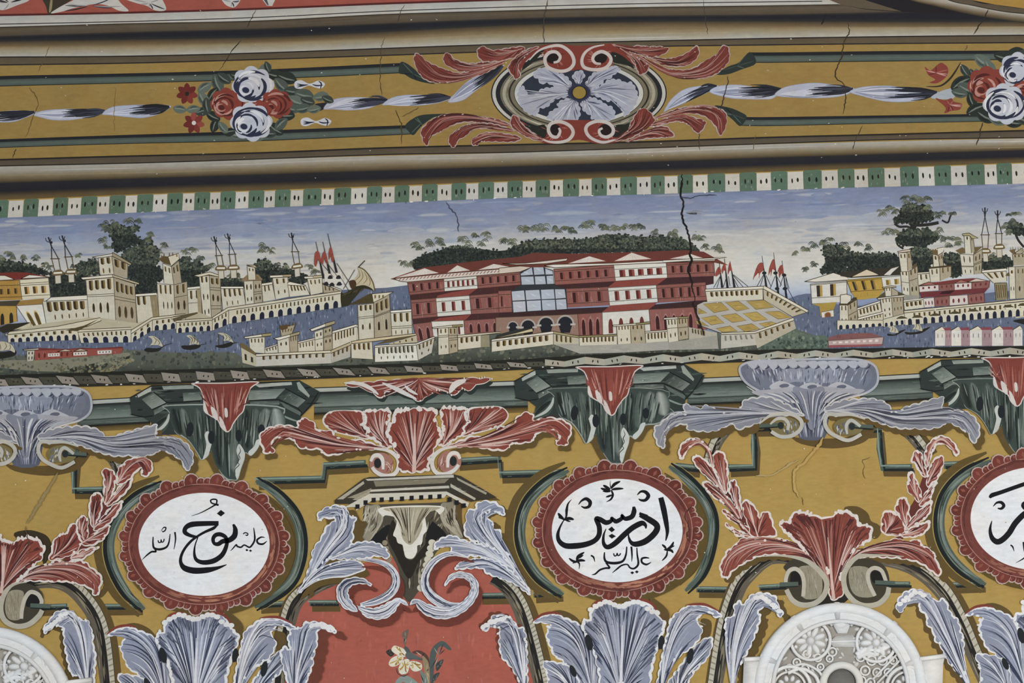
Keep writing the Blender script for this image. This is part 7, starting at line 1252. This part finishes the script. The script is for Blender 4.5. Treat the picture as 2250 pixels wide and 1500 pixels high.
def plate(p, pts, h, c=SW, base=0.0):
    a = S(pts)
    if area2(a) > 0: a = a[::-1]
    n = len(a); V = np.vstack([to3d(a, h, 'w'), to3d(a, base, 'w')]); p.raw(V, [tuple(range(n))] + [(i, i + n, (i + 1) % n + n, (i + 1) % n) for i in range(n)], [jit(c, .03)] * (2 * n))
def circ(cx, cy, r, n=32, a0=0, a1=2 * math.pi): th = np.linspace(a0, a1, n, endpoint=abs(a1 - a0) < 6.2); return np.stack([cx + r * np.cos(th), cy + r * np.sin(th)], 1)
def stucco(label, sh):
    t = Thing('stucco_rosette', label, 'stucco', 'white carved stucco rosettes'); FR('P', sh=sh); dx, dy = sh; cx, cy = 1845 + dx, 1515 + dy; B = 0.004; W = lambda x, y: S('%g %g' % (x, y))[0]
    p = t.part('ground', mat='stucco'); plate(p, circ(cx, cy, 178, 56), B, '9a948b')  # grey colour paints in the shade of a recess; the plate stands proud
    p = t.part('outer_ring', mat='stucco'); tube(p, circ(cx, cy, 178, 72), 12, .012, 'dadcde', 8, 1, True, .9); 
    p = t.part('flat_ring', mat='stucco')
    a, b = circ(cx, cy, 174, 60), circ(cx, cy, 150, 60); V = np.vstack([to3d(a, .016, 'w'), to3d(b, .024, 'w'), to3d(b, B, 'w')]); p.raw(V, [(i, (i + 1) % 60, 60 + (i + 1) % 60, 60 + i) for i in range(60)] + [(60 + i, 60 + (i + 1) % 60, 120 + (i + 1) % 60, 120 + i) for i in range(60)], [C('d3d5d6')] * 180)
    p = t.part('inner_ring', mat='stucco'); tube(p, circ(cx, cy, 148, 60), 4.5, .024, SW, 6, 1, True)
    for ang in (-1.61, -2.15, -.88, -2.75, -.35):
        p = t.part('joint', mat='stucco'); tube(p, np.array([(cx + r * math.cos(ang), cy + r * math.sin(ang)) for r in (152, 190)]), 7, .016, 'c3c3c4', 6, 1)
    for ear in ('1634 1451 1668 1449 1674 1460 1669 1480 1668 1600 1628 1600', '2018 1450 2074 1443 2070 1462 2066 1600 2028 1600 2022 1480'):
        p = t.part('ear', mat='stucco'); plate(p, ear, .022, 'd6d5d3'); a = S(ear); tube(p, np.array([a[0], a[1]]), 5, .024, 'dddddc', 6, 1)
    for (x, y, r, seedn) in ((1780, 1408, 43, 0), (1924, 1412, 43, 1)):
        c = W(x, y); p = t.part('rosette', mat='stucco'); plate(p, circ(c[0], c[1], r, 24), B + .004, 'aaa59d', B); tube(p, circ(c[0], c[1], r, 32), 3.6, .016, 'd6d6d6', 6, 1, True)
        q = t.part('rosette_petals', parent=p, mat='stucco')
        for k in range(9): a0 = k * .698 + .3; dome(q, c[0] + 22 * math.cos(a0), c[1] + 22 * math.sin(a0), 13, 6.5, a0, B + .004, .014)
        dome(q, c[0], c[1], 9, 9, 0, B + .004, .018)
        for k in range(9): a0 = k * .698 + .65; dome(q, c[0] + 35 * math.cos(a0), c[1] + 35 * math.sin(a0), 4.5, 4.5, a0, B + .004, .009)
    p = t.part('vase', mat='stucco'); plate(p, '1826 1366 1840 1358 1860 1360 1866 1376 1860 1392 1840 1392', .018, 'd8d9da', B); plate(p, '1836 1398 1872 1396 1890 1412 1884 1422 1830 1422 1822 1410', .014, 'c3c1bd', B); tube(p, '1826 1411 1888 1409', 1.8, .015, 'dcdcdc', 6, 1); dome(p, *W(1846, 1372), 16, 12, 0, .014, .012)
    for s_ in (-1, 1):
        for k in range(4): tube(p, np.array([W(1848 + s_ * (20 + 16 * k), 1376 - 4 * k), W(1848 + s_ * (34 + 16 * k), 1362 - 2 * k), W(1848 + s_ * (44 + 14 * k), 1374 + 3 * k)]), 3.4, .012, SW, 6, 3)
    p = t.part('oculus_ring', mat='stucco'); c = W(1848, 1502); plate(p, circ(c[0], c[1], 36, 28), B + .002, '6f6d68', B); tube(p, circ(c[0], c[1], 40, 36), 8, .014, 'd2d0ca', 8, 1, True)
    p = t.part('broken_gap', 'dark gap where tracery is lost', mat='stucco'); plate(p, '1972 1410 1998 1428 2006 1470 1984 1466 1976 1446 1930 1440 1932 1432 1968 1424', B + .001, '352c25', B)
    for pth in ('1880 1440 1900 1428 1925 1432 1950 1420 1972 1410', '1882 1446 1905 1436 1930 1438'): p = t.part('broken_edge', mat='stucco'); tube(p, pth, 6, .012, 'd9d9d9', 6, 4)
    for (x, y, r) in ((1772, 1438, 8), (1796, 1446, 8), (1828, 1433, 9), (1822, 1448, 7), (1802, 1466, 7), (1890, 1445, 9), (1914, 1452, 10), (1938, 1452, 10), (1900, 1474, 10), (1926, 1478, 9), (1892, 1496, 9), (1912, 1500, 9), (1700 + 34, 1470, 9), (1750, 1456, 8), (1768, 1470, 8), (1962, 1452, 8), (1950, 1478, 8)):
        c = W(x, y); p = t.part('small_cell', mat='stucco'); tube(p, circ(c[0], c[1], r, 16), 2.2, .012, 'd6d6d4', 5, 1, True); dome(p, c[0], c[1], r * .5, r * .5, 0, B, .008, 'c9c6c0')
    for (x, y, r) in ((1734, 1512, 46), (1992, 1512, 46)):
        c = W(x, y); p = t.part('side_rosette', mat='stucco'); tube(p, circ(c[0], c[1], r, 36), 4, .018, 'd8d8d6', 6, 1, True); tube(p, circ(c[0], c[1], r - 11, 30), 2.6, .014, 'd0cfcc', 6, 1, True); plate(p, circ(c[0], c[1], r - 11, 24), B + .003, '8a857c', B)
        for k in range(10): a0 = k * .628; dome(p, c[0] + 22 * math.cos(a0), c[1] + 22 * math.sin(a0), 7, 5, a0, B + .003, .01)
    p = t.part('diagonal_bar', mat='stucco'); tube(p, '1926 1502 1982 1446', 2.4, .016, 'd6d6d4', 6, 1); tube(p, '1916 1494 1970 1438', 2.4, .016, 'd6d6d4', 6, 1)
    p = t.part('curved_bar', mat='stucco'); tube(p, '1730 1480 1760 1470 1790 1486 1800 1512', 4, .016, 'd6d6d4', 6, 5); tube(p, '1736 1468 1766 1460 1800 1478 1812 1510', 3, .014, 'd0d0ce', 6, 5); tube(p, '1722 1420 1730 1380 1755 1360 1790 1350', 3.2, .014, 'c9c8c4', 6, 5)
    p = t.part('carved_filling', mat='stucco', kind='stuff'); rs = random.Random(5)
    for k in range(170):
        a0 = rs.uniform(0, 6.283); r = 142 * math.sqrt(rs.random()); x, y = cx + r * math.cos(a0), cy + r * math.sin(a0)
        if any((x - q_[0] - dx) ** 2 + (y - q_[1] - dy) ** 2 < q_[2] ** 2 for q_ in ((1848, 1502, 52), (1780, 1408, 48), (1924, 1412, 48), (1846, 1380, 30), (1990, 1450, 34), (1734, 1512, 50), (1992, 1512, 50))): continue
        dome(p, x, y, rs.uniform(4, 9), rs.uniform(2.5, 5), rs.uniform(0, 3.1), B, rs.uniform(.005, .011), 'c6c3bd')
stucco('white carved stucco rosette with a broken corner, bottom right', (0, 0)); stucco('white carved stucco rosette cut off at the bottom left corner', (-1870, 52))
# ================================================================== cracks, losses
def crack(th, zone, spec):
    global ZONE
    ZONE = zone
    for fr, pth, w, c in spec:
        FR(fr); a = S(pth); b = resample(crom(a, 4), max(8, int(arclen(a)[1][-1] / 5))); b[1:-1] += np.array([[U(-1.6, 1.6), U(-1, 1)] for _ in b[1:-1]])
        q = th.part('crack'); q.rib(b, w, c, [.3] + [U(.5, 1.2) for _ in range(8)] + [.2], k=1)
    ZONE = 'w'
WALL, CEIL = THINGS[0], THINGS[1]; WALL.meshroot = CEIL.meshroot = True
crack(WALL, 'w', [('B3', '205 -120 215 0 205 100 200 170 230 260 215 340 215 430 240 500 270 570 300 680 320 800 310 880 330 960 310 1010 285 1060 300 1130 330 1200 330 1290 350 1340 370 1420 340 1500', 5, '1f1c1c'), ('B4', '345 470 370 560 400 640 430 720 460 780 470 880', 4, '26221f'), ('B3', '200 180 300 200 400 170 520 160 640 165', 2.4, '3a3f55'), ('A5', '1330 130 1400 230 1460 290 1480 380 1490 500', 2.4, '46485a'), ('A5', '1500 800 1490 820', 2, '333333'),
                  ('N1', '1960 560 1890 630 1870 700 1920 800 1890 880 1940 980', 3, '4a2a24'), ('N3', '2160 520 2070 560 2100 620 2080 680 2110 760', 2, '5a4a2a'), ('N3', '1410 960 1425 1050', 2.4, '6b5530'), ('M1', '290 780 300 860 330 1000', 2.4, '5a4038')])
crack(WALL, 'w', [('N3', '1640 310 1590 400 1500 500 1440 580 1340 660 1320 760 1330 870 1380 970', 7, 'b3924e'), ('N3', '1400 545 1250 620 1080 720 900 730', 4, 'a8925c'), ('M1', '640 200 520 400 400 600 300 760', 6, '8d7a4c')])
crack(CEIL, 'c', [('U1', '2220 85 2170 180 2140 240', 2, '2a2420'), ('U1', '2090 350 2010 440 1985 480 1940 560 1900 610', 2.2, '2f2820'), ('U1', '430 400 360 560 330 620', 1.6, '5a4a2c'), ('U1', '255 760 330 880 290 1000 240 1150 210 1190', 2.4, '5f4826'), ('U1', '140 1290 110 1370', 2.2, '3a3020'), ('U1', '1000 760 990 1000 990 1140', 1.5, '7a5e2c'),
                  ('U2', '1300 40 1260 110 1235 195', 2, '3a342c'), ('U2', '1130 320 1100 400 1090 550 1085 700 1100 830', 2, '4a3f2a'), ('U2', '1220 950 1250 1020 1275 1100 1270 1250', 2.4, '4a3a20'), ('U2', '1420 930 1340 980 1270 1010', 1.8, '5a4626'), ('U3', '330 0 305 120 295 260 300 390', 2, '46403a'), ('U3', '1680 0 1695 150 1720 300', 2, '3a342c'),
                  ('U3', '1890 660 1890 720 1865 800 1850 880 1820 960', 2.4, '3a3026'), ('U3', '1640 1150 1650 1300', 1.8, '4a4030'), ('U3', '2130 1170 2110 1300', 1.8, '5a4a30'), ('U4', '530 120 510 170 495 215', 3, '1d1b1c'), ('U4', '720 200 732 290 690 350 672 470 640 560 610 660 690 740 705 850 680 990', 2.6, '3a2f20'), ('U4', '850 1090 790 1200 765 1300', 2.2, '3f3424'), ('U4', '1940 80 1900 180 1860 220 1810 300', 2.6, '2c2622'), ('U4', '1760 390 1740 440', 2, '5a4628'), ('U4', '1890 1060 1870 1150 1835 1260', 2.4, '3a3026')])
FR('P')
q = WALL.part('paint_loss', kind='stuff')
for k in range(80):
    x = U(0, 2250); y = random.choice([atx(MB, x) + U(-1, 1.5), atx(RB, x) + U(-.5, 3), atx(RB, x) + U(-1, 2)]); q.ell(x, y, U(1, 5), U(.6, 1.6), U(-.3, .1), random.choice(['d0cdc6', 'c3bfb6', 'dcdad4']), 7)
for k in range(120): q.ell(U(0, 2250), U(480, 1490), U(.6, 1.6), U(.5, 1.3), 0, random.choice(['cfcbc2', '8a7f6a', 'd8d5ce']), 6)
ZONE = 'c'; q = CEIL.part('paint_loss', kind='stuff')
for k in range(110): q.ell(U(0, 2250), U(20, 400), U(.6, 2.4), U(.5, 1.3), U(-.5, .5), random.choice(['b9b4aa', 'a59a84', 'c3c0b8']), 6)
ZONE = 'w'
# ================================================================== materials and mesh objects
def mk_mat(name, rough=.75, spec=.12, bump=.15, var=.16, fleck=.0):
    m = bpy.data.materials.new(name); m.use_nodes = True; nt = m.node_tree; b = nt.nodes['Principled BSDF']; N = nt.nodes.new; Lk = nt.links.new
    a = N('ShaderNodeAttribute'); a.attribute_name = 'Col'; g = N('ShaderNodeNewGeometry')
    def noise(scale, det, sx=(1, 1, 1)):
        mp = N('ShaderNodeMapping'); mp.inputs['Scale'].default_value = sx; Lk(g.outputs['Position'], mp.inputs['Vector'])
        n = N('ShaderNodeTexNoise'); n.inputs['Scale'].default_value = scale; n.inputs['Detail'].default_value = det; n.inputs['Roughness'].default_value = .6; Lk(mp.outputs[0], n.inputs['Vector']); return n
    n1 = noise(7, 6); n2 = noise(70, 4, (.35, 1, 1)); n3 = noise(260, 2)
    def math_(op, x, y):
        q = N('ShaderNodeMath'); q.operation = op
        for i, v in enumerate((x, y)):
            if isinstance(v, (int, float)): q.inputs[i].default_value = v
            else: Lk(v, q.inputs[i])
        return q.outputs[0]
    s = math_('ADD', math_('MULTIPLY', n1.outputs[0], .7), math_('ADD', math_('MULTIPLY', n2.outputs[0], .9), math_('MULTIPLY', n3.outputs[0], .4)))
    f = math_('ADD', math_('MULTIPLY', math_('SUBTRACT', s, 1.0), var * 2), 1.0)
    mx = N('ShaderNodeVectorMath'); mx.operation = 'SCALE'; Lk(a.outputs['Color'], mx.inputs[0]); Lk(f, mx.inputs['Scale']); Lk(mx.outputs[0], b.inputs['Base Color'])
    hn = noise(5.5, 4); rmp = N('ShaderNodeValToRGB'); rmp.color_ramp.elements[0].position = .35; rmp.color_ramp.elements[1].position = .68
    rmp.color_ramp.elements[0].color = (1.0, .96, .91, 1); rmp.color_ramp.elements[1].color = (.955, .985, 1.0, 1); Lk(hn.outputs[0], rmp.inputs[0])
    mm = N('ShaderNodeVectorMath'); mm.operation = 'MULTIPLY'; Lk(mx.outputs[0], mm.inputs[0]); Lk(rmp.outputs[0], mm.inputs[1]); Lk(mm.outputs[0], b.inputs['Base Color'])
    b.inputs['Roughness'].default_value = rough; b.inputs['Specular IOR Level'].default_value = spec
    bp = N('ShaderNodeBump'); bp.inputs['Strength'].default_value = bump; bp.inputs['Distance'].default_value = .002; Lk(s, bp.inputs['Height']); Lk(bp.outputs[0], b.inputs['Normal'])
    return m
MATS = dict(paint=mk_mat('fresco_paint', var=.2), stucco=mk_mat('white_stucco', .8, .2, .7, .16), ink=mk_mat('black_ink', .6, .1, .05, .08))
col = scene.collection
def emit(p, loc, parent, name=None):
    V = np.vstack(p.v) - np.array(loc); me = bpy.data.meshes.new(p.name); me.from_pydata(V.tolist(), [], p.f)
    ca = me.color_attributes.new('Col', 'FLOAT_COLOR', 'POINT'); cc = np.ones((len(V), 4)); cc[:, :3] = np.vstack(p.c); ca.data.foreach_set('color', cc.ravel())
    me.materials.append(MATS[p.mat])
    if p.smooth: me.polygons.foreach_set('use_smooth', [True] * len(me.polygons))
    me.update(); o = bpy.data.objects.new(name or p.name, me); col.objects.link(o)
    if parent is None: o.location = loc
    else: o.parent = parent
    if p.label: o['label'] = p.label
    if p.kind: o['kind'] = p.kind
    p.ob = o; return o
for t in THINGS:
    ps = [p for p in t.parts if p.n]
    if not ps: continue
    A = np.vstack([np.vstack(p.v) for p in ps]); loc = tuple(float(x) for x in ((A[:, 0].min() + A[:, 0].max()) / 2, A[:, 1].max(), A[:, 2].min()))
    single = len(ps) == 1
    if getattr(t, 'meshroot', False):
        root = emit(ps[0], loc, None, t.name)
        for p in ps[1:]: emit(p, loc, root)
    elif single: root = emit(ps[0], loc, None, t.name)
    else:
        root = bpy.data.objects.new(t.name, None); root.empty_display_size = .05; col.objects.link(root); root.location = loc
        for p in ps: emit(p, (loc if True else 0), p.parent.ob if p.parent is not None and p.parent.n else root)
    for k, v in (('label', t.label), ('category', t.cat), ('group', t.group), ('kind', t.kind)):
        if v: root[k] = v
bpy.context.view_layer.update()

print('MAXH', HG.max(), np.unravel_index(HG.argmax(), HG.shape), [round(float(v), 5) for v in np.percentile(HG, [25, 50, 75, 90, 97])], [round(float(v),4) for v in HG[50:430:20].max(1)], [round(float(v),4) for v in HG[:, 50:300:10].max(0)], 'TRIS', sum(len(f) - 2 for t in THINGS for p in t.parts for f in p.f))
